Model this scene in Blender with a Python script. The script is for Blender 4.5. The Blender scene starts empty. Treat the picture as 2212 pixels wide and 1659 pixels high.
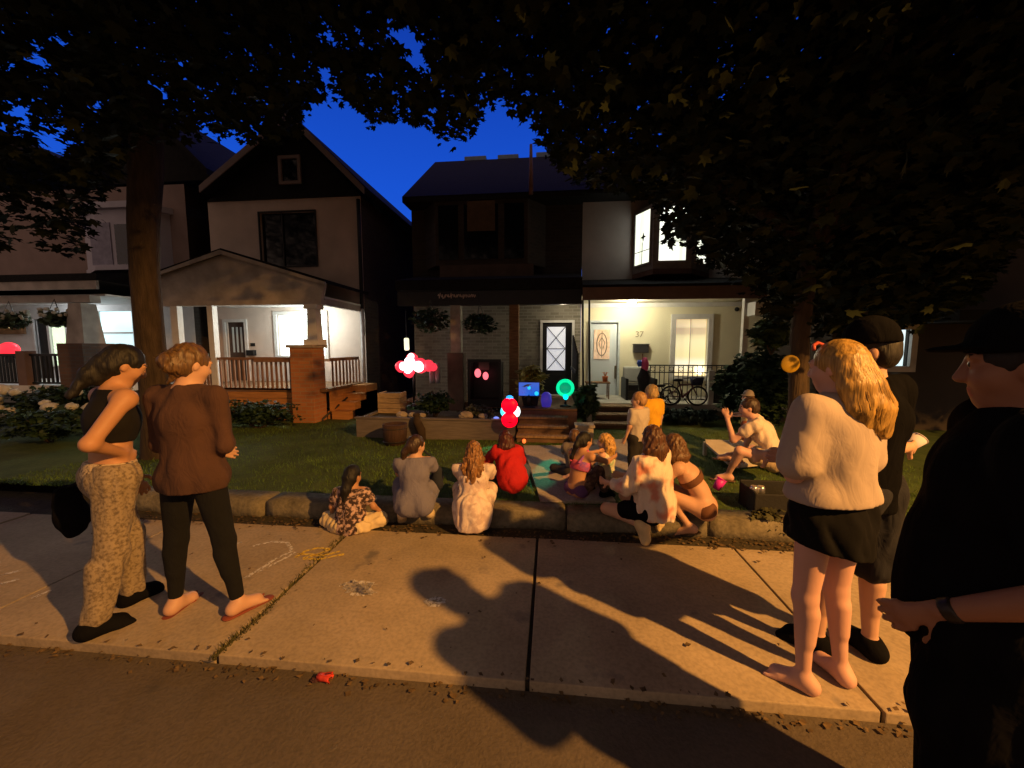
import bpy, bmesh, math, random
import numpy as np
from mathutils import Vector, Matrix
SC = bpy.context.scene
COL = SC.collection
R = math.radians
random.seed(7)
RNG = np.random.default_rng(11)

# ------------------------------------------------------------------ camera
F = 833.0                      # focal length in units of a 2212 px wide frame
CAM = np.array([0.0, 0.0, 1.62])
YAW, PITCH = R(5.76), R(5.45)
cam_d = bpy.data.cameras.new("camera")
cam = bpy.data.objects.new("camera", cam_d); COL.objects.link(cam)
cam_d.sensor_width = 36.0; cam_d.lens = F / 2212 * 36.0
cam_d.clip_start = 0.05; cam_d.clip_end = 600
cam.location = CAM
cam.rotation_euler = (math.pi / 2 - PITCH, 0, YAW)
SC.camera = cam
RM = np.array(cam.rotation_euler.to_matrix())

def ray(u, v):
    return RM @ np.array([(u - 1106) / F, -(v - 829.5) / F, -1.0])
def G(u, v, z=0.0):            # point of a horizontal level seen at (u, v)
    d = ray(u, v); t = (z - CAM[2]) / d[2]
    return CAM + d * t
def P(u, v, y):                # point of the vertical plane at distance y
    d = ray(u, v); t = y / d[1]
    return CAM + d * t
def X(u, y, v=750): return float(P(u, v, y)[0])
def Z(v, y, u=1106): return float(P(u, v, y)[2])
def proj(pts):
    q = (np.asarray(pts) - CAM) @ RM
    w = -q[:, 2]
    ws = np.where(np.abs(w) < 1e-6, 1e-6, w)
    return 1106 + F * q[:, 0] / ws, 829.5 - F * q[:, 1] / ws, w

# ------------------------------------------------------------------ materials
def srgb(r, g, b):
    f = lambda c: (c / 255 / 12.92) if c / 255 <= 0.04045 else ((c / 255 + 0.055) / 1.055) ** 2.4
    return (f(r), f(g), f(b))
MATS = {}
def mat(name, col, rough=0.8, var=0.18, scale=9.0, bump=0.0, spec=0.3, stretch=(1, 1, 1), bscale=None, metal=0.0, trans=0.0, sss=0.0, wrinkle=0.0):
    if name in MATS: return MATS[name]
    m = bpy.data.materials.new(name); m.use_nodes = True; MATS[name] = m
    nt = m.node_tree; N = nt.nodes; L = nt.links
    b = N["Principled BSDF"]
    b.inputs["Roughness"].default_value = rough
    b.inputs["Specular IOR Level"].default_value = spec
    b.inputs["Metallic"].default_value = metal
    if trans: b.inputs["Transmission Weight"].default_value = trans
    if sss:
        b.inputs["Subsurface Weight"].default_value = sss
        b.inputs["Subsurface Radius"].default_value = (0.012, 0.005, 0.003)
    tc = N.new("ShaderNodeTexCoord"); mp = N.new("ShaderNodeMapping")
    mp.inputs["Scale"].default_value = stretch
    L.new(tc.outputs["Object"], mp.inputs["Vector"])
    nz = N.new("ShaderNodeTexNoise"); nz.inputs["Scale"].default_value = scale; nz.inputs["Detail"].default_value = 6
    L.new(mp.outputs["Vector"], nz.inputs["Vector"])
    rp = N.new("ShaderNodeValToRGB")
    rp.color_ramp.elements[0].position = 0.3; rp.color_ramp.elements[1].position = 0.7
    rp.color_ramp.elements[0].color = (*[max(0, c * (1 - var)) for c in col], 1)
    rp.color_ramp.elements[1].color = (*[min(1, c * (1 + var)) for c in col], 1)
    L.new(nz.outputs["Fac"], rp.inputs["Fac"]); L.new(rp.outputs["Color"], b.inputs["Base Color"])
    if wrinkle:
        mw = N.new("ShaderNodeMapping"); mw.inputs["Scale"].default_value = (1, 1, .45); L.new(tc.outputs["Object"], mw.inputs["Vector"])
        n3 = N.new("ShaderNodeTexNoise"); n3.inputs["Scale"].default_value = 13; n3.inputs["Detail"].default_value = 3; n3.inputs["Distortion"].default_value = 1.6; L.new(mw.outputs["Vector"], n3.inputs["Vector"])
        b3 = N.new("ShaderNodeBump"); b3.inputs["Strength"].default_value = wrinkle; b3.inputs["Distance"].default_value = 0.03
        L.new(n3.outputs["Fac"], b3.inputs["Height"]); L.new(b3.outputs["Normal"], b.inputs["Normal"])
    elif bump:
        n2 = N.new("ShaderNodeTexNoise"); n2.inputs["Scale"].default_value = bscale or scale * 4; n2.inputs["Detail"].default_value = 5
        L.new(mp.outputs["Vector"], n2.inputs["Vector"])
        bp = N.new("ShaderNodeBump"); bp.inputs["Strength"].default_value = bump; bp.inputs["Distance"].default_value = 0.02
        L.new(n2.outputs["Fac"], bp.inputs["Height"]); L.new(bp.outputs["Normal"], b.inputs["Normal"])
    return m
def emit(name, col, strength, base=None, tex=None):
    if name in MATS: return MATS[name]
    m = bpy.data.materials.new(name); m.use_nodes = True; MATS[name] = m
    N = m.node_tree.nodes; L = m.node_tree.links; b = N["Principled BSDF"]
    b.inputs["Base Color"].default_value = (*(base or col), 1)
    b.inputs["Emission Color"].default_value = (*col, 1); b.inputs["Emission Strength"].default_value = strength
    b.inputs["Roughness"].default_value = 0.4
    if tex:
        tc = N.new("ShaderNodeTexCoord"); mp = N.new("ShaderNodeMapping"); mp.inputs["Scale"].default_value = tex[0]
        L.new(tc.outputs["Object"], mp.inputs["Vector"])
        nz = N.new("ShaderNodeTexNoise"); nz.inputs["Scale"].default_value = 1.0; nz.inputs["Detail"].default_value = 3
        L.new(mp.outputs["Vector"], nz.inputs["Vector"])
        rp = N.new("ShaderNodeValToRGB"); rp.color_ramp.elements[0].position = 0.35; rp.color_ramp.elements[1].position = 0.65
        rp.color_ramp.elements[0].color = (*tex[1], 1); rp.color_ramp.elements[1].color = (*tex[2], 1)
        L.new(nz.outputs["Fac"], rp.inputs["Fac"]); L.new(rp.outputs["Color"], b.inputs["Emission Color"])
    return m
def brick(name, c1, c2, mortar, scale=1.0, bw=0.22, bh=0.075, ms=0.008, plane="xz"):
    if name in MATS: return MATS[name]
    m = bpy.data.materials.new(name); m.use_nodes = True; MATS[name] = m
    N = m.node_tree.nodes; L = m.node_tree.links; b = N["Principled BSDF"]; b.inputs["Roughness"].default_value = 0.9
    tc = N.new("ShaderNodeTexCoord"); sp = N.new("ShaderNodeSeparateXYZ"); cb = N.new("ShaderNodeCombineXYZ"); ad = N.new("ShaderNodeMath")
    L.new(tc.outputs["Object"], sp.inputs[0]); L.new(sp.outputs["X"], ad.inputs[0]); L.new(sp.outputs["Y"], ad.inputs[1])
    L.new(ad.outputs[0], cb.inputs["X"]); L.new(sp.outputs["Z"], cb.inputs["Y"])
    bt = N.new("ShaderNodeTexBrick"); bt.inputs["Scale"].default_value = scale
    bt.inputs["Brick Width"].default_value = bw; bt.inputs["Row Height"].default_value = bh; bt.inputs["Mortar Size"].default_value = ms
    bt.inputs["Color1"].default_value = (*c1, 1); bt.inputs["Color2"].default_value = (*c2, 1); bt.inputs["Mortar"].default_value = (*mortar, 1)
    L.new(cb.outputs[0], bt.inputs["Vector"]); L.new(bt.outputs["Color"], b.inputs["Base Color"])
    bp = N.new("ShaderNodeBump"); bp.inputs["Strength"].default_value = 0.4; bp.inputs["Distance"].default_value = 0.01; bp.invert = True
    L.new(bt.outputs["Fac"], bp.inputs["Height"]); L.new(bp.outputs["Normal"], b.inputs["Normal"])
    return m
def voro(name, base, spots, scale=40, thr=0.35, rough=0.85, third=None):
    if name in MATS: return MATS[name]
    m = bpy.data.materials.new(name); m.use_nodes = True; MATS[name] = m
    N = m.node_tree.nodes; L = m.node_tree.links; b = N["Principled BSDF"]; b.inputs["Roughness"].default_value = rough
    tc = N.new("ShaderNodeTexCoord"); nz = N.new("ShaderNodeTexNoise"); nz.inputs["Scale"].default_value = scale; nz.inputs["Detail"].default_value = 2
    L.new(tc.outputs["Object"], nz.inputs["Vector"])
    rp = N.new("ShaderNodeValToRGB"); e = rp.color_ramp.elements
    e[0].position = 1 - thr - 0.13; e[0].color = (*base, 1); e[1].position = 1 - thr; e[1].color = (*spots, 1)
    if third:
        k = e.new(0.3); k.color = (*third, 1)
    L.new(nz.outputs["Fac"], rp.inputs["Fac"]); L.new(rp.outputs["Color"], b.inputs["Base Color"])
    mw = N.new("ShaderNodeMapping"); mw.inputs["Scale"].default_value = (1, 1, .45); L.new(tc.outputs["Object"], mw.inputs["Vector"])
    n3 = N.new("ShaderNodeTexNoise"); n3.inputs["Scale"].default_value = 13; n3.inputs["Detail"].default_value = 3; n3.inputs["Distortion"].default_value = 1.6; L.new(mw.outputs["Vector"], n3.inputs["Vector"])
    b3 = N.new("ShaderNodeBump"); b3.inputs["Strength"].default_value = .34; b3.inputs["Distance"].default_value = 0.03
    L.new(n3.outputs["Fac"], b3.inputs["Height"]); L.new(b3.outputs["Normal"], b.inputs["Normal"])
    return m

# ------------------------------------------------------------------ objects
def thing(name, label, cat, loc=(0, 0, 0), rz=0.0, group=None):
    o = bpy.data.objects.new(name, None); COL.objects.link(o)
    o.empty_display_size = 0.1
    o.location = loc; o.rotation_euler = (0, 0, rz)
    o["label"] = label; o["category"] = cat
    if group: o["group"] = group
    return o
def tag(o, label, cat, group=None):
    o["label"] = label; o["category"] = cat
    if group: o["group"] = group
    return o
def link(name, me, m, parent=None, keep=True):
    """link a mesh; with keep its vertices are world coordinates even under a parent"""
    o = bpy.data.objects.new(name, me); COL.objects.link(o)
    for k in (m if isinstance(m, (list, tuple)) else [m]): me.materials.append(k)
    if parent is not None:
        o.parent = parent
        if keep:
            root = parent
            while root.parent: root = root.parent
            if parent is root:
                o.matrix_parent_inverse = (Matrix.Translation(root.location) @ root.rotation_euler.to_matrix().to_4x4()).inverted()
    return o
class B:
    """a little bmesh collector"""
    def __init__(s): s.v = []; s.f = []
    def add(s, vs, fs):
        n = len(s.v); s.v += [tuple(map(float, p)) for p in vs]; s.f += [tuple(i + n for i in f) for f in fs]; return s
    def box(s, x0, x1, y0, y1, z0, z1):
        x0, x1 = min(x0, x1), max(x0, x1); y0, y1 = min(y0, y1), max(y0, y1); z0, z1 = min(z0, z1), max(z0, z1)
        return s.add([(x0, y0, z0), (x1, y0, z0), (x1, y1, z0), (x0, y1, z0), (x0, y0, z1), (x1, y0, z1), (x1, y1, z1), (x0, y1, z1)],
                     [(0, 3, 2, 1), (4, 5, 6, 7), (0, 1, 5, 4), (1, 2, 6, 5), (2, 3, 7, 6), (3, 0, 4, 7)])
    def hexa(s, v8):
        return s.add(v8, [(0, 3, 2, 1), (4, 5, 6, 7), (0, 1, 5, 4), (1, 2, 6, 5), (2, 3, 7, 6), (3, 0, 4, 7)])
    def prism(s, poly, y0, y1):      # polygon in (x, z), extruded along y
        n = len(poly)
        vs = [(x, y0, z) for x, z in poly] + [(x, y1, z) for x, z in poly]
        return s.add(vs, [tuple(range(n)), tuple(range(2 * n - 1, n - 1, -1))] + [(i, (i + 1) % n + 0, (i + 1) % n + n, i + n)[::-1] for i in range(n)])
    def slab(s, poly, z0, z1):       # polygon in (x, y), extruded along z
        n = len(poly)
        vs = [(x, y, z0) for x, y in poly] + [(x, y, z1) for x, y in poly]
        return s.add(vs, [tuple(range(n - 1, -1, -1)), tuple(range(n, 2 * n))] + [(i, (i + 1) % n, (i + 1) % n + n, i + n) for i in range(n)])
    def tube(s, pts, rad, n=8, cap=True):
        pts = [np.array(p, float) for p in pts]
        rs = rad if isinstance(rad, (list, tuple, np.ndarray)) else [rad] * len(pts)
        vs, fs = [], []; prev = None
        for i, p in enumerate(pts):
            d = pts[min(i + 1, len(pts) - 1)] - pts[max(i - 1, 0)]; d = d / (np.linalg.norm(d) + 1e-9)
            a = prev if prev is not None else (np.array([1., 0, 0]) if abs(d[0]) < 0.9 else np.array([0, 1., 0]))
            a = a - d * (a @ d); a /= np.linalg.norm(a) + 1e-9; prev = a; c = np.cross(d, a)
            for k in range(n):
                t = 2 * math.pi * k / n
                vs.append(p + rs[i] * (math.cos(t) * a + math.sin(t) * c))
        for i in range(len(pts) - 1):
            for k in range(n):
                fs.append((i * n + k, i * n + (k + 1) % n, (i + 1) * n + (k + 1) % n, (i + 1) * n + k))
        if cap: fs += [tuple(range(n - 1, -1, -1)), tuple(range((len(pts) - 1) * n, len(pts) * n))]
        return s.add(vs, fs)
    def lathe(s, c, prof, n=20, axis="z"):   # prof: (radius, height) rows
        vs, fs = [], []
        for r, h in prof:
            for k in range(n):
                t = 2 * math.pi * k / n; a, b = r * math.cos(t), r * math.sin(t)
                vs.append({"z": (c[0] + a, c[1] + b, c[2] + h), "y": (c[0] + a, c[1] - h, c[2] + b), "x": (c[0] + h, c[1] + a, c[2] + b)}[axis])
        for i in range(len(prof) - 1):
            for k in range(n): fs.append((i * n + k, i * n + (k + 1) % n, (i + 1) * n + (k + 1) % n, (i + 1) * n + k))
        fs += [tuple(range(n - 1, -1, -1)), tuple(range((len(prof) - 1) * n, len(prof) * n))]
        return s.add(vs, fs)
    def torus(s, c, r, t, axis="y", n=32, m=8):
        vs, fs = [], []
        for i in range(n):
            a = 2 * math.pi * i / n
            for j in range(m):
                b = 2 * math.pi * j / m; q = r + t * math.cos(b); h = t * math.sin(b)
                e, g = q * math.cos(a), q * math.sin(a)
                vs.append({"y": (c[0] + e, c[1] + h, c[2] + g), "z": (c[0] + e, c[1] + g, c[2] + h), "x": (c[0] + h, c[1] + e, c[2] + g)}[axis])
        for i in range(n):
            for j in range(m): fs.append((i * m + j, ((i + 1) % n) * m + j, ((i + 1) % n) * m + (j + 1) % m, i * m + (j + 1) % m))
        return s.add(vs, fs)
    def ball(s, c, r, nu=14, nv=9, sq=(1, 1, 1), jit=0.0):
        vs, fs = [], []
        for i in range(nv + 1):
            th = math.pi * i / nv
            for k in range(nu):
                ph = 2 * math.pi * k / nu; q = 1 + jit * (random.random() - 0.5)
                vs.append((c[0] + r * sq[0] * q * math.sin(th) * math.cos(ph), c[1] + r * sq[1] * q * math.sin(th) * math.sin(ph), c[2] + r * sq[2] * q * math.cos(th)))
        for i in range(nv):
            for k in range(nu): fs.append((i * nu + k, (i + 1) * nu + k, (i + 1) * nu + (k + 1) % nu, i * nu + (k + 1) % nu))
        return s.add(vs, fs)
    def mesh(s, name, smooth=False, bevel=0.0):
        me = bpy.data.meshes.new(name); me.from_pydata(s.v, [], s.f)
        bm = bmesh.new(); bm.from_mesh(me)
        bmesh.ops.remove_doubles(bm, verts=bm.verts, dist=1e-5)
        if bevel: bmesh.ops.bevel(bm, geom=[e for e in bm.edges if len(e.link_faces) == 2 and e.calc_face_angle(0) > 0.5], offset=bevel, segments=2, affect="EDGES", profile=0.6)
        bmesh.ops.recalc_face_normals(bm, faces=bm.faces)
        bm.to_mesh(me); bm.free()
        if smooth:
            for p in me.polygons: p.use_smooth = True
        return me
    def obj(s, name, m, parent=None, smooth=False, bevel=0.0, keep=True):
        return link(name, s.mesh(name, smooth, bevel), m, parent, keep)
def struct(o, kind="structure"): o["kind"] = kind; return o
def np_mesh(name, V, Fq, smooth=True):
    """mesh straight from arrays: V (n,3), Fq (m,k)"""
    me = bpy.data.meshes.new(name); V = np.asarray(V, np.float32); Fq = np.asarray(Fq, np.int32); k = Fq.shape[1]
    me.vertices.add(len(V)); me.vertices.foreach_set("co", V.ravel())
    me.loops.add(Fq.size); me.loops.foreach_set("vertex_index", Fq.ravel())
    me.polygons.add(len(Fq)); me.polygons.foreach_set("loop_start", np.arange(0, Fq.size, k, dtype=np.int32))
    me.polygons.foreach_set("use_smooth", np.full(len(Fq), smooth, dtype=bool))
    me.update(calc_edges=True); me.validate()
    return me
# ------------------------------------------------------------------ bodies: signed distance fields turned into one skin
def smin(a, b, k):
    if k <= 0: return np.minimum(a, b)
    h = np.maximum(k - np.abs(a - b), 0) / k
    return np.minimum(a, b) - h * h * k * 0.25
class Field:
    def __init__(s, lo, hi, h):
        s.o = np.array(lo, np.float32); s.h = h
        s.n = np.maximum(np.ceil((np.array(hi) - s.o) / h).astype(int) + 1, 4)
        s.A = np.full(s.n, 0.5, np.float32)
        s.ax = [s.o[i] + h * np.arange(s.n[i], dtype=np.float32) for i in range(3)]
    def win(s, lo, hi):
        a = np.clip(np.floor((np.asarray(lo) - s.o) / s.h).astype(int), 0, s.n); b = np.clip(np.ceil((np.asarray(hi) - s.o) / s.h).astype(int) + 1, 0, s.n)
        if (b <= a).any(): return None, None
        sl = tuple(slice(a[i], b[i]) for i in range(3))
        return sl, np.meshgrid(*[s.ax[i][sl[i]] for i in range(3)], indexing="ij", sparse=True)
    def cap(s, a, b, ra, rb, flat=None, k=0.03, sub=False):
        a = np.asarray(a, float); b = np.asarray(b, float); m = max(ra, rb) + k + 0.03
        sl, g = s.win(np.minimum(a, b) - m, np.maximum(a, b) + m)
        if sl is None: return
        q = [g[i] - a[i] for i in range(3)]; d = b - a
        if flat is not None:
            n, sc = flat; n = np.asarray(n, float); n = n / np.linalg.norm(n)
            dn = (q[0] * n[0] + q[1] * n[1] + q[2] * n[2]) * (1 / sc - 1)
            q = [q[i] + n[i] * dn for i in range(3)]; d = d + n * (d @ n) * (1 / sc - 1)
        dd = float(d @ d) + 1e-9
        t = np.clip((q[0] * d[0] + q[1] * d[1] + q[2] * d[2]) / dd, 0, 1)
        D = np.sqrt((q[0] - t * d[0]) ** 2 + (q[1] - t * d[1]) ** 2 + (q[2] - t * d[2]) ** 2) - (ra + (rb - ra) * t)
        D = D.astype(np.float32)
        s.A[sl] = -smin(-s.A[sl], D, k) if sub else smin(s.A[sl], D, k)
    def ell(s, c, rad, Rm=None, k=0.03, sub=False):
        c = np.asarray(c, float); rad = np.asarray(rad, float); m = rad.max() + k + 0.03
        sl, g = s.win(c - m, c + m)
        if sl is None: return
        q = [g[i] - c[i] for i in range(3)]
        if Rm is not None: q = [q[0] * Rm[0][j] + q[1] * Rm[1][j] + q[2] * Rm[2][j] for j in range(3)]
        e = np.sqrt(sum((q[j] / rad[j]) ** 2 for j in range(3)))
        e2 = np.sqrt(sum((q[j] / rad[j] ** 2) ** 2 for j in range(3))) + 1e-6
        D = (e * (e - 1) / e2).astype(np.float32)
        s.A[sl] = -smin(-s.A[sl], D, k) if sub else smin(s.A[sl], D, k)
    def cut(s, p, n):
        g = np.meshgrid(*s.ax, indexing="ij", sparse=True); n = np.asarray(n, float); n /= np.linalg.norm(n)
        s.A = np.maximum(s.A, ((g[0] - p[0]) * n[0] + (g[1] - p[1]) * n[1] + (g[2] - p[2]) * n[2]).astype(np.float32))
    def ripple(s, amp, wl=0.09, seed=1, stretch=(1, 1, 1), n=7, crease=False):
        r = np.random.default_rng(seed); g = np.meshgrid(*s.ax, indexing="ij", sparse=True); T = 0
        for i in range(n):
            kv = r.normal(size=3) * np.array(stretch); kv = kv / (np.linalg.norm(kv) + 1e-9) * (2 * math.pi / wl) * r.uniform(0.5, 1.5)
            ph = g[0] * kv[0] + g[1] * kv[1] + g[2] * kv[2] + r.uniform(0, 6.28)
            ph = ph + .9 * np.sin(ph.mean() * 0 + (g[0] * kv[1] - g[1] * kv[0] + g[2] * kv[0]) * .5 + i)
            T = T + ((1 - np.abs(np.sin(ph * .5))) * 1.9 - .7 if crease else np.sin(ph))
        s.A = s.A + (T * (amp / math.sqrt(n))).astype(np.float32)
    def nets(s):
        A = s.A.copy()
        A[0], A[-1] = .5, .5; A[:, 0], A[:, -1] = .5, .5; A[:, :, 0], A[:, :, -1] = .5, .5
        S = A < 0; nx, ny, nz = A.shape
        cnt = np.zeros((nx - 1, ny - 1, nz - 1), np.int8)
        for i in (0, 1):
            for j in (0, 1):
                for k in (0, 1): cnt += S[i:nx - 1 + i, j:ny - 1 + j, k:nz - 1 + k]
        I = np.argwhere((cnt > 0) & (cnt < 8))
        if len(I) == 0: return np.zeros((0, 3)), np.zeros((0, 4), int)
        idx = np.full(cnt.shape, -1, np.int32); idx[I[:, 0], I[:, 1], I[:, 2]] = np.arange(len(I))
        pos = np.zeros((len(I), 3)); num = np.zeros(len(I))
        for ax in range(3):
            o1, o2 = [a for a in range(3) if a != ax]
            for p in (0, 1):
                for q in (0, 1):
                    off = np.zeros(3, int); off[o1] = p; off[o2] = q; e = off.copy(); e[ax] = 1
                    va = A[tuple((I + off).T)]; vb = A[tuple((I + e).T)]; hit = (va < 0) != (vb < 0)
                    t = np.where(hit, va / np.where(va - vb == 0, 1, va - vb), 0)
                    pt = off + 0.0 * I; pt[:, ax] = t
                    pos += np.where(hit[:, None], pt, 0); num += hit
        V = s.o + s.h * (I + pos / np.maximum(num, 1)[:, None])
        Fs = []
        for ax in range(3):
            o1, o2 = (ax + 1) % 3, (ax + 2) % 3
            sa = [slice(None)] * 3; sb = [slice(None)] * 3; sa[ax] = slice(0, -1); sb[ax] = slice(1, None)
            E = np.argwhere(S[tuple(sa)] != S[tuple(sb)]); E = E[(E[:, o1] > 0) & (E[:, o2] > 0)]
            d1 = np.zeros(3, int); d1[o1] = 1; d2 = np.zeros(3, int); d2[o2] = 1
            q = np.stack([idx[tuple((E - d1 - d2).T)], idx[tuple((E - d2).T)], idx[tuple(E.T)], idx[tuple((E - d1).T)]], 1)
            ins = S[tuple(E.T)]; q[~ins] = q[~ins][:, ::-1]; Fs.append(q)
        Q = np.concatenate(Fs); Q = Q[(Q >= 0).all(1)]
        return V, Q
def relax(V, Q, it=2):
    for _ in range(it):
        acc = np.zeros_like(V); c = np.zeros(len(V))
        for a, b in ((0, 1), (1, 2), (2, 3), (3, 0)):
            np.add.at(acc, Q[:, a], V[Q[:, b]]); np.add.at(c, Q[:, a], 1); np.add.at(acc, Q[:, b], V[Q[:, a]]); np.add.at(c, Q[:, b], 1)
        V = V * 0.5 + 0.5 * acc / np.maximum(c, 1)[:, None]
    return V
def nrm(v):
    v = np.asarray(v, float); return v / (np.linalg.norm(v) + 1e-9)
def rotz(v, a):
    c, s = math.cos(a), math.sin(a); return np.array([v[0] * c - v[1] * s, v[0] * s + v[1] * c, v[2]])

class Person:
    """x right, y forward, z up; the whole figure rests with its lowest point on z = 0"""
    def __init__(s, H=1.65, male=False, kid=0.0, build=1.0, lean=(0, 0, 1), lean2=None, twist=0, head=(0, 0, 0), legs=None, arms=None, feet=None, hands=True, face=True, hipw=1.0, flatfoot=True):
        k = s.k = H / 1.65; s.H = H; s.face = face; s.hands = hands
        up1 = nrm(lean); up2 = nrm(lean2 if lean2 is not None else lean)
        hk = 1 + 0.28 * kid; lk = 1 - 0.10 * kid
        J = s.J = {}
        rx = np.array([1., 0, 0]); J["pel"] = np.zeros(3)
        J["waist"] = up1 * 0.10 * H; J["chest"] = J["waist"] + up2 * 0.10 * H; J["sho"] = J["chest"] + up2 * 0.083 * H
        rs = rotz(rx, R(twist)); s.rs = rs; s.up2 = up2; s.up1 = up1
        fw = nrm(np.cross(up2, rs)); s.fw = fw; s.fw1 = nrm(np.cross(up1, rx))
        sw = (0.118 if male else 0.104) * H * (1 - 0.06 * kid)
        J["neck"] = J["sho"] + up2 * 0.025 * H
        hy, hp, hr = [R(a) for a in head]             # yaw (left +), pitch (down +), roll
        hf = rotz(nrm(np.array([fw[0], fw[1], 0])), hy); hf = nrm(hf * math.cos(hp) - np.array([0, 0, 1]) * math.sin(hp))
        hr_ = nrm(np.cross(hf, np.array([0, 0, 1]))); hu = nrm(np.cross(hr_, hf)); hu, hr_ = nrm(hu * math.cos(hr) + hr_ * math.sin(hr)), nrm(hr_ * math.cos(hr) - hu * math.sin(hr))
        s.hf, s.hr, s.hu = hf, hr_, hu
        s.hs = k * hk * (1.0 if not kid else 0.98)
        nd = nrm(up2 * 0.75 + hu * 0.35 + hf * 0.12)
        J["head"] = J["neck"] + nd * 0.052 * H + hu * 0.062 * s.hs * 1.0
        legs = legs or {"l": ((-.04, 0, -1), (0, 0, -1)), "r": ((.04, 0, -1), (0, 0, -1))}
        arms = arms or {"l": ((-.12, 0, -1), (0, .1, -1)), "r": ((.12, 0, -1), (0, .1, -1))}
        feet = feet or {"l": (-.2, 1, 0), "r": (.2, 1, 0)}
        s.fd = {}
        for sd, sg in (("l", -1), ("r", 1)):
            J["hip" + sd] = rx * sg * 0.052 * H * hipw - up1 * 0.012 * H
            J["knee" + sd] = J["hip" + sd] + nrm(legs[sd][0]) * 0.243 * H * lk
            J["ank" + sd] = J["knee" + sd] + nrm(legs[sd][1]) * 0.232 * H * lk
            s.fd[sd] = nrm(feet[sd])
            J["sh" + sd] = J["sho"] + rs * sg * sw
            J["elb" + sd] = J["sh" + sd] + nrm(arms[sd][0]) * 0.178 * H * lk
            J["wri" + sd] = J["elb" + sd] + nrm(arms[sd][1]) * 0.150 * H * lk
        low = min([J["pel"][2] - 0.085 * k] + [J["knee" + q][2] - 0.05 * k for q in "lr"] + [J["ank" + q][2] - (0.04 * H if abs(s.fd[q][2]) < 0.5 else 0.02 * H + abs(s.fd[q][2]) * 0.10 * H * (s.fd[q][2] < 0)) for q in "lr"])
        for q in J: J[q] = J[q] - np.array([0, 0, low])
        w = build
        b = s.seg = {}
        b["pelvis"] = [(J["hipl"] + up1 * .015 * k, J["hipr"] + up1 * .015 * k, .088 * k * w, .088 * k * w, None, .05)]
        b["belly"] = [(J["pel"] + up1 * .02 * k, J["waist"], .118 * k * w, .103 * k * w, (s.fw1, .78), .05)]
        b["chest"] = [(J["waist"], J["chest"], .105 * k * w, (.128 if not male else .14) * k * w, (fw, .74), .05),
                      (J["chest"] - rs * .05 * k, J["chest"] + rs * .05 * k, .09 * k * w, .09 * k * w, None, .05)]
        b["shoulders"] = [(J["shl"] - up2 * .012 * k, J["shr"] - up2 * .012 * k, .052 * k * w, .052 * k * w, None, .05),
                          (J["neck"] - up2 * .01 * k, J["shl"] * .6 + J["neck"] * .4 - up2 * .015 * k, .05 * k, .042 * k, None, .04),
                          (J["neck"] - up2 * .01 * k, J["shr"] * .6 + J["neck"] * .4 - up2 * .015 * k, .05 * k, .042 * k, None, .04)]
        b["neck"] = [(J["neck"] - up2 * .02 * k, J["head"] - hu * .04 * s.hs - hf * .012 * s.hs, (.056 if male else .049) * k, (.054 if male else .046) * s.hs, None, .03)]
        for sd, sg in (("l", -1), ("r", 1)):
            h, kn, an = J["hip" + sd], J["knee" + sd], J["ank" + sd]
            b["thigh" + sd] = [(h, kn, .083 * k * w, .052 * k * w, None, .035)]
            td, shd = nrm(kn - h), nrm(an - kn)
            bend = np.cross(rx, shd); back = -s.fd[sd] + shd * (s.fd[sd] @ shd); back = nrm(back) if np.linalg.norm(back) > .2 else nrm(bend)
            b["shin" + sd] = [(kn, an, .049 * k * w, .030 * k * w, None, .03), (kn + (an - kn) * .18 + back * .018 * k, kn + (an - kn) * .52 + back * .012 * k, .044 * k * w, .030 * k * w, None, .03)]
            fd = s.fd[sd]; dn = nrm(np.array([0, 0, -1.]) - fd * (-fd[2])) if abs(fd[2]) < .95 else shd
            he = an + dn * .030 * k - fd * .030 * k; ba = an + dn * .042 * k + fd * .100 * k; to = an + dn * .048 * k + fd * .145 * k
            sidev = nrm(np.cross(fd, dn))
            b["foot" + sd] = [(an, he, .034 * k, .034 * k, None, .02), (an + dn * .01 * k, ba, .034 * k, .030 * k, None, .03), (he, ba, .032 * k, .026 * k, None, .03), (ba - sidev * .018 * k - fd * .01 * k, ba + sidev * .018 * k - fd * .012 * k, .022 * k, .020 * k, None, .012)] + [(ba + sidev * o * k + dn * .008 * k, to + sidev * o * 1.12 * k + dn * .010 * k - fd * cut * k, rr * k, rr * .85 * k, None, .005) for o, cut, rr in ((-.030 * sg, .0, .0125), (-.0125 * sg, .004, .0095), (.002 * sg, .010, .009), (.016 * sg, .017, .0085), (.029 * sg, .026, .008))]
            sh, el, wr = J["sh" + sd], J["elb" + sd], J["wri" + sd]
            b["uarm" + sd] = [(sh, el, .047 * k * w, .036 * k * w, None, .03)]
            b["farm" + sd] = [(el, wr, .038 * k * w, .024 * k, None, .025)]
            fdv = nrm(wr - el); pn = nrm(np.cross(fdv, np.array([0, 0, 1.]))) if abs(fdv[2]) < .9 else nrm(rs * sg)
            sp = nrm(np.cross(pn, fdv)); hk_ = k * (0.92 if kid else 1.0); pc = wr + fdv * .05 * hk_
            hd = [(wr, wr + fdv * .075 * hk_, .024 * hk_, .03 * hk_, (pn, .55), .015)]
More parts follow.
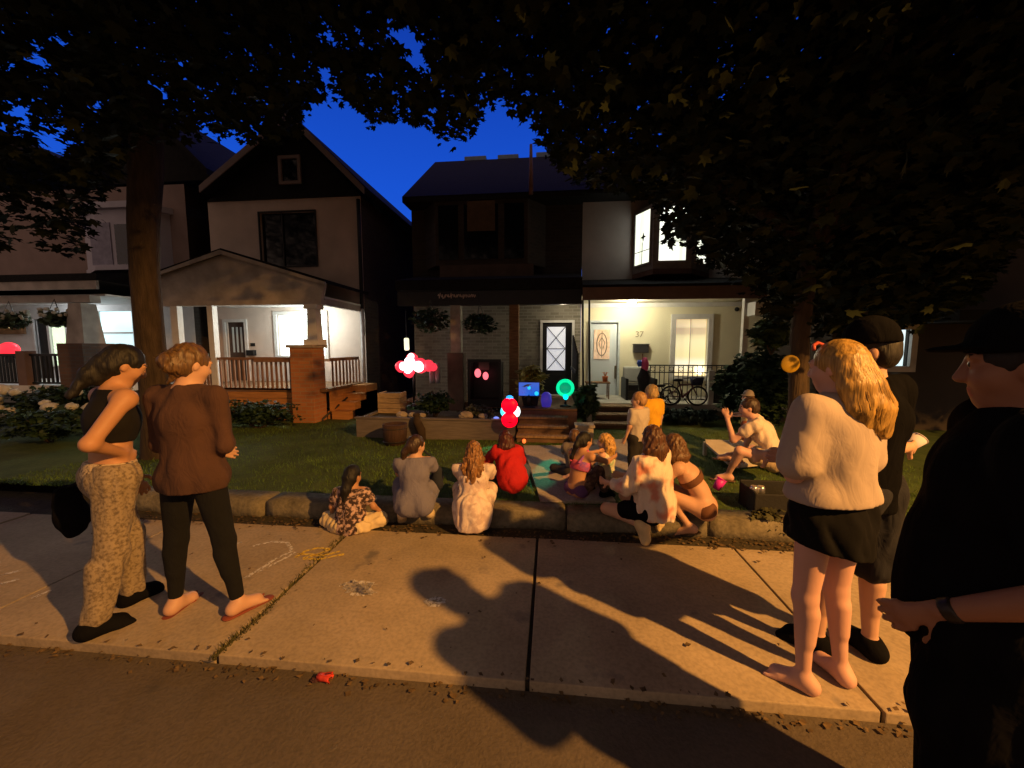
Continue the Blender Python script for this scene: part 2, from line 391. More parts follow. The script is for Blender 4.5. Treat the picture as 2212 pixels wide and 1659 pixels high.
            if hands:
                for i, (o, ln) in enumerate(((-.030, .062), (-.010, .075), (.010, .070), (.029, .055))):
                    r0 = wr + fdv * .078 * hk_ + sp * o * hk_; m1 = r0 + nrm(fdv + pn * sg * -.25 + sp * o * 3) * ln * .55 * hk_; t1 = m1 + nrm(fdv - pn * sg * .7) * ln * .45 * hk_
                    hd += [(r0, m1, .0105 * hk_, .0095 * hk_, None, .006), (m1, t1, .0095 * hk_, .008 * hk_, None, .006)]
                r0 = wr + fdv * .025 * hk_ + sp * -.026 * hk_ * 1; m1 = r0 + nrm(fdv * .6 - sp * .8) * .04 * hk_; t1 = m1 + nrm(fdv * .9 - sp * .25 - pn * sg * .3) * .03 * hk_
                hd += [(r0, m1, .014 * hk_, .011 * hk_, None, .01), (m1, t1, .011 * hk_, .009 * hk_, None, .006)]
            b["hand" + sd] = hd
    def hp(s, r, f, u): return s.J["head"] + (s.hr * r + s.hf * f + s.hu * u) * s.hs
    def headfield(s, Fd):
        q = s.hs; Rm = np.stack([s.hr, s.hf, s.hu], 1)
        E = lambda c, rad, k, sub=False: Fd.ell(s.hp(*c), np.array(rad) * q, Rm, k * q, sub)
        Cc = lambda a, b, ra, rb, k, sub=False: Fd.cap(s.hp(*a), s.hp(*b), ra * q, rb * q, None, k * q, sub)
        E((0, -.012, .018), (.074, .094, .093), .02); E((0, .025, -.045), (.058, .062, .066), .04); E((0, .055, -.088), (.026, .024, .02), .04)
        for sg in (-1, 1):
            E((sg * .035, .055, -.03), (.028, .028, .028), .03)
            E((sg * .075, -.008, -.012), (.009, .019, .031), .008)
        if s.face:
            for sg in (-1, 1): E((sg * .031, .098, .008), (.019, .014, .012), .012, True)
            Cc((-.045, .078, .028), (.045, .078, .028), .011, .011, .02)
            Cc((0, .088, .016), (0, .106, -.028), .008, .0135, .014); E((0, .098, -.032), (.017, .011, .009), .008)
            Cc((-.017, .086, -.060), (.017, .086, -.060), .0075, .0075, .008); Cc((-.015, .083, -.071), (.015, .083, -.071), .0078, .0078, .006)
            Cc((-.02, .096, -.0655), (.02, .096, -.0655), .003, .003, .003, True)
            for sg in (-1, 1): E((sg * .031, .080, .007), (.013, .012, .012), .003)
    def bounds(s, prims, m):
        P_ = np.array([p for q in prims for p in (q[0], q[1])]); r = max(max(q[2], q[3]) for q in prims)
        return P_.min(0) - r - m, P_.max(0) + r + m
    def body(s, skin, root, voxel=.008, extra_mats=(), paint=None):
        allp = [p for q in s.seg.values() for p in q]; lo, hi = s.bounds(allp, .04)
        hc = s.J["head"]; lo = np.minimum(lo, hc - .17 * s.hs); hi = np.maximum(hi, hc + .17 * s.hs)
        Fd = Field(lo, hi, voxel)
        for q in s.seg:
            for p in s.seg[q]: Fd.cap(*p)
        s.headfield(Fd)
        V, Q = Fd.nets(); V = relax(V, Q, 1)
        me = np_mesh("person_body", V, Q)
        mats = [skin]
        if s.face:
            C = V[Q].mean(1); mi = np.zeros(len(Q), np.int32); L3 = (C - s.J["head"]) @ np.stack([s.hr, s.hf, s.hu], 1) / s.hs
            lips = (np.abs(L3[:, 0]) < .024) & (L3[:, 1] > .075) & (L3[:, 2] < -.052) & (L3[:, 2] > -.079)
            eyes = (np.abs(np.abs(L3[:, 0]) - .031) < .010) & (L3[:, 1] > .078) & (np.abs(L3[:, 2] - .007) < .0055)
            brow = (np.abs(np.abs(L3[:, 0]) - .032) < .02) & (L3[:, 1] > .07) & (np.abs(L3[:, 2] - .031) < .0042)
            mi[lips] = 1; mi[eyes | brow] = 2
            mats += [mat("lip skin", (.32, .10, .08), .5, .05), mat("dark eye and brow", (.02, .014, .01), .3, .1)]
            me.polygons.foreach_set("material_index", mi)
        return link("body", me, mats, root, False)
    def wear(s, name, m, root, segs=(), inflate=.012, raw=(), k=.03, cuts=(), subs=(), voxel=.009, fold=0.0, wl=.09, stretch=(1, 1, 1), seed=3, rel=1, pre=None):
        pr = []
        for q in segs:
            if isinstance(q, str): q = (q, 0, 1)
            nm, t0, t1 = q[:3]; inf = q[3] if len(q) > 3 else inflate
            for (a, b, ra, rb, fl, kk) in s.seg[nm]:
                a2, b2 = a + (b - a) * t0, a + (b - a) * t1
                pr.append((a2, b2, ra + (rb - ra) * t0 + inf, ra + (rb - ra) * t1 + inf, fl, max(kk, k)))
        pr += [tuple(p) + ((None, k) if len(p) == 4 else ((k,) if len(p) == 5 else ())) for p in raw]
        lo, hi = s.bounds(pr, .03); Fd = Field(lo, hi, voxel)
        for p in pr: Fd.cap(*p)
        if fold: Fd.ripple(fold, wl, seed, stretch, 6, True)
        for p in subs: Fd.cap(*(tuple(p) + ((None, .012) if len(p) == 4 else ())), sub=True)
        for c in cuts: Fd.cut(*c)
        V, Q = Fd.nets()
        if len(V) == 0: return None
        V = relax(V, Q, rel)
        return link(name, np_mesh(name, V, Q), m, root, False)
    def hair(s, m, root, style="short", voxel=.007, fold=.003, length=.3, name="hair", extra=(), seed=5):
        q = s.hs; Rm = np.stack([s.hr, s.hf, s.hu], 1); H_ = s.hp
        raw = [(H_(*a), H_(*b), ra * q, rb * q, None, kk) for a, b, ra, rb, kk in extra]
        lo = s.J["head"] - .16 * q; hi = s.J["head"] + .16 * q
        if raw: l2, h2 = s.bounds(raw, .03); lo = np.minimum(lo, l2); hi = np.maximum(hi, h2)
        Fd = Field(lo, hi, voxel)
        Fd.ell(H_(0, -.016, .022), np.array((.083, .102, .101)) * q, Rm, .01)
        low = {"short": -.045, "bun": -.05, "pony": -.05, "long": -.08}[style]
        Fd.ell(H_(0, -.045, -.03), np.array((.079, .066, .06)) * q, Rm, .03 * q)
        for p in raw: Fd.cap(*p)
        Fd.ripple(fold, .028 * q, seed, (1, 1, .25), 9)
        Fd.ell(H_(0, .112, -.055), np.array((.073 if style != "long" else .062, .082, .105)) * q, Rm, .015, True)
        if style in ("short", "bun", "pony"):
            for sg in (-1, 1): Fd.ell(H_(sg * .085, .0, -.04), np.array((.022, .034, .042)) * q, Rm, .01, True)
        V, Q = Fd.nets(); V = relax(V, Q, 1)
        return link(name, np_mesh(name, V, Q), m, root, False)
def strands(name, m, root, curves, rad=.0035, n=5):
    b = B()
    for c in curves: b.tube(c, [rad * (1 - .75 * i / (len(c) - 1)) for i in range(len(c))], n, False)
    return b.obj(name, m, root, True, 0, False)
# ------------------------------------------------------------------ materials of the place
def ground_mat(name, c1, c2, big, fine, bump, rough=.92, stain=None):
    m = bpy.data.materials.new(name); m.use_nodes = True; MATS[name] = m
    N = m.node_tree.nodes; L = m.node_tree.links; b = N["Principled BSDF"]; b.inputs["Roughness"].default_value = rough; b.inputs["Specular IOR Level"].default_value = .25
    tc = N.new("ShaderNodeTexCoord")
    n1 = N.new("ShaderNodeTexNoise"); n1.inputs["Scale"].default_value = big; n1.inputs["Detail"].default_value = 8; n1.inputs["Roughness"].default_value = .65
    n2 = N.new("ShaderNodeTexNoise"); n2.inputs["Scale"].default_value = fine; n2.inputs["Detail"].default_value = 4
    L.new(tc.outputs["Object"], n1.inputs["Vector"]); L.new(tc.outputs["Object"], n2.inputs["Vector"])
    r1 = N.new("ShaderNodeValToRGB"); r1.color_ramp.elements[0].position = .32; r1.color_ramp.elements[1].position = .68
    r1.color_ramp.elements[0].color = (*c1, 1); r1.color_ramp.elements[1].color = (*c2, 1)
    L.new(n1.outputs["Fac"], r1.inputs["Fac"])
    mx = N.new("ShaderNodeMix"); mx.data_type = "RGBA"; mx.blend_type = "MULTIPLY"; mx.inputs[0].default_value = .55
    r2 = N.new("ShaderNodeValToRGB"); r2.color_ramp.elements[0].position = .35; r2.color_ramp.elements[1].position = .6
    r2.color_ramp.elements[0].color = (.66, .66, .66, 1); r2.color_ramp.elements[1].color = (1, 1, 1, 1)
    L.new(n2.outputs["Fac"], r2.inputs["Fac"]); L.new(r1.outputs["Color"], mx.inputs[6]); L.new(r2.outputs["Color"], mx.inputs[7])
    out = mx.outputs[2]
    if stain:
        n3 = N.new("ShaderNodeTexNoise"); n3.inputs["Scale"].default_value = stain[0]; n3.inputs["Detail"].default_value = 7; L.new(tc.outputs["Object"], n3.inputs["Vector"])
        r3 = N.new("ShaderNodeValToRGB"); r3.color_ramp.elements[0].position = stain[1]; r3.color_ramp.elements[1].position = stain[1] + .08
        L.new(n3.outputs["Fac"], r3.inputs["Fac"]); m3 = N.new("ShaderNodeMix"); m3.data_type = "RGBA"
        L.new(r3.outputs["Color"], m3.inputs[0]); L.new(out, m3.inputs[6]); m3.inputs[7].default_value = (*stain[2], 1); out = m3.outputs[2]
    L.new(out, b.inputs["Base Color"])
    bp = N.new("ShaderNodeBump"); bp.inputs["Strength"].default_value = bump; bp.inputs["Distance"].default_value = .01
    L.new(n2.outputs["Fac"], bp.inputs["Height"]); L.new(bp.outputs["Normal"], b.inputs["Normal"])
    return m
m_asph = ground_mat("asphalt", (.075, .060, .045), (.125, .10, .078), .8, 70, .5, .9, (2.2, .66, (.05, .042, .035)))
m_conc = ground_mat("old concrete", (.27, .215, .145), (.42, .335, .235), 1.6, 45, .14, .92, (3.1, .63, (.17, .145, .12)))
m_path = ground_mat("path concrete", (.26, .225, .20), (.38, .33, .29), 2.5, 40, .3)
m_stone = ground_mat("edging stone", (.10, .088, .062), (.23, .20, .14), 3.5, 28, .9)
m_soil = ground_mat("dark soil", (.03, .024, .016), (.06, .05, .03), 4, 30, .8)
m_turf = ground_mat("turf", (.035, .060, .012), (.075, .105, .025), 2.5, 30, .6)
m_stucco = mat("warm beige stucco", (.62, .51, .44), .95, .10, 2.0, .35, bscale=60)
m_cream = mat("cream painted wall", (.72, .67, .49), .9, .06, 1.5, .2, bscale=50)
m_white = mat("white trim paint", (.62, .60, .58), .6, .07, 6, .05)
m_dirtyw = mat("weathered white paint", (.42, .37, .33), .8, .22, 4, .15)
m_black = mat("black paint", (.012, .012, .013), .45, .2, 8)
m_dark = mat("dark shingle", (.010, .009, .009), .95, .35, 12, .5, bscale=25)
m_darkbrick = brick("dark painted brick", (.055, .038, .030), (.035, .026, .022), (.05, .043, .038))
m_redbrick = brick("orange brick", (.46, .18, .06), (.38, .14, .05), (.36, .22, .12))
m_palebrick = brick("whitewashed brick", (.24, .215, .17), (.15, .13, .10), (.26, .235, .19))
m_pinkwall = mat("dusky pink siding", (.26, .19, .17), .9, .1, 3, .2)
m_glass = mat("dark window glass", (.006, .008, .012), .08, .1, 3, spec=.5)
m_bluewall = mat("pale lilac trim", (.46, .44, .52), .7, .06, 4)
m_wood = mat("brown weathered wood", (.20, .11, .055), .85, .3, 6, .3, stretch=(1, 1, 6))
m_skirt = mat("orange brown cladding", (.42, .19, .06), .85, .18, 3, .3, stretch=(1, 1, 9))
m_railw = mat("brown painted railing", (.23, .12, .07), .75, .15, 8)
m_steps = mat("worn wood steps", (.22, .14, .075), .85, .3, 7, .3, stretch=(5, 1, 1))
m_brownfascia = mat("brown fascia", (.17, .105, .085), .7, .12, 4, .05)
m_planter = mat("grey planter board", (.13, .11, .10), .85, .18, 5, .2, stretch=(1, 1, 8))
m_bark = mat("bark", (.052, .035, .021), .95, .35, 7, .9, stretch=(3, 3, .6), bscale=18)
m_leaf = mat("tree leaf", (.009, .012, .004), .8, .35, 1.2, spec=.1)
m_leaf2 = mat("shrub leaf", (.020, .042, .016), .6, .4, 5)
m_iron = mat("black iron", (.02, .018, .016), .4, .2, 20, spec=.5)

# ------------------------------------------------------------------ ground, road, pavement, lawn
YS0, YS1 = 1.73, 3.15          # the pavement
b = B(); b.box(-150, 150, -60, 160, -.6, -.24); struct(b.obj("ground", m_soil))
b = B(); b.box(-90, 90, -16, YS0 - .002, -.22, -.05); struct(b.obj("road", m_asph))
b = B(); jx = [-90 + .0, -6.75, -5.05, -3.4, -1.75, -.10, 1.49, 3.15, 4.8, 6.5, 90]
for i in range(len(jx) - 1):
    g = .011 if i else 0
    x0, x1 = jx[i] + g, jx[i + 1] - g
    sk = .0 if i != 3 else .03
    dz = [.0, .004, -.003, .003, 0, .002, -.004, .002, 0, .003][i]
    b.hexa([(x0, YS0, -.2), (x1, YS0, -.2), (x1, YS1, -.2), (x0, YS1, -.2), (x0, YS0, dz), (x1, YS0, dz), (x1, YS1, dz), (x0, YS1, dz)])
struct(b.obj("sidewalk", m_conc, bevel=.006))
b = B(); b.box(-90, 90, YS0 + .02, YS1 - .02, -.21, -.02); struct(b.obj("sidewalk_joint_dirt", m_soil))
YL = 3.46; ZL = .13            # lawn edge and level
b = B(); b.box(-90, 90, YS1 - .01, YL + .2, -.2, -.012); struct(b.obj("verge", m_soil))
# lawn: a gently uneven sheet
nx, ny = 90, 60
gx = np.linspace(-40, 40, nx); gy = np.concatenate([np.linspace(YL + .12, 12, 45), np.linspace(13, 60, 15)])
XX, YY = np.meshgrid(gx, gy, indexing="ij"); ZZ = ZL - .01 + .015 * np.sin(XX * 2.1) * np.sin(YY * 1.7)
idx = np.arange(nx * ny).reshape(nx, ny)
Q = np.stack([idx[:-1, :-1], idx[1:, :-1], idx[1:, 1:], idx[:-1, 1:]], -1).reshape(-1, 4)
struct(link("lawn", np_mesh("lawn", np.stack([XX, YY, ZZ], -1).reshape(-1, 3), Q), m_turf))
# paths
def quadpx(pts, z): return [tuple(G(u, v, z)[:2]) for u, v in pts]
ZP = ZL + .018
pa = quadpx([(1130, 962), (1252, 962), (1330, 1082), (1168, 1082)], ZP)
b = B(); b.slab(pa[::-1], ZL - .05, ZP); struct(b.obj("front_path", m_path))
pb = quadpx([(1262, 950), (1372, 948), (1392, 1030), (1300, 1030)], ZP + .005)
b = B(); b.slab(pb[::-1], ZL - .05, ZP + .005); struct(b.obj("side_path", m_path))

# grass: blades over the visible lawn
def in_poly(x, y, poly):
    c = np.zeros(len(x), bool); n = len(poly); j = n - 1
    for i in range(n):
        xi, yi = poly[i]; xj, yj = poly[j]
        with np.errstate(divide="ignore", invalid="ignore"):
            c ^= ((yi > y) != (yj > y)) & (x < (xj - xi) * (y - yi) / (yj - yi) + xi)
        j = i
    return c
n = 52000
xs = RNG.uniform(-6.2, 4.6, n); ys = YL + .1 + (RNG.random(n) ** 1.4) * 3.6
ok = ~in_poly(xs, ys, pa) & ~in_poly(xs, ys, pb)
ok &= RNG.random(n) < .35 + .65 * (np.sin(xs * 1.3 + 2) * np.sin(ys * 2.3) * .5 + .5)
xs, ys = xs[ok], ys[ok]; n = len(xs)
zs = ZL - .02 + .015 * np.sin(xs * 2.1) * np.sin(ys * 1.7)
a = RNG.uniform(0, 6.28, n); hh = RNG.uniform(.018, .055, n); w = RNG.uniform(.003, .006, n); ln = RNG.uniform(-.03, .03, (n, 2))
V = np.zeros((n, 3, 3))
V[:, 0] = np.stack([xs - w * np.cos(a), ys - w * np.sin(a), zs], 1); V[:, 1] = np.stack([xs + w * np.cos(a), ys + w * np.sin(a), zs], 1)
V[:, 2] = np.stack([xs + ln[:, 0], ys + ln[:, 1], zs + hh], 1)
m_grass = mat("grass blade", (.085, .150, .020), .7, .5, 3)
g = link("grass", np_mesh("grass", V.reshape(-1, 3), np.arange(3 * n).reshape(n, 3), False), m_grass); g["kind"] = "stuff"; g["label"] = "short patchy grass growing on the front lawn"; g["category"] = "grass"

# debris along the pavement edges and weeds in the joint
n = 2600
sel = RNG.random(n)
xs = RNG.uniform(-4, 4.2, n); ys = np.where(sel < .55, YS1 + RNG.normal(.08, .07, n), np.where(sel < .75, YS0 - .03 + RNG.normal(0, .03, n) - .0, RNG.uniform(YS0, YS1, n)))
keep = (sel < .75) | (RNG.random(n) < .12); xs, ys = xs[keep], ys[keep]; n = len(xs)
zs = np.where(ys < YS0, -.045, np.where(ys > YS1, -.004, .008)); a = RNG.uniform(0, 6.28, n); q = RNG.uniform(.004, .016, n)
V = np.stack([np.stack([xs + q * np.cos(a + t) * e, ys + q * np.sin(a + t), zs + RNG.uniform(0, .012, n)], 1) for t, e in ((0, 1.3), (1.7, .7), (3.1, 1.2), (4.6, .8))], 1)
d = link("leaf_litter", np_mesh("leaf_litter", V.reshape(-1, 3), np.arange(4 * n).reshape(n, 4), False), mat("dry leaf litter", (.10, .065, .03), .9, .5, 20)); d["kind"] = "stuff"; d["label"] = "crumbs of dry leaf litter along the pavement edges"; d["category"] = "litter"
# weeds that fill the wide joint
b = B()
for i in range(420):
    y = random.uniform(YS0 - .03, YS1 + .02); x = -1.75 + random.gauss(0, .012) + .02 * math.sin(y * 4)
    h = random.uniform(.008, .03) * (1.6 if y < 2.0 else 1); t = random.uniform(0, 6.28); o = (x + .02 * math.cos(t), y + .02 * math.sin(t), h)
    b.add([(x - .004, y, -.012), (x + .004, y + .004, -.012), o], [(0, 1, 2)])
w_ = b.obj("joint_weeds", mat("dry weeds", (.07, .065, .02), .9, .4, 9)); w_["kind"] = "stuff"; w_["label"] = "thin weeds growing in the wide pavement joint"; w_["category"] = "weeds"

# stone edging along the lawn
xe = -4.4; k = 0
stone_labels = ["stone edging block behind the two standing women", "mossy stone edging block left of the child in the dark floral dress"]
while xe < 7.5:
    L_ = random.uniform(1.15, 1.75); z1 = ZL - .012 + random.uniform(-.008, .02)
    b = B(); nseg = 12
    for i in range(nseg):
        xa, xb = xe + L_ * i / nseg, xe + L_ * (i + 1) / nseg
        j = lambda x: .012 * math.sin(x * 7 + k) + .007 * math.sin(x * 23 + 2 * k)
        b.hexa([(xa, YL - .13 + j(xa), -.06), (xb, YL - .13 + j(xb), -.06), (xb, YL + .15, -.06), (xa, YL + .15, -.06),
                (xa, YL - .11 + j(xa), z1 + j(xa * 1.7) * .6), (xb, YL - .11 + j(xb), z1 + j(xb * 1.7) * .6), (xb, YL + .15, z1 + .006), (xa, YL + .15, z1 + .006)])
    me = b.mesh("edging_stone"); bm = bmesh.new(); bm.from_mesh(me)
    bmesh.ops.dissolve_faces(bm, faces=[f for f in bm.faces if abs(f.normal.x) > .98 and xe + .01 < f.calc_center_median().x < xe + L_ - .01]) if False else None
    inner = [f for f in bm.faces if abs(f.normal.x) > .98 and xe + .02 < f.calc_center_median().x < xe + L_ - .02]
    bmesh.ops.delete(bm, geom=inner, context="FACES"); bmesh.ops.recalc_face_normals(bm, faces=bm.faces)
    bmesh.ops.bevel(bm, geom=[e for e in bm.edges if len(e.link_faces) == 2 and e.calc_face_angle(0) > .6], offset=.014, segments=2, affect="EDGES"); bm.to_mesh(me); bm.free()
    for p in me.polygons: p.use_smooth = True
    o = link("edging_stone", me, m_stone)
    tag(o, "rough stone block in the low edging between the pavement and the lawn", "edging stone", "stone blocks edging the front lawn")
    xe += L_ + random.uniform(.008, .02); k += 1

# chalk on the pavement
def chalk(name, label, strokes, m, wd=.016):
    b = B()
    for st in strokes:
        pts = [G(u, v, .006) for u, v in st]; pts = [pts[0]] + pts
        fine = []
        for i in range(1, len(pts) - 1 + 1):
            if i < len(pts) - 0 and i + 0 < len(pts):
                pa_, pb_ = pts[i - 1], pts[i]
                for t in np.linspace(0, 1, 6): fine.append(pa_ + (pb_ - pa_) * t + np.array([random.gauss(0, .003), random.gauss(0, .003), 0]))
        for i in range(len(fine) - 1):
            d = fine[i + 1] - fine[i]; L_ = np.linalg.norm(d)
            if L_ < 1e-4: continue
            nn = np.array([-d[1], d[0], 0]) / L_ * wd * random.uniform(.35, .6)
            b.add([fine[i] - nn, fine[i + 1] - nn, fine[i + 1] + nn, fine[i] + nn], [(0, 1, 2, 3)])
    o = b.obj(name, m); tag(o, label, "chalk drawing"); return o
def chalkmat(name, col, thr):
    m = mat(name, col, 1.0, .1, 30); N = m.node_tree.nodes; L = m.node_tree.links
    tc = N.new("ShaderNodeTexCoord"); nz = N.new("ShaderNodeTexNoise"); nz.inputs["Scale"].default_value = 55; nz.inputs["Detail"].default_value = 3
    L.new(tc.outputs["Object"], nz.inputs["Vector"]); rp = N.new("ShaderNodeValToRGB"); rp.color_ramp.elements[0].position = thr; rp.color_ramp.elements[1].position = thr + .2
    rp.color_ramp.elements[0].color = (0, 0, 0, 1); rp.color_ramp.elements[1].color = (.75, .75, .75, 1)
    L.new(nz.outputs["Fac"], rp.inputs["Fac"]); L.new(rp.outputs["Color"], N["Principled BSDF"].inputs["Alpha"]); return m
cw = chalkmat("white chalk", (.75, .72, .68), .34); cy = chalkmat("yellow chalk", (.85, .62, .08), .30)
chalk("chalk_drawing", "yellow chalk scribble with a looping tail on the pavement", [[(640, 1203), (660, 1190), (690, 1183), (712, 1186), (690, 1196), (655, 1206), (690, 1208), (742, 1197)], [(645, 1196), (700, 1200), (735, 1190)]], cy, .026)
chalk("chalk_drawing", "pale chalk outline of a long looped shape beside the yellow scribble", [[(530, 1248), (600, 1205), (632, 1190), (620, 1172), (585, 1170), (545, 1180)], [(560, 1235), (640, 1192)], [(520, 1172), (470, 1185)]], cw, .026)
chalk("chalk_drawing", "smudged white chalk patch on the middle pavement slab", [[(742, 1262), (770, 1258), (805, 1262), (745, 1268), (800, 1270), (750, 1276), (808, 1279), (760, 1282)], [(758, 1255), (790, 1285)]], cw, .05)
chalk("chalk_drawing", "short smear of white chalk beside the round shadow", [[(918, 1300), (945, 1292), (962, 1298), (925, 1306), (950, 1308)]], cw, .035)
chalk("chalk_drawing", "thin pale chalk lines at the far left of the pavement", [[(0, 1262), (40, 1250)], [(10, 1240), (45, 1232)], [(75, 1290), (110, 1275)]], cw, .03)
# crushed red cup in the gutter
p = G(716, 1448, -.05); p[1] = 1.685
t = thing("crushed_cup", "crushed red paper cup lying in the gutter by the kerb", "cup", tuple(p))
b = B(); b.lathe((p[0], p[1], p[2] + .022), [(.016, -.035), (.021, -.01), (.019, .01), (.026, .035), (.024, .036), (.015, .0)], 14, "x")
V = np.array(b.v); V[:, 2] = np.where(V[:, 2] > p[2] + .03, p[2] + .03 + (V[:, 2] - p[2] - .03) * .5, V[:, 2]); b.v = [tuple(q + np.array([random.gauss(0, .002)] * 3)) for q in V]
b.obj("cup_body", mat("red paper", (.55, .05, .03), .5, .2, 30), t, True)
b = B(); b.ball((p[0] - .045, p[1] - .01, p[2] + .01), .014, sq=(1.4, 1, .7), jit=.5); b.obj("torn_rim", mat("dark crushed paper", (.05, .02, .02), .8), t)
# ------------------------------------------------------------------ houses
def wall(b, x0, x1, z0, z1, y, holes=(), reveal=.09):
    """a front wall in the plane y with rectangular openings (x0,x1,z0,z1) that have reveals"""
    xs = sorted({x0, x1, *[h[0] for h in holes], *[h[1] for h in holes]}); zs = sorted({z0, z1, *[h[2] for h in holes], *[h[3] for h in holes]})
    for i in range(len(xs) - 1):
        for j in range(len(zs) - 1):
            cx, cz = (xs[i] + xs[i + 1]) / 2, (zs[j] + zs[j + 1]) / 2
            if any(h[0] < cx < h[1] and h[2] < cz < h[3] for h in holes): continue
            b.add([(xs[i], y, zs[j]), (xs[i + 1], y, zs[j]), (xs[i + 1], y, zs[j + 1]), (xs[i], y, zs[j + 1])], [(0, 1, 2, 3)])
    for h in holes:
        a, c, d, e = h; r = y + reveal
        b.add([(a, y, d), (c, y, d), (c, y, e), (a, y, e), (a, r, d), (c, r, d), (c, r, e), (a, r, e)], [(0, 4, 5, 1), (1, 5, 6, 2), (2, 6, 7, 3), (3, 7, 4, 0)])
def frame(b, x0, x1, z0, z1, y, w=.07, d=.04):
    b.box(x0 - w, x0, y - d, y + .02, z0 - w, z1 + w); b.box(x1, x1 + w, y - d, y + .02, z0 - w, z1 + w)
    b.box(x0, x1, y - d + .001, y + .02, z1, z1 + w); b.box(x0, x1, y - d + .001, y + .02, z0 - w, z0)
def window(root, x0, x1, z0, z1, y, fm, pm, w=.07, d=.04, muntin_x=(), muntin_z=(), reveal=.08, name="window", mw=.03):
    b = B(); frame(b, x0, x1, z0, z1, y, w, d)
    for q in muntin_x: b.box(q - mw / 2, q + mw / 2, y + reveal - .03, y + reveal - .004, z0, z1)
    for q in muntin_z: b.box(x0, x1, y + reveal - .032, y + reveal - .005, q - mw / 2, q + mw / 2)
    o = b.obj(name, fm, root)
    b = B(); b.box(x0 + .002, x1 - .002, y + reveal, y + reveal + .02, z0 + .002, z1 - .002); b.obj("pane", pm, o)
    return o
def baluster_rail(root, x0, x1, y, z0, z1, m, n, w=.018, name="railing"):
    b = B(); b.box(x0, x1, y - .025, y + .025, z1 - .05, z1); b.box(x0, x1, y - .02, y + .02, z0, z0 + .04)
    for i in range(n):
        x = x0 + (x1 - x0) * (i + .5) / n; b.box(x - w, x + w, y - w, y + w, z0 + .04, z1 - .05)
    return b.obj(name, m, root)

w_cool = emit("cool lit blind", (.72, .92, .95), 1.15, tex=((1.2, 1.2, .8), (.60, .85, .86), (.84, .97, .98)))
w_white = emit("bright white lit window", (.90, 1.0, .95), 2.1, tex=((.8, .8, 1.6), (.82, .96, .90), (.95, 1, 1)))
w_cyan = emit("pale cyan lit window", (.62, .86, .88), .95, tex=((1.0, 1, 1.2), (.50, .74, .78), (.70, .92, .95)))
w_bay = emit("lit curtained window", (.95, 1.0, .82), 1.5, tex=((9, 9, .35), (.72, .78, .55), (1, 1, .88)))

# ---- the gabled house in the middle left
YP, YF = 7.35, 9.0
x0, x1 = X(460, YF, 600), X(785, YF, 600)
ze = Z(430, YF, 620); zap = Z(270, YF, 640); zc = Z(640, YF, 600)
H1 = thing("gabled_house", "beige stucco house with a dark steep gable and a lit front porch", "house", ((x0 + x1) / 2, YF, ZL))
wx0, wx1, wz0, wz1 = X(562, YF, 500), X(682, YF, 500), Z(575, YF, 620), Z(458, YF, 620)
lx0, lx1, lz0, lz1 = X(601, YF, 720), X(703, YF, 720), Z(768, YF, 650), Z(680, YF, 650)
dx0, dx1 = X(490, YF, 720), X(530, YF, 720); dz0, dz1 = .75, Z(696, YF, 510)
b = B(); wall(b, x0, x1, ZL - .1, ze, YF, [(wx0, wx1, wz0, wz1), (lx0, lx1, lz0, lz1), (dx0, dx1, dz0, dz1)])
b.obj("wall", m_stucco, H1)
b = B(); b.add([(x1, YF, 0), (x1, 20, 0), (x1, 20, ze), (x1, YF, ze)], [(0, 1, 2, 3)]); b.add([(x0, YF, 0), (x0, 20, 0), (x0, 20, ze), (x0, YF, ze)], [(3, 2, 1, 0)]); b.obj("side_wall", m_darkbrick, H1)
xm = X(640, YF, 270)
b = B(); b.prism([(x0 - .0, ze), (x1, ze), (xm, zap - .12)], YF - .03, YF + .05); gab = b.obj("gable", m_dark, H1)
b = B()
for sx, ex, vz in ((-1, X(455, YF, 425), Z(424, YF, 455)), (1, X(800, YF, 430), Z(428, YF, 790))):
    n_ = nrm(np.array([ex - xm, vz - zap])); up = np.array([-n_[1], n_[0]]) * (1 if sx > 0 else -1); up = up if up[1] > 0 else -up
    pts = [(xm, zap), (ex, vz), (ex + up[0] * .12, vz + up[1] * .12), (xm, zap + .15)]
    b.prism(pts, YF - .28, 20.0)
roof = b.obj("roof", m_dark, H1)
b = B()
for sx, ex, vz in ((-1, X(455, YF, 425), Z(424, YF, 455)), (1, X(800, YF, 430), Z(428, YF, 790))):
    b.prism([(xm, zap - .03), (ex, vz - .03), (ex, vz + .13), (xm, zap + .15)], YF - .31, YF - .285)
b.obj("rake_board", mat("dull pink trim", (.22, .17, .16), .7, .1, 5), H1)
b = B(); c = P(822, 440, 13.5); b.box(c[0] - .18, c[0] + .18, 13.3, 13.7, c[2] - 1.2, c[2] + .15); b.obj("chimney", m_darkbrick, H1)
window(H1, X(613, YF, 370), X(648, YF, 370), Z(394, YF, 630), Z(346, YF, 630), YF - .07, mat("dull pink trim", (.22, .17, .16)), m_glass, .07, .03, name="attic_window", reveal=.02)
window(H1, wx0, wx1, wz0, wz1, YF, m_black, m_glass, .03, .02, muntin_x=((wx0 * .62 + wx1 * .38),), name="window")
window(H1, lx0, lx1, lz0, lz1, YF, m_white, w_white, .08, .05, name="window")
b = B(); frame(b, dx0, dx1, dz0, dz1, YF, .07, .04); dr = b.obj("door", m_white, H1)
b = B(); b.box(dx0, dx1, YF + .06, YF + .09, dz0, dz1); b.obj("door_leaf", mat("brown door", (.075, .05, .04), .6), dr)
b = B()
for i in range(3):
    q = dx0 + (dx1 - dx0) * (.2 + .22 * i); b.box(q, q + .045, YF + .048, YF + .058, dz1 - .75, dz1 - .12)
b.obj("door_glass", emit("dim door glass", (.35, .38, .36), .16), dr)
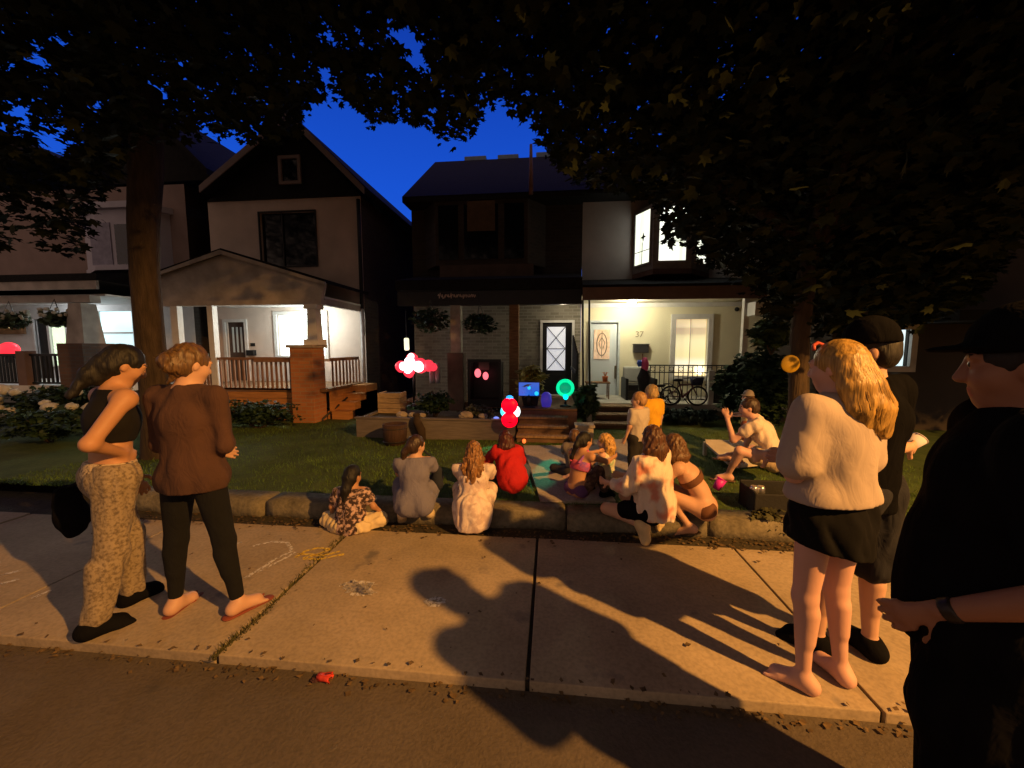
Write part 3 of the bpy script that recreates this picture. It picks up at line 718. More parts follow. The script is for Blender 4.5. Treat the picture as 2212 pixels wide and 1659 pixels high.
# porch of that house
px0, px1 = X(360, YP, 640), X(692, YP, 640)
zf = .78; zb = Z(652, YP, 560); zpa = Z(549, YP, 490); zpe = Z(612, YP, 690)
b = B(); xpm = X(488, YP, 550)
b.prism([(px0 - .05, zb), (px1 + .03, zb), (px1 + .12, zpe), (xpm, zpa), (px0 - .25, Z(600, YP, 365))], YP - .03, YP + .06); b.obj("pediment", m_dirtyw, H1)
b = B(); b.prism([(px0 - .3, Z(600, YP, 365) - .02), (xpm, zpa + .02), (px1 + .2, zpe - .02), (px1 + .2, zpe + .05), (xpm, zpa + .09), (px0 - .3, Z(600, YP, 365) + .05)], YP - .12, YF - .005); b.obj("porch_roof", m_dark, H1)
b = B(); b.prism([(px0 - .3, Z(600, YP, 365) - .06), (xpm, zpa - .03), (px1 + .2, zpe - .06), (px1 + .2, zpe + .0), (xpm, zpa + .05), (px0 - .3, Z(600, YP, 365) + .0)], YP - .15, YP - .121); b.obj("pediment_trim", m_dirtyw, H1)
b = B(); b.box(px0 - .05, px1 + .05, YP + .061, YF - .003, zb + .06, zb + .10); b.obj("porch_ceiling", mat("white porch ceiling", (.66, .66, .64), .8, .05, 3), H1)
b = B(); b.box(px0 - .05, px1 + .04, YP - .06, YP + .09, zb - .07, zb + .03); b.box(px1 - .05, px1 + .045, YP + .09, YF - .003, zb - .07, zb + .058); b.obj("porch_beam", m_dirtyw, H1)
b = B(); b.box(px0, px1 + .05, YP - .02, YF - .004, zf - .06, zf); b.obj("porch_floor", m_wood, H1)
pcx = X(679, YP, 690); zt = Z(746, YP, 660)
b = B(); b.box(X(643, YP, 800), X(690, YP, 800), YP - .22, YP + .2, ZL - .15, zt - .05); b.obj("brick_pier", m_redbrick, H1, bevel=.008)
b = B(); b.box(X(638, YP, 800), X(695, YP, 800), YP - .26, YP + .24, zt - .05, zt + .01); b.obj("pier_cap", mat("pier cap stone", (.33, .26, .20), .8), H1, bevel=.01)
b = B(); h0, h1 = .125, .105
for za, zb_, ra, rb in ((zt + .01, zt + .12, .15, .15), (zt + .12, zb - .16, .105, .088), (zb - .16, zb - .07, .13, .13)):
    b.hexa([(pcx - ra, YP - ra, za), (pcx + ra, YP - ra, za), (pcx + ra, YP + ra, za), (pcx - ra, YP + ra, za), (pcx - rb, YP - rb, zb_), (pcx + rb, YP - rb, zb_), (pcx + rb, YP + rb, zb_), (pcx - rb, YP + rb, zb_)])
b.obj("porch_column", m_white, H1)
lc = X(462, YP, 740); b = B(); b.box(lc - .06, lc + .06, YP - .05, YP + .07, zf, zb - .07); b.obj("porch_column", m_white, H1)
b = B(); b.box(px0 + .1, px0 + .26, YP - .05, YP + .07, zf, zb - .07); b.obj("porch_column", m_white, H1)
baluster_rail(H1, lc + .06, X(643, YP, 800), YP, Z(842, YP, 560), Z(772, YP, 560), m_railw, 17, .016)
baluster_rail(H1, px0 + .26, lc - .06, YP, Z(842, YP, 560), Z(772, YP, 560), m_railw, 9, .016)
b = B(); xr = pcx + .18; b.box(xr - .02, xr + .02, YP + .2, YF - .3, zf + .55, zf + .62)
for i in range(9): yy = YP + .25 + i * .14; b.box(xr - .015, xr + .015, yy, yy + .03, zf + .02, zf + .55)
b.obj("railing", m_railw, H1)
b = B(); nb = 5
for i in range(nb):
    za = ZL - .1 + (zf - ZL + .03) * i / nb; zc_ = ZL - .1 + (zf - ZL + .03) * (i + 1) / nb - .008; b.box(px0, X(643, YP, 800), YP + .01, YP + .05, za, zc_)
b.obj("porch_skirt", m_skirt, H1)
b = B(); b.box(pcx + .12, pcx + .16, YP + .2, YF, ZL - .1, zf - .07); b.obj("side_skirt", m_skirt, H1)
# side stairs with their black handrail
b = B()
for i in range(4): b.box(X(694, YP, 850), X(770, 7.9, 850), 7.55 + .26 * i, 8.9, ZL - .1 + .0, ZL + (zf - ZL - .02) * (i + 1) / 4)
b.obj("side_stairs", m_skirt, H1)
ra_, rb_ = P(697, 905, 7.35), P(765, 846, 8.3)
b = B(); b.tube([ra_ + (0, 0, -.12), ra_, rb_, rb_ + (0, .2, 0)], .022, 8); b.tube([rb_, rb_ + (0, 0, -.5)], .018, 8); b.obj("handrail", m_iron, H1, True)
xd = x1 - .02; b = B(); b.tube([(xd, YF - .08, ze - .1), (xd, YF - .08, 1.9)], .045, 10); b.obj("downspout", m_black, H1, True)
b = B(); b.tube([(xd, YF - .1, zb + .0), (xd, YF - .1, ZL)], .045, 10); b.obj("downspout", mat("pale downspout", (.45, .42, .42), .5), H1, True)
# window air box and mailbox
b = B(); b.box(X(538, YF, 740), X(553, YF, 740), YF - .12, YF - .002, Z(768, YF, 545), Z(756, YF, 545)); b.obj("mailbox", m_black, H1, bevel=.008)
b = B(); b.box(X(541, YF, 740), X(551, YF, 740), YF - .015, YF - .002, Z(748, YF, 545), Z(741, YF, 545)); b.obj("number_plate", m_dark, H1)

# flower boxes on the railing
b = B(); zt2 = Z(772, YP, 560)
t = thing("window_box", "long flower box hung along the porch railing top", "flower box", (X(580, YP, 770), YP - .1, zt2))
b.box(X(560, YP, 770), X(640, YP, 770), YP - .16, YP - .035, zt2 - .09, zt2 + .01); b.obj("box", m_railw, t)

# ---- far left house with its lit porch
H0 = thing("bay_window_house", "house with a lilac upper bay window and a lit porch hung with flower baskets", "house", (X(120, YF), YF, ZL))
a0, a1 = -19.0, X(405, YF, 500)
ze0 = Z(395, YF, 450)
hx = [(X(212, YF, 720), X(292, YF, 720), Z(775, YF, 250), Z(672, YF, 250)), (X(80, YF, 740), X(108, YF, 740), .75, Z(690, YF, 95))]
b = B(); wall(b, a0, a1, 0, Z(640, YF, 150), YF, hx); b.obj("porch_wall", m_white, H0)
b = B(); wall(b, a0, a1, Z(640, YF, 150), ze0, YF); b.obj("upper_wall", m_pinkwall, H0)
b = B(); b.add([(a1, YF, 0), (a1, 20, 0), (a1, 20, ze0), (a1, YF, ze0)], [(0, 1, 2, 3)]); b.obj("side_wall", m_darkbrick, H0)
xa = X(300, YF, 225); za = Z(215, YF, 320); xb, zb2 = X(470, YF, 390), Z(388, YF, 465)
xl = 2 * xa - xb
b = B(); b.prism([(xl, zb2), (xb, zb2), (xa, za)], YF - .02, YF + .05); b.obj("gable", m_dark, H0)
b = B()
for ex in (xl, xb): b.prism([(xa, za), (ex, zb2), (ex, zb2 + .14), (xa, za + .16)], YF - .3, 20)
b.obj("roof", m_dark, H0)
b = B(); b.prism([(a0, Z(350, YF, 100)), (X(150, YF, 350), Z(350, YF, 150)), (X(30, YF, 300), Z(295, YF, 30)), (a0, Z(295, YF, 30))], YF - .2, 18); b.obj("side_roof", m_dark, H0)
window(H0, *hx[0], YF, m_white, w_cyan, .09, .05, muntin_z=((hx[0][2] * .45 + hx[0][3] * .55),), mw=.05)
b = B(); frame(b, *hx[1], YF, .06, .04); dd = b.obj("door", m_white, H0)
b = B(); b.box(hx[1][0], hx[1][1], YF + .05, YF + .08, hx[1][2], hx[1][3]); b.obj("door_leaf", m_black, dd)
bx0, bx1, bz0, bz1 = X(116, YF, 750), X(150, YF, 750), Z(790, YF, 130), Z(700, YF, 130)
window(H0, bx0, bx1, bz0, bz1, YF - .03, m_white, emit("yellow green lit window", (.78, .92, .70), 1.05), .03, .03, reveal=.03)
# upper bay
by = YF - .55
u0, u1, u2 = X(180, YF, 520), X(240, by, 520), X(298, by, 520)
z0b, z1b = Z(583, by, 230), Z(450, by, 230)
b = B(); b.slab([(u0, YF), (u1 - .5, by), (u2, by), (u2 + .35, YF)], z0b, z0b + .12); b.slab([(u0 - .05, YF), (u1 - .55, by - .05), (u2 + .05, by - .05), (u2 + .4, YF)], z1b, z1b + .14)
b.slab([(u0 + .05, YF), (u1 - .45, by + .05), (u2 - .05, by + .05), (u2 + .3, YF)], z0b + .12, z1b); bay = b.obj("bay_window", m_bluewall, H0)
q0, q1 = X(246, by, 520), X(278, by, 520)
b = B(); b.box(q0, q1, by + .03, by + .049, Z(572, by, 260), Z(483, by, 260)); b.obj("pane", mat("blue black glass", (.01, .016, .04), .1, spec=.5), bay)
b = B(); b.box(X(192, by, 520), X(236, by, 520), by + .03, by + .049, Z(572, by, 215), Z(480, by, 215)); b.obj("blind", mat("lilac blind", (.30, .29, .38), .8), bay)
# porch roof, beam, posts
yq = YP
b = B(); zr0, zr1 = Z(612, yq, 120), Z(598, yq, 120)
b.hexa([(a0, yq - .3, zr0), (X(245, yq, 610), yq - .3, zr0), (a1 - .2, YF - .003, zr0 - .05), (a0, YF - .003, zr0 - .05), (a0, yq - .3, zr1), (X(245, yq, 610), yq - .3, zr1), (a1 - .2, YF - .003, zr1 + .4), (a0, YF - .003, zr1 + .4)]); b.obj("porch_roof", m_dark, H0)
b = B(); b.box(a0, X(240, yq, 620), yq - .27, yq - .22, Z(630, yq, 120), zr0 - .003); b.obj("fascia", m_dirtyw, H0)
b = B(); b.box(a0, X(205, yq, 640), yq - .1, yq + .1, Z(655, yq, 120), Z(640, yq, 120)); b.obj("porch_beam", m_dirtyw, H0)
b = B(); b.box(a0, X(215, yq, 640), yq + .11, YF - .003, Z(640, yq, 120) + .01, Z(640, yq, 120) + .05); b.obj("porch_ceiling", m_white, H0)
b = B(); c0 = X(182, yq, 700); zp = Z(742, yq, 180)
b.hexa([(c0 - .22, yq - .2, zp), (c0 + .22, yq - .2, zp), (c0 + .22, yq + .2, zp), (c0 - .22, yq + .2, zp), (c0 - .15, yq - .14, Z(656, yq, 180)), (c0 + .15, yq - .14, Z(656, yq, 180)), (c0 + .15, yq + .14, Z(656, yq, 180)), (c0 - .15, yq + .14, Z(656, yq, 180))]); b.obj("porch_column", m_dirtyw, H0)
b = B(); b.box(c0 - .3, c0 + .3, yq - .3, yq + .3, ZL - .1, zp); b.obj("brick_pier", brick("brown brick", (.13, .075, .055), (.10, .06, .045), (.10, .08, .07)), H0)
zf0 = Z(832, yq, 100); b = B(); b.box(a0, c0 + .4, yq - .1, YF - .003, zf0 - .16, zf0); b.obj("porch_floor", m_white, H0)
nb0 = X(60, yq, 800); b = B(); b.box(nb0 - .11, nb0 + .11, yq - .1, yq + .1, zf0, Z(758, yq, 60)); b.obj("newel_post", m_brownfascia, H0)
baluster_rail(H0, -13.5, nb0 - .11, yq, zf0 + .03, Z(764, yq, 30), m_black, 22, .016)
baluster_rail(H0, nb0 + .11, c0 - .3, yq, zf0 + .03, Z(764, yq, 100), m_black, 10, .016)
baluster_rail(H0, c0 + .3, a1 - .3, yq, zf0 + .03, Z(775, yq, 250), m_black, 12, .016)
# wooden name board on that porch wall and a red glowing lamp
t = thing("porch_lantern", "rounded red glowing lantern on the far left porch rail", "lantern", tuple(P(18, 765, yq + .25)))
c = P(20, 753, yq + .25); b = B(); b.ball((c[0], c[1], c[2] - .02), .22, 18, 10, (1, .6, .75)); b.obj("shade", emit("red lantern", (1, .03, .05), 1.3), t, True)
b = B(); b.lathe((c[0], c[1], c[2] - .32), [(.05, 0), (.04, .08), (.12, .16)], 12); b.obj("base", m_black, t)
t = thing("hanging_board", "brown wooden board with small yellow bulbs on the left porch wall", "board", tuple(P(20, 710, YF - .1)))
b = B(); b.box(X(-25, YF - .1, 705), X(50, YF - .1, 705), YF - .09, YF - .05, Z(722, YF, 20), Z(700, YF, 20)); b.obj("board", m_wood, t)
b = B()
for q in (6, 20, 44): c = P(q, 706, YF - .12); b.ball(tuple(c), .03)
b.obj("bulbs", emit("warm bulb", (1, .7, .3), 2.5), t)

# ---- the dark left half of the semi-detached pair
YD = 9.6
d0, d1 = X(892, YD, 600), X(1256, YD, 600)
zev = Z(418, YD, 1000)
H2 = thing("dark_brick_house", "dark brick half of the semi with a flat topped hipped roof and pale porch wall", "house", ((d0 + d1) / 2, YD, ZL))
dw = (X(1172, YD, 760), X(1235, YD, 760), .45, Z(697, YD, 1200))
zmid = Z(640, YD, 1000)
b = B(); wall(b, d0, d1, zmid, zev, YD); b.obj("wall", m_darkbrick, H2)
b = B(); wall(b, d0, d1, 0, zmid, YD, [dw]); b.obj("porch_wall", m_palebrick, H2)
b = B(); b.add([(d0, YD, 0), (d0, 20, 0), (d0, 20, zev), (d0, YD, zev)], [(3, 2, 1, 0)]); b.obj("side_wall", m_darkbrick, H2)
yr = 12.2; rx0 = X(940, yr, 348); zr = Z(347, yr, 1000); rx1 = X(1300, yr, 348)
ex0 = X(868, 9.05, 420); zeo = Z(424, 9.05, 900)
b = B(); b.hexa([(ex0, 9.05, zeo), (d1, 9.05, zeo), (d1, 18, zeo), (ex0, 18, zeo), (rx0, yr, zr), (d1, yr, zr), (d1, 16, zr), (rx0, 16, zr)]); b.obj("roof", m_dark, H2)
b = B(); b.box(ex0, d1, 9.06, YD, zeo - .12, zeo - .003); b.obj("eave_board", m_dark, H2)
for ua, ub in ((1003, 1050), (1075, 1120)):
    b = B(); b.box(X(ua, yr + .05, 345), X(ub, yr + .05, 345), yr + .04, yr + .5, zr - .05, zr + .14); b.obj("roof_panel", mat("pale blue metal", (.07, .13, .26), .3, spec=.6), H2, bevel=.02)
c = P(1147, 420, 9.02); c2 = P(1147, 312, 9.02); b = B(); b.tube([c, c * .5 + c2 * .5, c2], [.05, .045, .03], 10); b.obj("vent_pipe", mat("dull red pipe", (.24, .13, .11), .7), H2, True)
# dark bay
yb = YD - .5
f0, f1 = X(940, yb, 500), X(1140, yb, 500); zb0, zb1 = Z(572, yb, 1040), Z(432, yb, 1040)
b = B(); b.slab([(f0 - .4, YD - .003), (f0, yb), (f1, yb), (f1 + .4, YD - .003)], zb0, zb1); bay = b.obj("bay_window", m_darkbrick, H2)
for ua, ub in ((948, 990), (1003, 1076), (1090, 1132)):
    b = B(); b.box(X(ua, yb, 500), X(ub, yb, 500), yb - .03, yb - .003, Z(560, yb, 1040), Z(442, yb, 1040)); b.obj("pane", m_glass, bay)
b = B(); b.box(X(1010, yb, 480), X(1070, yb, 480), yb - .05, yb - .032, Z(500, yb, 1040), Z(435, yb, 1040)); b.obj("blind", mat("tan half blind", (.10, .065, .035), .9), bay)
b = B(); b.box(X(950, yb - .05, 585), X(1152, yb - .05, 585), yb - .06, yb + .1, Z(600, yb, 1040), Z(573, yb, 1040)); b.obj("bay_apron", mat("dull brown board", (.10, .07, .055), .9, .15, 4), H2)
# its porch
ypd = 8.3
g0, g1 = X(862, ypd, 640), X(1256, ypd, 640)
b = B(); b.hexa([(g0, ypd - .2, Z(628, ypd, 1040)), (g1, ypd - .2, Z(628, ypd, 1040)), (g1, YD - .004, Z(640, ypd, 1040)), (g0, YD - .004, Z(640, ypd, 1040)), (g0, ypd - .2, Z(606, ypd, 1040)), (g1, ypd - .2, Z(606, ypd, 1040)), (g1, YD - .004, Z(606, ypd, 1040) + .35), (g0, YD - .004, Z(606, ypd, 1040) + .35)]); b.obj("porch_roof", m_dark, H2)
b = B(); b.box(g0, g1, ypd - .1, ypd + .05, Z(660, ypd, 1040), Z(629, ypd, 1040)); b.obj("porch_beam", m_black, H2)
# the pale lettering board on the beam (a line of script too blurred to read)
sp0, sp1 = P(946, 639, ypd - .13), P(1028, 639, ypd - .13)
b = B(); pts = []
for i in range(90):
    t_ = i / 89; pts.append(sp0 + (sp1 - sp0) * t_ + np.array([.012 * math.sin(i * .9), 0, .032 * math.sin(i * 1.31) * (1 + .9 * (i in (4, 5, 6, 30, 31, 32, 60, 61, 62))) - .03 * (12 < i < 16)]))
b.tube(pts, .011, 5)
t = thing("porch_sign", "pale cursive lettering mounted on the dark porch beam", "sign", tuple((sp0 + sp1) / 2)); b.obj("lettering", mat("pale lettering", (.52, .40, .36), .6), t)
b = B(); b.box(sp0[0] - .05, sp1[0] + .05, ypd - .12, ypd - .103, sp0[2] - .09, sp0[2] + .09); b.obj("backing_board", m_black, t)
c0 = X(986, ypd, 700); b = B(); b.box(c0 - .11, c0 + .11, ypd - .1, ypd + .1, 1.5, Z(660, ypd, 1040)); b.obj("porch_column", mat("greyed white column", (.36, .33, .28), .7), H2)
b = B(); b.box(c0 - .17, c0 + .17, ypd - .17, ypd + .17, ZL - .1, 1.5); b.obj("column_pier", mat("dull pier", (.13, .10, .08), .8, .2, 6), H2)
c1 = X(1111, ypd, 700); b = B(); b.box(c1 - .10, c1 + .10, ypd - .1, ypd + .1, ZL - .1, Z(660, ypd, 1040)); b.obj("porch_column", m_wood, H2)
c2_ = X(1243, ypd, 700)
b = B(); b.box(g0, g1, ypd - .05, YD - .005, .30, .42); b.obj("porch_floor", m_wood, H2)
b = B(); frame(b, *dw, YD, .06, .04); dr = b.obj("door", m_white, H2)
b = B(); b.box(dw[0], dw[1], YD + .04, YD + .08, dw[2], dw[3]); b.obj("door_leaf", m_black, dr)
e0, e1, ez0, ez1 = X(1181, YD, 760), X(1221, YD, 760), Z(800, YD, 1200), Z(706, YD, 1200)
b = B(); b.box(e0, e1, YD + .02, YD + .038, ez0, ez1); sp = b.obj("screen_panel", emit("glowing white screen", (.80, .82, .92), .55, (.8, .8, .8)), dr, bevel=.005)  # white panel given a glow of its own
b = B(); zm = (ez0 + ez1) / 2
for za_, zb_ in ((ez0, zm), (zm, ez1)):
    for xa_, xb_ in ((e0, e1), (e1, e0)): b.tube([(xa_, YD + .012, za_), (xb_, YD + .012, zb_)], .012, 6)
b.tube([(e0, YD + .012, zm), (e1, YD + .012, zm)], .012, 6); b.obj("cross_bars", mat("grey bars", (.25, .25, .28), .5), dr)
# the picket side rail
b = B()
for i in range(9):
    yy = 7.6 + i * .2; b.box(c2_ - .01, c2_ + .03, yy, yy + .08, .45, 1.5 + .05 * i)
b.box(c2_ - .03, c2_ - .011, 7.55, 9.4, 1.1, 1.17); b.obj("slatted_screen", mat("charcoal slats", (.03, .028, .03), .7), H2)
for un in (1259, 1273):
    b = B(); b.tube([P(un, 648, ypd - .1), P(un, 735, ypd - .1), P(un + 1, 862, ypd - .1)], .022, 8); b.obj("downspout", mat("dark downspout", (.05, .05, .05), .5), H2, True)

# ---- the pale right half, number on the wall
H3 = thing("pale_semi_house", "cream right half of the semi with the brightly lit porch and upper bay window", "house", (X(1450, YD), YD, ZL))
s0, s1 = d1 + .004, X(1720, YD, 700)
zpf = .45
dw = (X(1275, YD, 780), X(1333, YD, 780), zpf, Z(697, YD, 1300)); ww = (X(1458, YD, 740), X(1527, YD, 740), Z(812, YD, 1490), Z(689, YD, 1490))
zmid = Z(640, YD, 1400)
b = B(); wall(b, s0, s1, 0, zmid, YD, [dw, ww]); b.obj("porch_wall", m_cream, H3)
b = B(); wall(b, s0, s1, zmid, zev + .06, YD); b.obj("upper_wall", mat("pale grey stucco", (.50, .45, .45), .95, .1, 2, .2), H3)
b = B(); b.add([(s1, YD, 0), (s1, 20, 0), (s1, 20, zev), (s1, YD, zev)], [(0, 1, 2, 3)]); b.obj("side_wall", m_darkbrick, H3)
b = B(); b.hexa([(d1, 9.05, zeo), (s1 + .4, 9.05, zeo), (s1 + .4, 18, zeo), (d1, 18, zeo), (d1, yr, zr), (s1 - 1.2, yr, zr), (s1 - 1.2, 16, zr), (d1, 16, zr)]); b.obj("roof", m_dark, H3)
b = B(); b.box(d1, s1 + .4, 9.06, YD, zeo - .08, zeo - .003); b.obj("eave_board", m_dark, H3)
b = B(); b.box(X(1158, yr + .05, 345), X(1200, yr + .05, 345), yr + .04, yr + .5, zr - .05, zr + .16); b.obj("roof_panel", mat("pale blue metal", (.07, .13, .26)), H3, bevel=.02)
# upper bay with three lit panes
yb = YD - .62
q = [(X(1368, YD, 510), YD - .003), (X(1412, yb, 510), yb), (X(1496, yb, 510), yb), (X(1535, YD, 510), YD - .003)]
zb0, zb1 = Z(580, yb, 1450), Z(436, yb, 1450)
b = B(); b.slab(q, zb0, zb1); bay = b.obj("bay_window", mat("grey bay frame", (.30, .29, .29), .7), H3)
def onface(p0, p1, t0, t1, za_, zb_, out=.012, th=.01):
    p0, p1 = np.array(p0), np.array(p1); d = p1 - p0; n_ = nrm([d[1], -d[0], 0])[:2]
    A_, B_ = p0 + d * t0 + n_ * out, p0 + d * t1 + n_ * out; C_, D_ = p0 + d * t0 + n_ * (out - th), p0 + d * t1 + n_ * (out - th)
    return [(A_[0], A_[1], za_), (B_[0], B_[1], za_), (D_[0], D_[1], za_), (C_[0], C_[1], za_), (A_[0], A_[1], zb_), (B_[0], B_[1], zb_), (D_[0], D_[1], zb_), (C_[0], C_[1], zb_)]
zw0, zw1 = Z(563, yb, 1450), Z(446, yb, 1450)
for i, (t0, t1) in enumerate(((.14, .86), (.14, .84), (.2, .75))):
    b = B(); b.hexa(onface(q[i], q[i + 1], t0, t1, zw0, zw1)); b.obj("pane", w_bay, bay)
    b = B(); e = .05
    for (ta, tb, zA, zB) in ((t0 - .05, t0, zw0 - e, zw1 + e), (t1, t1 + .05, zw0 - e, zw1 + e), (t0, t1, zw1, zw1 + e), (t0, t1, zw0 - e, zw0)): b.hexa(onface(q[i], q[i + 1], ta, tb, zA, zB, .03, .028))
    if i == 0:
        b.hexa(onface(q[i], q[i + 1], (t0 + t1) / 2 - .012, (t0 + t1) / 2 + .012, zw0, zw0 + (zw1 - zw0) * .42, .02, .006)); b.hexa(onface(q[i], q[i + 1], t0, t1, zw0 + (zw1 - zw0) * .24, zw0 + (zw1 - zw0) * .255, .021, .006))
    b.obj("sash", mat("grey sash", (.34, .33, .34), .6), bay)
# star and bird shaped ornaments hung in the panes
c = P(1386, 505, yb - .02); cc = np.array(onface(q[0], q[1], .55, .6, 0, 0, .03)[0][:2])
b = B(); st = []
for k in range(8): r_ = .10 if k % 2 == 0 else .035; st.append((r_ * math.cos(math.pi * k / 4), r_ * math.sin(math.pi * k / 4)))
dr_ = nrm(np.array([q[1][0] - q[0][0], q[1][1] - q[0][1], 0]))
vs = [(cc[0] + dr_[0] * a_, cc[1] + dr_[1] * a_ - .01, c[2] + e_) for a_, e_ in st]; vs += [(x_ + .004, y_ - .012, z_) for x_, y_, z_ in vs]
b.add(vs, [tuple(range(8)), tuple(range(15, 7, -1))] + [(i, (i + 1) % 8, (i + 1) % 8 + 8, i + 8) for i in range(8)]); b.obj("star_ornament", m_black, bay)
b = B(); b.slab([(a_ * 1.0, b_ - .03 if b_ < YD - .1 else b_ - .002) for a_, b_ in q], Z(592, yb, 1450), Z(581, yb, 1450)); b.obj("bay_sill", m_brownfascia, H3)
# porch
yp3 = 8.3
h0, h1 = X(1257, yp3, 640), X(1645, yp3, 640)
b = B(); zfa, zfb = Z(649, yp3, 1400), Z(622, yp3, 1400)
b.box(h0, h1, yp3 - .2, yp3 - .14, zfa, zfb); b.obj("fascia", m_brownfascia, H3)
b = B(); b.hexa([(h0, yp3 - .2, zfb + .003), (h1, yp3 - .2, zfb + .003), (h1, YD - .004, zfb + .003), (h0, YD - .004, zfb + .003), (h0, yp3 - .2, zfb + .05), (h1, yp3 - .2, zfb + .05), (h1, YD - .004, zfb + .4), (h0, YD - .004, zfb + .4)]); b.obj("porch_roof", m_dark, H3)
b = B(); zcl = zfa + .09; b.box(h0, h1, yp3 - .138, YD - .004, zcl, zcl + .04); b.obj("porch_ceiling", mat("cream ceiling boards", (.62, .59, .48), .8, .05, 3), H3)
b = B(); b.box(s0 + .02, s1 - .3, YD - .06, YD - .004, zcl - .1, zcl - .003); b.obj("ceiling_moulding", m_white, H3)
b = B(); b.box(h0, h1 + .6, yp3 - .1, YD - .005, zpf - .14, zpf); b.obj("porch_floor", mat("pale porch floor", (.40, .38, .34), .8, .15, 4), H3)
b = B(); b.box(X(1376, yp3, 890), h1 + .6, yp3 - .06, yp3 - .02, 0, zpf - .141); b.obj("porch_foundation", mat("dull foundation", (.11, .085, .06), .95, .3, 3, .4), H3)
b = B(); b.box(h1 - .35, h1 - .25, yp3 - .08, yp3 + .02, zpf, zfa + .08); b.obj("porch_column", m_white, H3)
b = B(); xq = X(1536, yp3, 800); b.box(xq - .05, xq + .05, yp3 - .06, yp3 + .04, zpf, Z(800, yp3, 1536)); b.obj("railing_post", m_white, H3)
# door
b = B(); frame(b, *dw, YD, .05, .05); dr = b.obj("door", mat("blue grey trim", (.48, .54, .58), .6), H3)
b = B(); b.box(dw[0], dw[1], YD + .03, YD + .06, dw[2], dw[3]); b.obj("door_leaf", mat("pale blue white door", (.60, .66, .70), .5, .03, 3), dr)
gx0, gx1, gz0, gz1 = X(1283, YD, 750), X(1317, YD, 750), Z(776, YD, 1300), Z(712, YD, 1300)
gm = emit("warm patterned door glass", (.62, .42, .26), .62, tex=((14, 14, 10), (.40, .26, .15), (.80, .60, .42)))
b = B(); b.box(gx0, gx1, YD + .012, YD + .028, gz0, gz1); b.obj("door_glass", gm, dr)
b = B(); ov = [((gx0 + gx1) / 2 + .12 * math.cos(t_), YD + .008, (gz0 + gz1) / 2 + .27 * math.sin(t_)) for t_ in np.linspace(0, 6.283, 30)]; b.tube(ov, .012, 6)
b.tube([((gx0 + gx1) / 2, YD + .008, gz0 + .04), ((gx0 + gx1) / 2, YD + .008, gz1 - .04)], .008, 6)
for sg in (-1, 1): b.tube([((gx0 + gx1) / 2 + sg * .03, YD + .008, (gz0 + gz1) / 2 - .1), ((gx0 + gx1) / 2 + sg * .07, YD + .008, (gz0 + gz1) / 2 + .05), ((gx0 + gx1) / 2, YD + .008, (gz0 + gz1) / 2 + .17)], .008, 6)
b.obj("glass_tracery", mat("lead tracery", (.30, .20, .12), .5), dr)
b = B(); xk = X(1329, YD, 800); b.box(xk - .015, xk + .015, YD - .03, YD + .029, Z(818, YD, 1329), Z(790, YD, 1329)); b.obj("door_handle", mat("dull brass", (.16, .13, .08), .4, metal=.6), dr, bevel=.005)
# window with blinds
pm = bpy.data.materials.new("lit cream blind"); pm.use_nodes = True
N = pm.node_tree.nodes; L = pm.node_tree.links; bs = N["Principled BSDF"]; tc = N.new("ShaderNodeTexCoord"); sx = N.new("ShaderNodeSeparateXYZ"); L.new(tc.outputs["Object"], sx.inputs[0])
mr = N.new("ShaderNodeMapRange"); mr.inputs["From Min"].default_value = ww[2]; mr.inputs["From Max"].default_value = ww[3]; L.new(sx.outputs["Z"], mr.inputs["Value"])
rp = N.new("ShaderNodeValToRGB"); rp.color_ramp.interpolation = "EASE"; el = rp.color_ramp.elements; el[0].position = 0; el[0].color = (1, .78, .42, 1); el[1].position = 1; el[1].color = (.72, .55, .30, 1)
for p_, c_ in ((.22, (1, .92, .66, 1)), (.36, (.86, .72, .36, 1)), (.60, (.90, .77, .42, 1)), (.70, (.80, .66, .36, 1)), (.75, (.55, .42, .26, 1)), (.84, (.50, .38, .24, 1)), (.87, (.74, .58, .36, 1))):
    e_ = el.new(p_); e_.color = c_
L.new(mr.outputs[0], rp.inputs["Fac"]); L.new(rp.outputs["Color"], bs.inputs["Emission Color"]); bs.inputs["Emission Strength"].default_value = 1.0; bs.inputs["Base Color"].default_value = (.6, .5, .3, 1)
window(H3, *ww, YD, m_white, pm, .11, .06, muntin_x=((ww[0] + ww[1]) / 2,), mw=.012)
# interior lamp glow behind the lower right of the blind: a lamp bulb on the sill
c = P(1512, 800, YD + .02); b = B(); b.ball((c[0], YD + .05, c[2]), .10, 14, 9, (1, .2, 1)); b.obj("window_lamp", emit("window lamp", (1, .93, .70), 4), H3, True)
# number and mailbox
bpy.context.view_layer.update()
fc = bpy.data.curves.new("house_number", "FONT"); fc.body = "37"; fc.size = .20; fc.extrude = .008; fc.align_x = "CENTER"
fo = bpy.data.objects.new("tmp", fc); COL.objects.link(fo); bpy.context.view_layer.update()
me = bpy.data.meshes.new_from_object(fo.evaluated_get(bpy.context.evaluated_depsgraph_get())); COL.objects.unlink(fo); bpy.data.objects.remove(fo)
c = P(1381, 728, YD - .01); me.transform(Matrix.Translation(tuple(c)) @ Matrix.Rotation(math.pi / 2, 4, "X")); me.name = "house_number"
link("house_number", me, mat("dull grey metal", (.30, .26, .17), .6), H3)
mb = thing("mailbox", "dark wall mailbox below the house number", "mailbox", tuple(P(1383, 752, YD - .06)))
b = B(); mx0, mx1, mz0, mz1 = X(1367, YD, 752), X(1399, YD, 752), Z(762, YD, 1383), Z(745, YD, 1383); b.box(mx0, mx1, YD - .12, YD - .002, mz0, mz1); b.obj("box", mat("charcoal metal", (.03, .028, .03), .4), mb, bevel=.012)
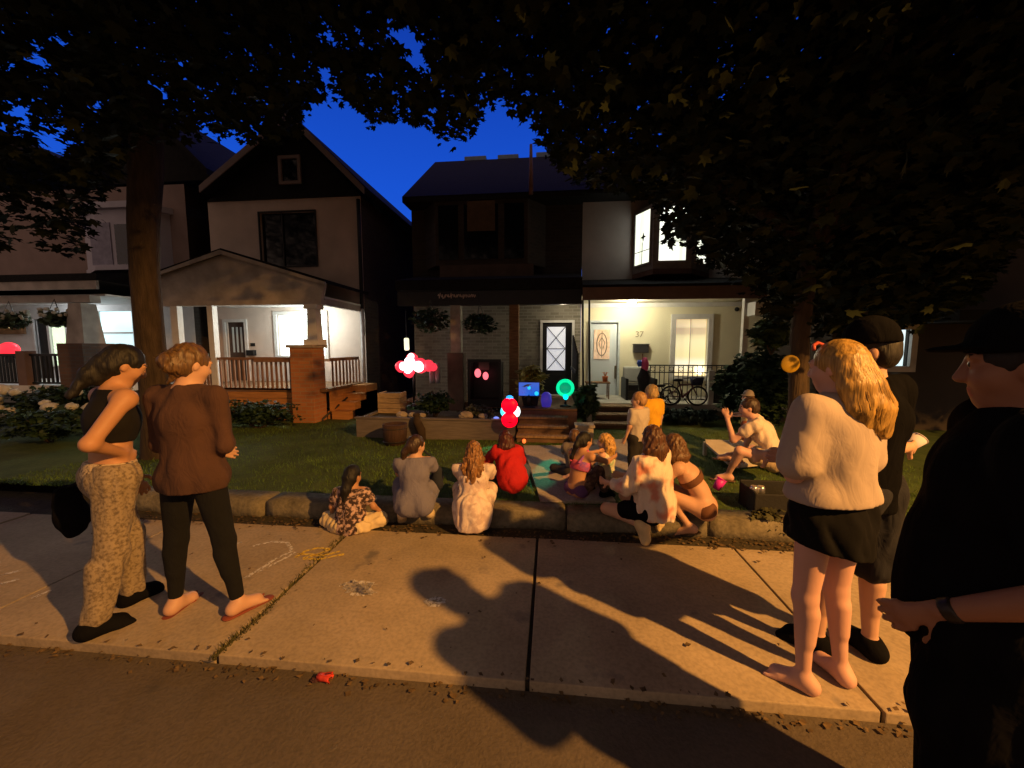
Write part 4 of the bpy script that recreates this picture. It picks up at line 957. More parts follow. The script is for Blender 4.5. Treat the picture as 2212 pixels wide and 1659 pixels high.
b = B(); b.box(mx0 - .01, mx1 + .01, YD - .135, YD - .003, mz1 + .001, mz1 + .025); b.obj("lid", mat("charcoal metal", (.03, .028, .03)), mb, bevel=.006)
# porch lamp
c = P(1367, 655, 8.75); lamp_pos = (c[0], 8.85, zcl - .10)
pl = thing("porch_lamp", "bright ceiling lamp over the cream porch", "lamp", (c[0], 8.85, zcl))
b = B(); b.lathe((c[0], 8.85, zcl - .105), [(.03, 0), (.085, .02), (.10, .05), (.085, .08), (.04, .102)], 20); b.obj("globe", emit("porch globe", (1, .95, .74), 14), pl, True)
b = B(); b.lathe((c[0], 8.85, zcl - .022), [(.07, 0), (.07, .02)], 20); b.obj("canopy", m_white, pl, True)
# iron railing at the front of the porch
rl = thing("iron_railing", "thin black iron railing with scrolls along the lit porch front", "railing", (X(1500, yp3), yp3, zpf))
b = B(); r0, r1 = X(1400, yp3, 800), h1 - .36; zt_ = Z(788, yp3, 1480)
b.box(r0, r1, yp3 - .012, yp3 + .012, zt_ - .025, zt_); b.box(r0, r1, yp3 - .01, yp3 + .01, zt_ - .17, zt_ - .15); b.box(r0, r1, yp3 - .01, yp3 + .01, zpf + .08, zpf + .1); b.obj("rail", m_iron, rl)
b = B()
nbar = 19
for i in range(nbar):
    x_ = r0 + (r1 - r0) * (i + .5) / nbar; b.tube([(x_, yp3, zpf + .1), (x_, yp3, zt_ - .02)], .009, 6)
    if i % 2 == 0: b.torus((x_ + (r1 - r0) / nbar / 2, yp3, zt_ - .09), .045, .006, "y", 14, 5)
b.obj("bars", m_iron, rl)
# white camera and side awning at the right of the porch
b = B(); c = P(1592, 668, YD - .06); b.ball(tuple(c), .05, 12, 8); b.obj("porch_camera", m_black, H3, True)
b = B(); k0, k1 = P(1620, 668, 8.1), P(1665, 662, 7.9); b.box(k0[0], k1[0], 7.9, 8.2, k0[2] - .13, k0[2] + .13); b.obj("side_gutter", m_white, H3)
# plumbing of the steps
st = thing("porch_steps", "brown wooden steps with pale nosings rising to the cream porch", "steps", tuple(G(1320, 950, .0)))
sx0, sx1 = X(1282, 7.4, 900), X(1376, 7.4, 900)
sy0, sy1 = 6.85, 8.19
for i in range(4):
    za_ = (zpf - .0) * (i + .0) / 4; zb_ = zpf * (i + 1) / 4 - .012
    ya = sy0 + (sy1 - sy0) * i / 4
    b = B(); b.box(sx0, sx1, ya, ya + .03, max(.0, za_), zb_ - .031); b.obj("riser", mat("dark riser", (.10, .055, .03), .85, .25, 5), st)
    b = B(); b.box(sx0 - .02, sx1 + .02, ya - .03, ya + (sy1 - sy0) / 4 + .03, zb_ - .03, zb_); b.obj("tread", m_steps, st)
# ---- the right hand neighbour behind the tree
yn = 7.6
H4 = thing("right_neighbour_house", "dim grey house behind the right tree with one bright window", "house", (X(1990, yn), yn, ZL))
n0, n1 = X(1800, yn, 700), 26
nw = (X(1888, yn, 755), X(1962, yn, 755), Z(791, yn, 1925), Z(712, yn, 1925))
b = B(); wall(b, n0, n1, 0, 6.2, yn, [nw]); b.obj("wall", mat("grey brown render", (.05, .04, .032), .95, .12, 2, .2), H4)
b = B(); b.add([(n0, yn, 0), (n0, 20, 0), (n0, 20, 6.2), (n0, yn, 6.2)], [(3, 2, 1, 0)]); b.obj("side_wall", m_darkbrick, H4)
b = B(); b.hexa([(n0 - .3, yn - .4, 6.2), (n1, yn - .4, 6.2), (n1, 18, 6.2), (n0 - .3, 18, 6.2), (n0 - .3, yn + 4, 8.5), (n1, yn + 4, 8.5), (n1, yn + 5, 8.5), (n0 - .3, yn + 5, 8.5)]); b.obj("roof", m_dark, H4)
window(H4, *nw, yn, m_dirtyw, w_cool, .10, .06)
b = B(); b.box(X(1945, yn, 700), X(2215, yn, 700), yn - 1.0, yn - .005, Z(700, yn, 2050), Z(680, yn, 2050)); b.obj("porch_roof", m_dark, H4)
c = P(1938, 818, yn - .05); b = B(); b.box(c[0] - .04, c[0] + .04, yn - .04, yn - .002, c[2] - .07, c[2] + .07); b.obj("lit_vent", emit("small lit pane", (.75, .85, .8), .9), H4)
# ------------------------------------------------------------------ trees: leaves kept out of the openings where the sky shows
HOLES = [
 [(640,420),(647,262),(671,202),(698,196),(747,218),(786,224),(788,262),(835,267),(846,235),(868,262),(900,267),(922,245),(928,212),(949,240),(938,262),(960,300),(982,305),(1009,289),(1026,256),(1015,218),(1053,229),(1075,202),(1091,196),(1097,229),(1135,245),(1200,235),(1157,262),(1178,305),(1198,349),(1204,430),(900,560)],
 [(805,25),(851,98),(873,142),(928,160),(952,171),(938,147),(919,104),(917,68),(878,52)],
 [(405,255),(430,262),(470,287),(498,270),(520,290),(560,310),(470,430),(405,430)],
 [(680,65),(700,46),(745,85),(735,112),(700,100)],[(668,138),(702,131),(725,160),(732,206),(700,190)],[(522,97),(541,96),(546,122),(527,120)],
 [(50,80),(100,88),(117,157),(85,160),(52,115)],[(108,66),(146,78),(162,114),(112,92)],[(48,11),(126,32),(122,44),(60,28)],[(0,238),(55,208),(92,245),(60,270),(0,256)],
 [(72,295),(98,262),(152,300),(138,346),(70,318)],[(186,214),(216,210),(232,250),(202,248)],[(298,178),(356,168),(356,244),(300,224)],[(1092,158),(1106,163),(1092,192)],[(640,165),(650,160),(655,185),(642,190)]]
LOW = [(-400, 560), (0, 540), (95, 540), (110, 565), (185, 560), (200, 470), (300, 300), (405, 285), (560, 300), (690, 285), (700, 330), (860, 335), (1190, 330), (1235, 380), (1270, 400), (1380, 412), (1425, 440), (1440, 520), (1505, 520), (1520, 555), (1600, 600), (1640, 620), (1655, 680), (1690, 690), (1760, 695), (1800, 730), (1890, 715), (1975, 705), (2000, 690), (2100, 640), (2170, 560), (2212, 470), (2700, 420)]
LU, LV = np.array(LOW).T
EXTRA = [[(1425,455),(1500,450),(1540,560),(1500,545),(1478,520),(1440,510)], [(1640,610),(1700,640),(1760,720),(1700,760),(1650,700)]]
def leaf_ok(pts, jit=9.0):
    u, v, w = proj(pts); n = len(pts)
    u = u + RNG.normal(0, jit, n); v = v + RNG.normal(0, jit, n)
    inview = (w > .2) & (u > -150) & (u < 2360) & (v > -150) & (v < 1700)
    bad = v > np.interp(u, LU, LV)
    for h in HOLES: bad |= in_poly(u, v, h)
    # a few ragged sprays that hang in front of the upper bay are allowed to keep window light visible
    thin = in_poly(u, v, [(1368, 440), (1480, 440), (1480, 575), (1368, 575)])
    bad |= thin & ((v > 525) | ((u < 1425)) | (RNG.random(n) < .55) | (v < 448))
    return ~(inview & bad)
def leaves(pts, size, seed=0, droop=.5):
    """maple-like blades: a five pointed outline bent along the midrib"""
    r = np.random.default_rng(seed); n = len(pts)
    out = np.array([(0, 0), (.26, -.06), (.52, .22), (.30, .36), (.44, .72), (.16, .62), (0, 1.0), (-.16, .62), (-.44, .72), (-.30, .36), (-.52, .22), (-.26, -.06)])
    k = len(out); az = r.uniform(0, 6.283, n); dr = r.uniform(-.2, 1.2, n) * droop; ro = r.normal(0, .6, n); s_ = size * r.uniform(.5, 1.25, n)
    f = np.stack([np.cos(az) * np.cos(dr), np.sin(az) * np.cos(dr), -np.sin(dr)], 1)
    sd = np.stack([-np.sin(az), np.cos(az), 0 * az], 1); up = np.cross(sd, f) * -1
    sd2 = sd * np.cos(ro)[:, None] + up * np.sin(ro)[:, None]; up2 = np.cross(f, sd2)
    V = pts[:, None, :] + s_[:, None, None] * (out[None, :, 0:1] * sd2[:, None, :] + out[None, :, 1:2] * f[:, None, :] - .25 * (np.abs(out[None, :, 0:1]) * up2[:, None, :]))
    return V.reshape(-1, 3), np.arange(n * k).reshape(n, k)
def crown(c, rad, nclump, per, spread, size, seed, zmin=2.6, extra=None):
    r = np.random.default_rng(seed)
    d = r.normal(size=(nclump, 3)); d /= np.linalg.norm(d, axis=1)[:, None]; q = r.random(nclump) ** .38
    C = np.array(c) + d * q[:, None] * np.array(rad)
    if extra is not None: C = np.concatenate([C, extra])
    C = C[C[:, 2] > zmin]
    pts = (C[:, None, :] + r.normal(size=(len(C), per, 3)) * np.array([spread, spread, spread * .55])).reshape(-1, 3)
    pts = pts[(np.linalg.norm(pts - CAM, axis=1) > 1.6)]
    # keep clear of the street lamp and of the beam that reaches the pavement
    pts = pts[~((pts[:, 1] < 2.6) & (pts[:, 2] < 5.9))]
    return pts[leaf_ok(pts)]
def limb_ok(pts):
    fine = np.concatenate([np.linspace(pts[i], pts[i + 1], 5) for i in range(len(pts) - 1)])
    u, v, w = proj(fine); bad = v > np.interp(u, LU, LV)
    for h in HOLES: bad |= in_poly(u, v, h)
    return not ((w > .2) & (u > -100) & (u < 2300) & bad & (v < 1600)).any()
def limb(b, p, d, L_, r0, depth, rs, out):
    pts = [np.array(p, float)]; rr = [r0]; d = nrm(d)
    n = 5
    for i in range(n):
        d = nrm(d + rs.normal(0, .13, 3) + np.array([0, 0, .03])); pts.append(pts[-1] + d * L_ / n); rr.append(r0 * (1 - .5 * (i + 1) / n))
    while len(pts) > 2 and not limb_ok(pts): pts.pop(); rr.pop()
    if not limb_ok(pts): return
    b.tube(pts, rr, 8 if depth > 1 else 6); out.append(pts[-1]); out.append(pts[len(pts) // 2])
    if depth > 0:
        for k in range(3):
            a = rs.uniform(0, 6.28); s_ = nrm(np.cross(d, [math.cos(a), math.sin(a), .3]))
            k = min(k, len(pts) - 2); limb(b, pts[-1 - k], nrm(d * .6 + s_ * .8), L_ * .68, rr[-1 - k] * .68, depth - 1, rs, out)

# left street tree
t0 = G(325, 905, ZL); ty = 4.7
tb = np.array([X(336, ty, 860), ty, ZL])
TL = thing("street_tree", "big dark street maple with a thick trunk behind the two standing women", "tree", tuple(tb))
b = B(); wl = .205
tr = [tb + (0, 0, -.15), tb + (.0, 0, .05), tb + (.01, 0, .5), tb + (0, 0, 1.4), tb + (.0, .0, 2.4), tb + (.05, 0, 3.1), tb + (.10, .05, 3.8), tb + (.16, .1, 4.8)]
b.tube(tr, [.26, .21, .175, .158, .155, .165, .18, .15], 18)
rs = np.random.default_rng(4); tips = []
top = tr[-1]; fork = tr[5]
for d_, r_, L_ in (((-.75, .1, .75), .13, 2.6), ((-.45, -.3, .9), .12, 2.6), ((.7, .25, .8), .14, 2.8), ((.25, -.5, .85), .12, 2.6), ((.05, .5, .9), .12, 2.5), ((.95, -.1, .42), .09, 2.9)):
    limb(b, fork + (0, 0, .4), d_, L_, r_, 2, rs, tips)
limb(b, top, (0, 0, 1), 2.2, .17, 2, rs, tips)
me = b.mesh("trunk", True); link("trunk", me, m_bark, TL)
ex = np.array(tips).reshape(-1, 3)
pts = crown((tb[0] + .3, 4.6, 6.4), (5.6, 3.4, 3.6), 1900, 34, .42, .12, 21, 2.7, ex)
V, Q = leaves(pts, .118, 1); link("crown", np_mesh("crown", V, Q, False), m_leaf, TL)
nL = len(pts)
# right hand tree
ty2 = 4.7; tb2 = np.array([X(1722, ty2, 860), ty2, ZL])
TR = thing("street_tree", "slender trunked tree with a yellow disc tied on it and a huge dark hanging crown", "tree", tuple(tb2))
b = B(); tr = [tb2 + (0, 0, -.1), tb2 + (0, 0, .1), tb2 + (.02, 0, .8), tb2 + (-.02, 0, 1.6), tb2 + (.05, .05, 2.6), tb2 + (.12, .1, 3.6)]
b.tube(tr, [.15, .12, .10, .095, .09, .085], 14); tips = []
for d_, r_, L_ in (((-.9, .1, .55), .08, 2.4), ((.8, .2, .7), .09, 2.6), ((.1, .6, .8), .08, 2.3), ((.3, -.6, .8), .08, 2.3), ((-.4, -.4, .9), .08, 2.5)):
    limb(b, tr[4], d_, L_, r_, 2, rs, tips)
link("trunk", b.mesh("trunk", True), m_bark, TR)
pts = crown((tb2[0] + .4, 5.0, 5.6), (5.2, 3.0, 3.9), 2300, 34, .42, .12, 22, 1.9, np.array(tips).reshape(-1, 3))
lowr = np.stack([RNG.uniform(2.3, 9, 420), RNG.uniform(4.2, 6.8, 420), RNG.uniform(1.7, 4.4, 420)], 1)
q = (lowr[:, None] + RNG.normal(size=(420, 28, 3)) * .33).reshape(-1, 3); q = q[leaf_ok(q)]; pts = np.concatenate([pts, q])
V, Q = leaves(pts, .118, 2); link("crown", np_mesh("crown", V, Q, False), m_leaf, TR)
nR = len(pts)
# the tree on the near side whose boughs hang over the top of the view
tb3 = np.array([-1.5, -5.5, -.05])
TN = thing("street_tree", "boughs of a tall tree on the near side hanging across the top of the view", "tree", tuple(tb3))
b = B(); tr = [tb3, tb3 + (0, .05, 2), tb3 + (.1, .2, 4.2), tb3 + (.2, .6, 6)]; b.tube(tr, [.34, .26, .24, .2], 14); tips = []
for d_, r_, L_ in (((.2, 1, .35), .14, 3.6), ((-.6, .8, .4), .12, 3.4), ((.8, .7, .4), .12, 3.4), ((.1, -.6, .7), .12, 2.6)):
    limb(b, tr[3], d_, L_, r_, 2, rs, tips)
link("trunk", b.mesh("trunk", True), m_bark, TN)
pts = crown((-.5, 1.6, 7.6), (7.5, 5.2, 1.9), 2000, 30, .45, .12, 23, 5.6, np.array(tips).reshape(-1, 3))
V, Q = leaves(pts, .125, 3); link("crown", np_mesh("crown", V, Q, False), m_leaf, TN)
# leaves on a limb, added out of view to block the street lamp's light
LAMP_POS = (5.3, -1.35, 4.95)
a = np.radians(np.where(RNG.random(360) < .10, RNG.uniform(-61, -58.5, 360), RNG.uniform(-44, 74, 360))); q = RNG.uniform(1.9, 2.5, 360)
C = np.stack([LAMP_POS[0] + q * np.sin(a), LAMP_POS[1] + q * np.cos(a), LAMP_POS[2] - np.where(a > R(-33), .46, np.where(a > R(-45), .30, .15)) * q + RNG.uniform(0, 1.8, 360)], 1)
pb_ = (C[:, None] + RNG.normal(size=(360, 36, 3)) * np.array([.14, .14, .08])).reshape(-1, 3); pb_ = pb_[pb_[:, 2] > LAMP_POS[2] - .5 * np.hypot(pb_[:, 0] - LAMP_POS[0], pb_[:, 1] - LAMP_POS[1])]
V, Q = leaves(pb_, .15, 8, 2.2); link("lamp_blocker_leaves", np_mesh("lamp_blocker_leaves", V, Q, False), m_leaf, TR)
b = B(); b.tube([tb2 + (.12, .1, 3.5), (5.0, 3.2, 5.2), (5.3, 1.6, 5.5), (5.3, .6, 5.2)], [.08, .06, .04, .015], 8); b.obj("lamp_blocker_limb", m_bark, TR, True)
print("leaves", nL, nR, len(pts))
# yellow disc on the right trunk
c = P(1706, 786, ty2 - .2)
t = thing("yellow_disc", "round yellow paper disc fixed to the slender tree trunk", "disc", tuple(c))
b = B(); b.lathe(tuple(c), [(.02, 0), (.092, .004), (.098, .012), (.092, .02), (.02, .024)], 26, "y"); b.obj("disc", mat("yellow card", (.36, .22, .012), .6, .06, 6), t, True)
b = B(); b.tube([(c[0] - .06, c[1] + .02, c[2]), (c[0] + .03, c[1] + .06, c[2] + .01)], .006, 6); b.obj("tie", m_wood, t)

def bush(name, label, c, rad, n, size, m, seed=0, group=None, cat="shrub", stems=6, flowers=None, thin=1.0):
    r = np.random.default_rng(seed); t = thing(name, label, cat, tuple(c[:2]) + (c[2],), 0, group); c = np.array(c, float)
    b = B()
    for i in range(stems):
        a = r.uniform(0, 6.28); e = c + np.array([math.cos(a) * rad[0] * .6, math.sin(a) * rad[1] * .6, rad[2] * r.uniform(.9, 1.5)])
        b.tube([c + (0, 0, -.05), c * .5 + e * .5 + r.normal(0, .03, 3), e], [.014, .01, .004], 5)
    b.obj("stems", m_bark, t)
    d = r.normal(size=(n, 3)); d /= np.linalg.norm(d, axis=1)[:, None]; lump = .75 + .3 * np.sin(d[:, 0] * 5 + seed) * np.sin(d[:, 2] * 6 + d[:, 1] * 4)
    p = c + np.array([0, 0, rad[2]]) + d * (r.random(n) ** .4 * lump)[:, None] * np.array(rad)
    p = p[p[:, 2] > c[2] - .02]
    V, Q = leaves(p, size, seed); link("foliage", np_mesh("foliage", V, Q, False), m, t)
    if flowers:
        b = B()
        for i in range(flowers[0]):
            a = r.uniform(3.3, 6.1); e = r.uniform(.1, .95); q = c + np.array([math.cos(a) * rad[0] * .95, math.sin(a) * rad[1] * .95, rad[2] * (1 + .75 * math.sin(e * 3 - 1.2))])
            b.ball(tuple(q), flowers[1] * r.uniform(.7, 1.2), 9, 6, (1, 1, .8), .35)
        b.obj("blossoms", flowers[2], t, True)
    return t
m_flow = mat("pale blossom", (.55, .52, .42), .9, .2, 20)
m_basket = mat("basket plant leaf", (.07, .10, .05), .7, .4, 6)
m_yel = mat("yellow green leaf", (.30, .27, .06), .6, .35, 8)
bush("hydrangea_bush", "pale flowering bush in front of the far left porch", G(75, 925, ZL) * [1, 0, 1] + [0, 6.6, 0], (1.5, .5, .42), 2200, .10, m_leaf2, 31, flowers=(26, .10, m_flow))
bush("low_shrub", "low dark shrub beside the brick pier of the gabled house", (X(560, 6.6, 940), 6.6, ZL), (.95, .4, .28), 1800, .08, m_leaf2, 32)
bush("low_shrub", "dark shrub at the foot of the big maple", (X(110, 5.2, 980), 5.2, ZL), (1.2, .5, .30), 1700, .09, m_leaf2, 33)
bush("planter_bush", "dark bushy planting standing over the grey planter wall", (X(935, 6.5, 900), 6.55, .42), (.42, .22, .24), 1200, .07, m_leaf2, 34)
bush("planter_bush", "small grey green plants at the right end of the planter wall", (X(1030, 6.4, 905), 6.5, .42), (.35, .2, .12), 700, .06, mat("grey green leaf", (.07, .075, .05), .7, .4, 6), 35)
bush("dark_shrub", "tall dark shrub at the right end of the lit porch", (X(1640, 6.9, 880), 6.9, ZL), (.55, .5, .85), 2600, .12, m_leaf2, 36)
bush("dark_shrub", "shrub with a leafy spray reaching left across the cream porch wall", (X(1600, 7.4, 840), 7.4, .3), (.5, .35, .62), 1500, .13, m_leaf2, 37)
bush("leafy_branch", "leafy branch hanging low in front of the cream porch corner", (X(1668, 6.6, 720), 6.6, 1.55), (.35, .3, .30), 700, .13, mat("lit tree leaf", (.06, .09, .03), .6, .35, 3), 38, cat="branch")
bush("porch_shrub", "dark shrubs growing against the porch foundation", (X(1480, 7.9, 930), 7.75, .08), (.75, .25, .2), 1700, .07, mat("blue green leaf", (.018, .035, .030), .7, .4, 6), 39)
bush("potted_plant", "tall green plant beside the porch steps and the round green lamp", (X(1268, 7.0, 900), 7.0, .2), (.2, .18, .42), 800, .14, mat("mid green leaf", (.045, .075, .03), .6, .4, 6), 40, cat="plant")
# yellow green plant in a pot on the deck
pp = np.array([X(1146, 7.0, 800), 7.0, .72])
t = bush("potted_plant", "yellow green potted plant in front of the black door", pp, (.28, .25, .33), 330, .17, m_yel, 41, cat="plant")
b = B(); b.lathe((pp[0], pp[1], .42), [(.10, 0), (.13, .15), (.16, .30), (.15, .30), (.12, .25)], 18); b.obj("pot", m_dark, t, True)
# hanging baskets
for (u, v, y, rr, lb, m_, fl) in ((24, 694, 7.2, .30, "leftmost hanging flower basket at the far left porch", m_basket, True), (122, 690, 7.2, .28, "hanging flower basket beside the tapered column of the far left porch", m_basket, True),
                              (930, 692, 8.0, .42, "dark trailing hanging basket left of the pale porch column", m_leaf2, False), (1036, 700, 8.0, .36, "dark trailing hanging basket right of the pale porch column", m_leaf2, False)):
    c = P(u, v, y); t = thing("hanging_basket", lb, "hanging basket", tuple(c), 0, "hanging baskets on the porches")
    b = B(); b.lathe((c[0], c[1], c[2] - .14), [(.03, 0), (.11, .04), (.16, .13), (.15, .13)], 14); b.obj("basket", m_black, t, True)
    b = B()
    for k in range(3): a = k * 2.09; b.tube([(c[0] + .15 * math.cos(a), c[1] + .15 * math.sin(a), c[2]), (c[0], c[1], c[2] + .42)], .005, 5)
    b.obj("chains", m_iron, t)
    n = 520; d = RNG.normal(size=(n, 3)); d /= np.linalg.norm(d, axis=1)[:, None]
    V, Q = leaves(c + d * (RNG.random(n) ** .4)[:, None] * np.array([rr, rr * .8, rr * .62]) + [0, 0, .02], .09, 50); link("foliage", np_mesh("foliage", V, Q, False), m_, t)
    if fl:
        b = B()
        for k in range(26): a = RNG.uniform(0, 6.28); b.ball((c[0] + rr * .95 * math.cos(a), c[1] + rr * .7 * math.sin(a), c[2] + .08 + RNG.uniform(-.05, .14)), .035, 8, 5, jit=.3)
        b.obj("blossoms", m_flow, t, True)

# ------------------------------------------------------------------ garden things
ypw = 6.05
b = B(); w0, w1 = X(770, ypw, 930), X(1112, ypw, 930)
t = thing("planter_wall", "long low grey planter wall behind the lawn", "planter", ((w0 + w1) / 2, ypw, ZL))
b.box(w0, w1, ypw, ypw + .05, ZL - .08, .44); b.box(w0, w0 + .05, ypw + .05, 7.2, ZL - .08, .44); b.box(w1 - .05, w1, ypw + .05, 7.2, ZL - .08, .44); b.obj("boards", m_planter, t)
b = B(); b.box(w0 - .02, w1 + .02, ypw - .02, ypw + .07, .44, .465); b.obj("cap", m_planter, t)
b = B(); b.box(w0 + .05, w1 - .05, ypw + .05, 7.2, ZL, .40); b.obj("soil", m_soil, t)
for ua, ub, va, lb in ((838, 872, 905, "dark brown half barrel standing before the left end of the planter wall"),):
    c = G(855, 957, ZL); t = thing("half_barrel", lb, "barrel", tuple(c)); b = B(); b.lathe((c[0], c[1] - .02, ZL - .02), [(.15, 0), (.18, .15), (.185, .33), (.165, .33), (.16, .3)], 22); b.obj("staves", mat("dark barrel wood", (.05, .026, .018), .8, .3, 9, .3, stretch=(5, 5, .5)), t, True)
    b = B()
    for h in (.07, .27): b.torus((c[0], c[1] - .02, ZL - .02 + h), .18, .008, "z", 26, 5)
    b.obj("hoops", m_iron, t)
c = P(985, 905, 6.0); t = thing("garden_post", "dark knotted garden post leaning on the planter wall", "post", (X(908, 5.98, 930), 5.98, ZL)); xx = X(908, 5.98, 930)
b = B(); b.tube([(xx - .06, 5.98, .52), (xx - .05, 5.97, .42), (xx + .02, 5.96, .28), (xx + .05, 5.95, ZL - .03)], [.05, .07, .075, .05], 10); b.obj("post_body", mat("dark post wood", (.035, .022, .014), .9, .3, 8, .3), t, True)
b = B(); b.ball((xx - .06, 5.98, .53), .06, 12, 8, (1, 1, .6)); b.obj("post_top", mat("dark post wood", (.035, .022, .014), .9, .3, 8, .3), t, True)
# pale wooden crate
y_ = 6.75; c = P(839, 870, y_); t = thing("wooden_crate", "pale wooden crate standing behind the planter wall", "crate", tuple(c))
k0, k1 = X(816, y_, 870), X(863, y_, 870); za, zb_ = Z(893, y_, 839), Z(849, y_, 839)
b = B()
for i in range(4): h = (zb_ - za) / 4; b.box(k0, k1, y_, y_ + .02, za + h * i + .004, za + h * (i + 1) - .004); b.box(k0, k0 + .02, y_ + .021, y_ + .35, za + h * i + .004, za + h * (i + 1) - .004); b.box(k1 - .02, k1, y_ + .021, y_ + .35, za + h * i + .004, za + h * (i + 1) - .004)
b.obj("slats", mat("pale crate wood", (.34, .24, .13), .85, .25, 9, .2, stretch=(1, 1, 5)), t)
b = B(); b.box(k0 + .01, k1 - .01, y_ + .021, y_ + .34, za - .0, za + .02); b.obj("base_board", m_soil, t); b = B(); b.box(k0 + .015, k1 - .015, y_ + .05, y_ + .33, zb_ - .06, zb_ - .02); b.obj("soil", m_soil, t)
for i, (u, v, s_) in enumerate(((862, 912, .08), (905, 908, .06), (1002, 898, .10), (1040, 903, .07), (885, 905, .07))):
    p = P(u, v, 6.02 + .1); b = B(); b.ball((p[0], p[1] + .15, .45 + s_ * .3), s_, 12, 8, (1.2, 1, .7), .25)
    tag(b.obj("garden_rock", mat("pale garden rock", (.30, .25, .19), .9, .25, 8, .5)), "round pale rock lying in the planter behind the wall", "rock", "rocks in the planter")

# wooden deck and steps in the middle
yd0 = 6.55
t = thing("deck_steps", "broad weathered timber steps leading up to the black door", "steps", (X(1170, 5.9, 940), 5.9, ZL))
q0, q1 = X(1118, 6.2, 930), X(1228, 6.2, 930)
for i in range(3):
    ya = 5.95 + .22 * i; zt_ = ZL + .11 * (i + 1)
    b = B(); b.box(q0, q1, ya - .03, ya + .25, zt_ - .035, zt_); b.obj("tread", m_steps, t)
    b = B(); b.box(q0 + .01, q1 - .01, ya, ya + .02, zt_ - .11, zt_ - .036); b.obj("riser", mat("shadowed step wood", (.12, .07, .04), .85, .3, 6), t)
t = thing("deck", "raised timber deck before the black door holding the party lamps", "deck", (X(1180, 6.8, 900), 6.7, ZL))
b = B(); zdk = ZL + .43
nb = 9; ee0, ee1 = X(1112, 6.7, 880), X(1246, 6.7, 880)
for i in range(nb): b.box(ee0, ee1, 6.62 + .17 * i, 6.62 + .17 * (i + 1) - .008, zdk - .03, zdk)
b.obj("boards", m_wood, t)
b = B(); b.box(ee0, ee1, 6.6, 6.617, ZL - .02, zdk - .035); b.obj("front_board", mat("plum brown board", (.13, .07, .06), .8, .2, 6), t)
# stone post
c = G(1263, 962, ZL); t = thing("stone_post", "short pale stone post between the two flights of steps", "post", tuple(c)); b = B(); b.box(c[0] - .13, c[0] + .13, c[1], c[1] + .24, ZL - .02, .40); b.obj("shaft", mat("pale stone", (.40, .33, .24), .9, .2, 6, .3), t, bevel=.015)
b = B(); b.box(c[0] - .15, c[0] + .15, c[1] - .02, c[1] + .26, .40, .44); b.obj("cap", mat("pale stone", (.40, .33, .24)), t, bevel=.012)
c = P(1272, 900, 7.0); b = B(); b.tube([(c[0], 6.95, .15), (c[0], 6.95, .62), (c[0] + .05, 7.0, .70)], [.05, .05, .03], 10); b.ball((c[0] + .01, 6.95, .74), .055, 10, 7); o = b.obj("step_post", m_dirtyw, None, True); tag(o, "pale newel post at the foot of the porch steps", "post")

# ---- party lights
t = thing("figure_eight_lamp", "red and white LED party light shaped like a figure of eight", "party light", tuple(P(1102, 918, 5.9)))
yl = 5.86
for v, r_, lab in ((876, 18, 0), (906, 18, 0)):
    c = P(1101, v, yl); b = B(); rr = r_ / F * yl; b.lathe((c[0], yl, c[2]), [(.01, -.01), (rr * .9, 0), (rr, .02), (rr * .95, .05), (.01, .05)], 26, "y"); b.obj("red_disc", emit("red LED", (1, .0, .015), 1.5), t, True)
    b = B(); b.torus((c[0], yl - .012, c[2]), rr * .95, .004, "y", 28, 6); b.obj("rim", emit("pink LED rim", (1, .25, .32), .8), t, True)
for u, v, r_, m_ in ((1088, 889, 8, emit("cyan LED", (.10, .75, 1), 1.4)), (1116, 889, 9, emit("white LED", (.85, 1, 1), 2.2)), (1101, 860, 9, emit("blue LED", (.03, .4, 1), 1.6))):
    c = P(u, v, yl - .02); b = B(); rr = r_ / F * yl; b.ball(tuple(c), rr, 14, 9, (.9, .5, 1.35 if v == 889 else .7)); b.obj("side_bulb", m_, t, True)
c = P(1102, 920, yl); b = B(); b.lathe((c[0], yl + .03, .466), [(.09, 0), (.09, .012), (.03, .02), (.02, .05)], 16); b.obj("base", m_black, t, True)
t = thing("glow_puck", "small pale blue glowing lamp lying on the planter cap", "party light", tuple(P(1072, 907, ypw)))
c = P(1072, 905, ypw + .03); b = B(); b.ball((c[0], ypw + .03, .485), .03, 12, 8, (1.5, 1, .7)); b.obj("dome", emit("periwinkle LED", (.22, .30, 1), 1.1), t, True)
b = B(); b.lathe((c[0] - .01, ypw + .03, .466), [(.08, 0), (.075, .012), (.04, .014)], 16); b.obj("dish", mat("pale plastic", (.35, .36, .45), .5), t, True)
t = thing("round_green_lamp", "round glowing green ring lamp on a small blue lit stand", "party light", tuple(P(1220, 866, 6.9)))
c = P(1221, 838, 6.9); rr = 19 / F * 6.9
b = B(); b.torus((c[0], 6.9, c[2]), rr * .82, rr * .2, "y", 36, 10); b.obj("ring", emit("green LED ring", (.0, .88, .38), 1.0), t, True)
b = B(); b.lathe((c[0], 6.9, c[2]), [(.01, -.02), (rr * .45, -.015), (rr * .66, .0), (rr * .66, .03), (.01, .03)], 28, "y"); b.obj("inner_dish", emit("dim green LED", (.0, .42, .20), .75), t, True)
c = P(1222, 858, 6.86); b = B(); b.ball(tuple(c), .045, 12, 8); b.obj("hub_bulb", emit("cyan hub", (.0, .75, 1), 2.0), t, True)
b = B(); b.tube([(c[0], 6.9, zdk + .02), (c[0], 6.9, c[2])], .02, 8); b.lathe((c[0], 6.9, zdk + .002), [(.10, 0), (.10, .02), (.03, .04)], 18); b.obj("stand", m_black, t, True)
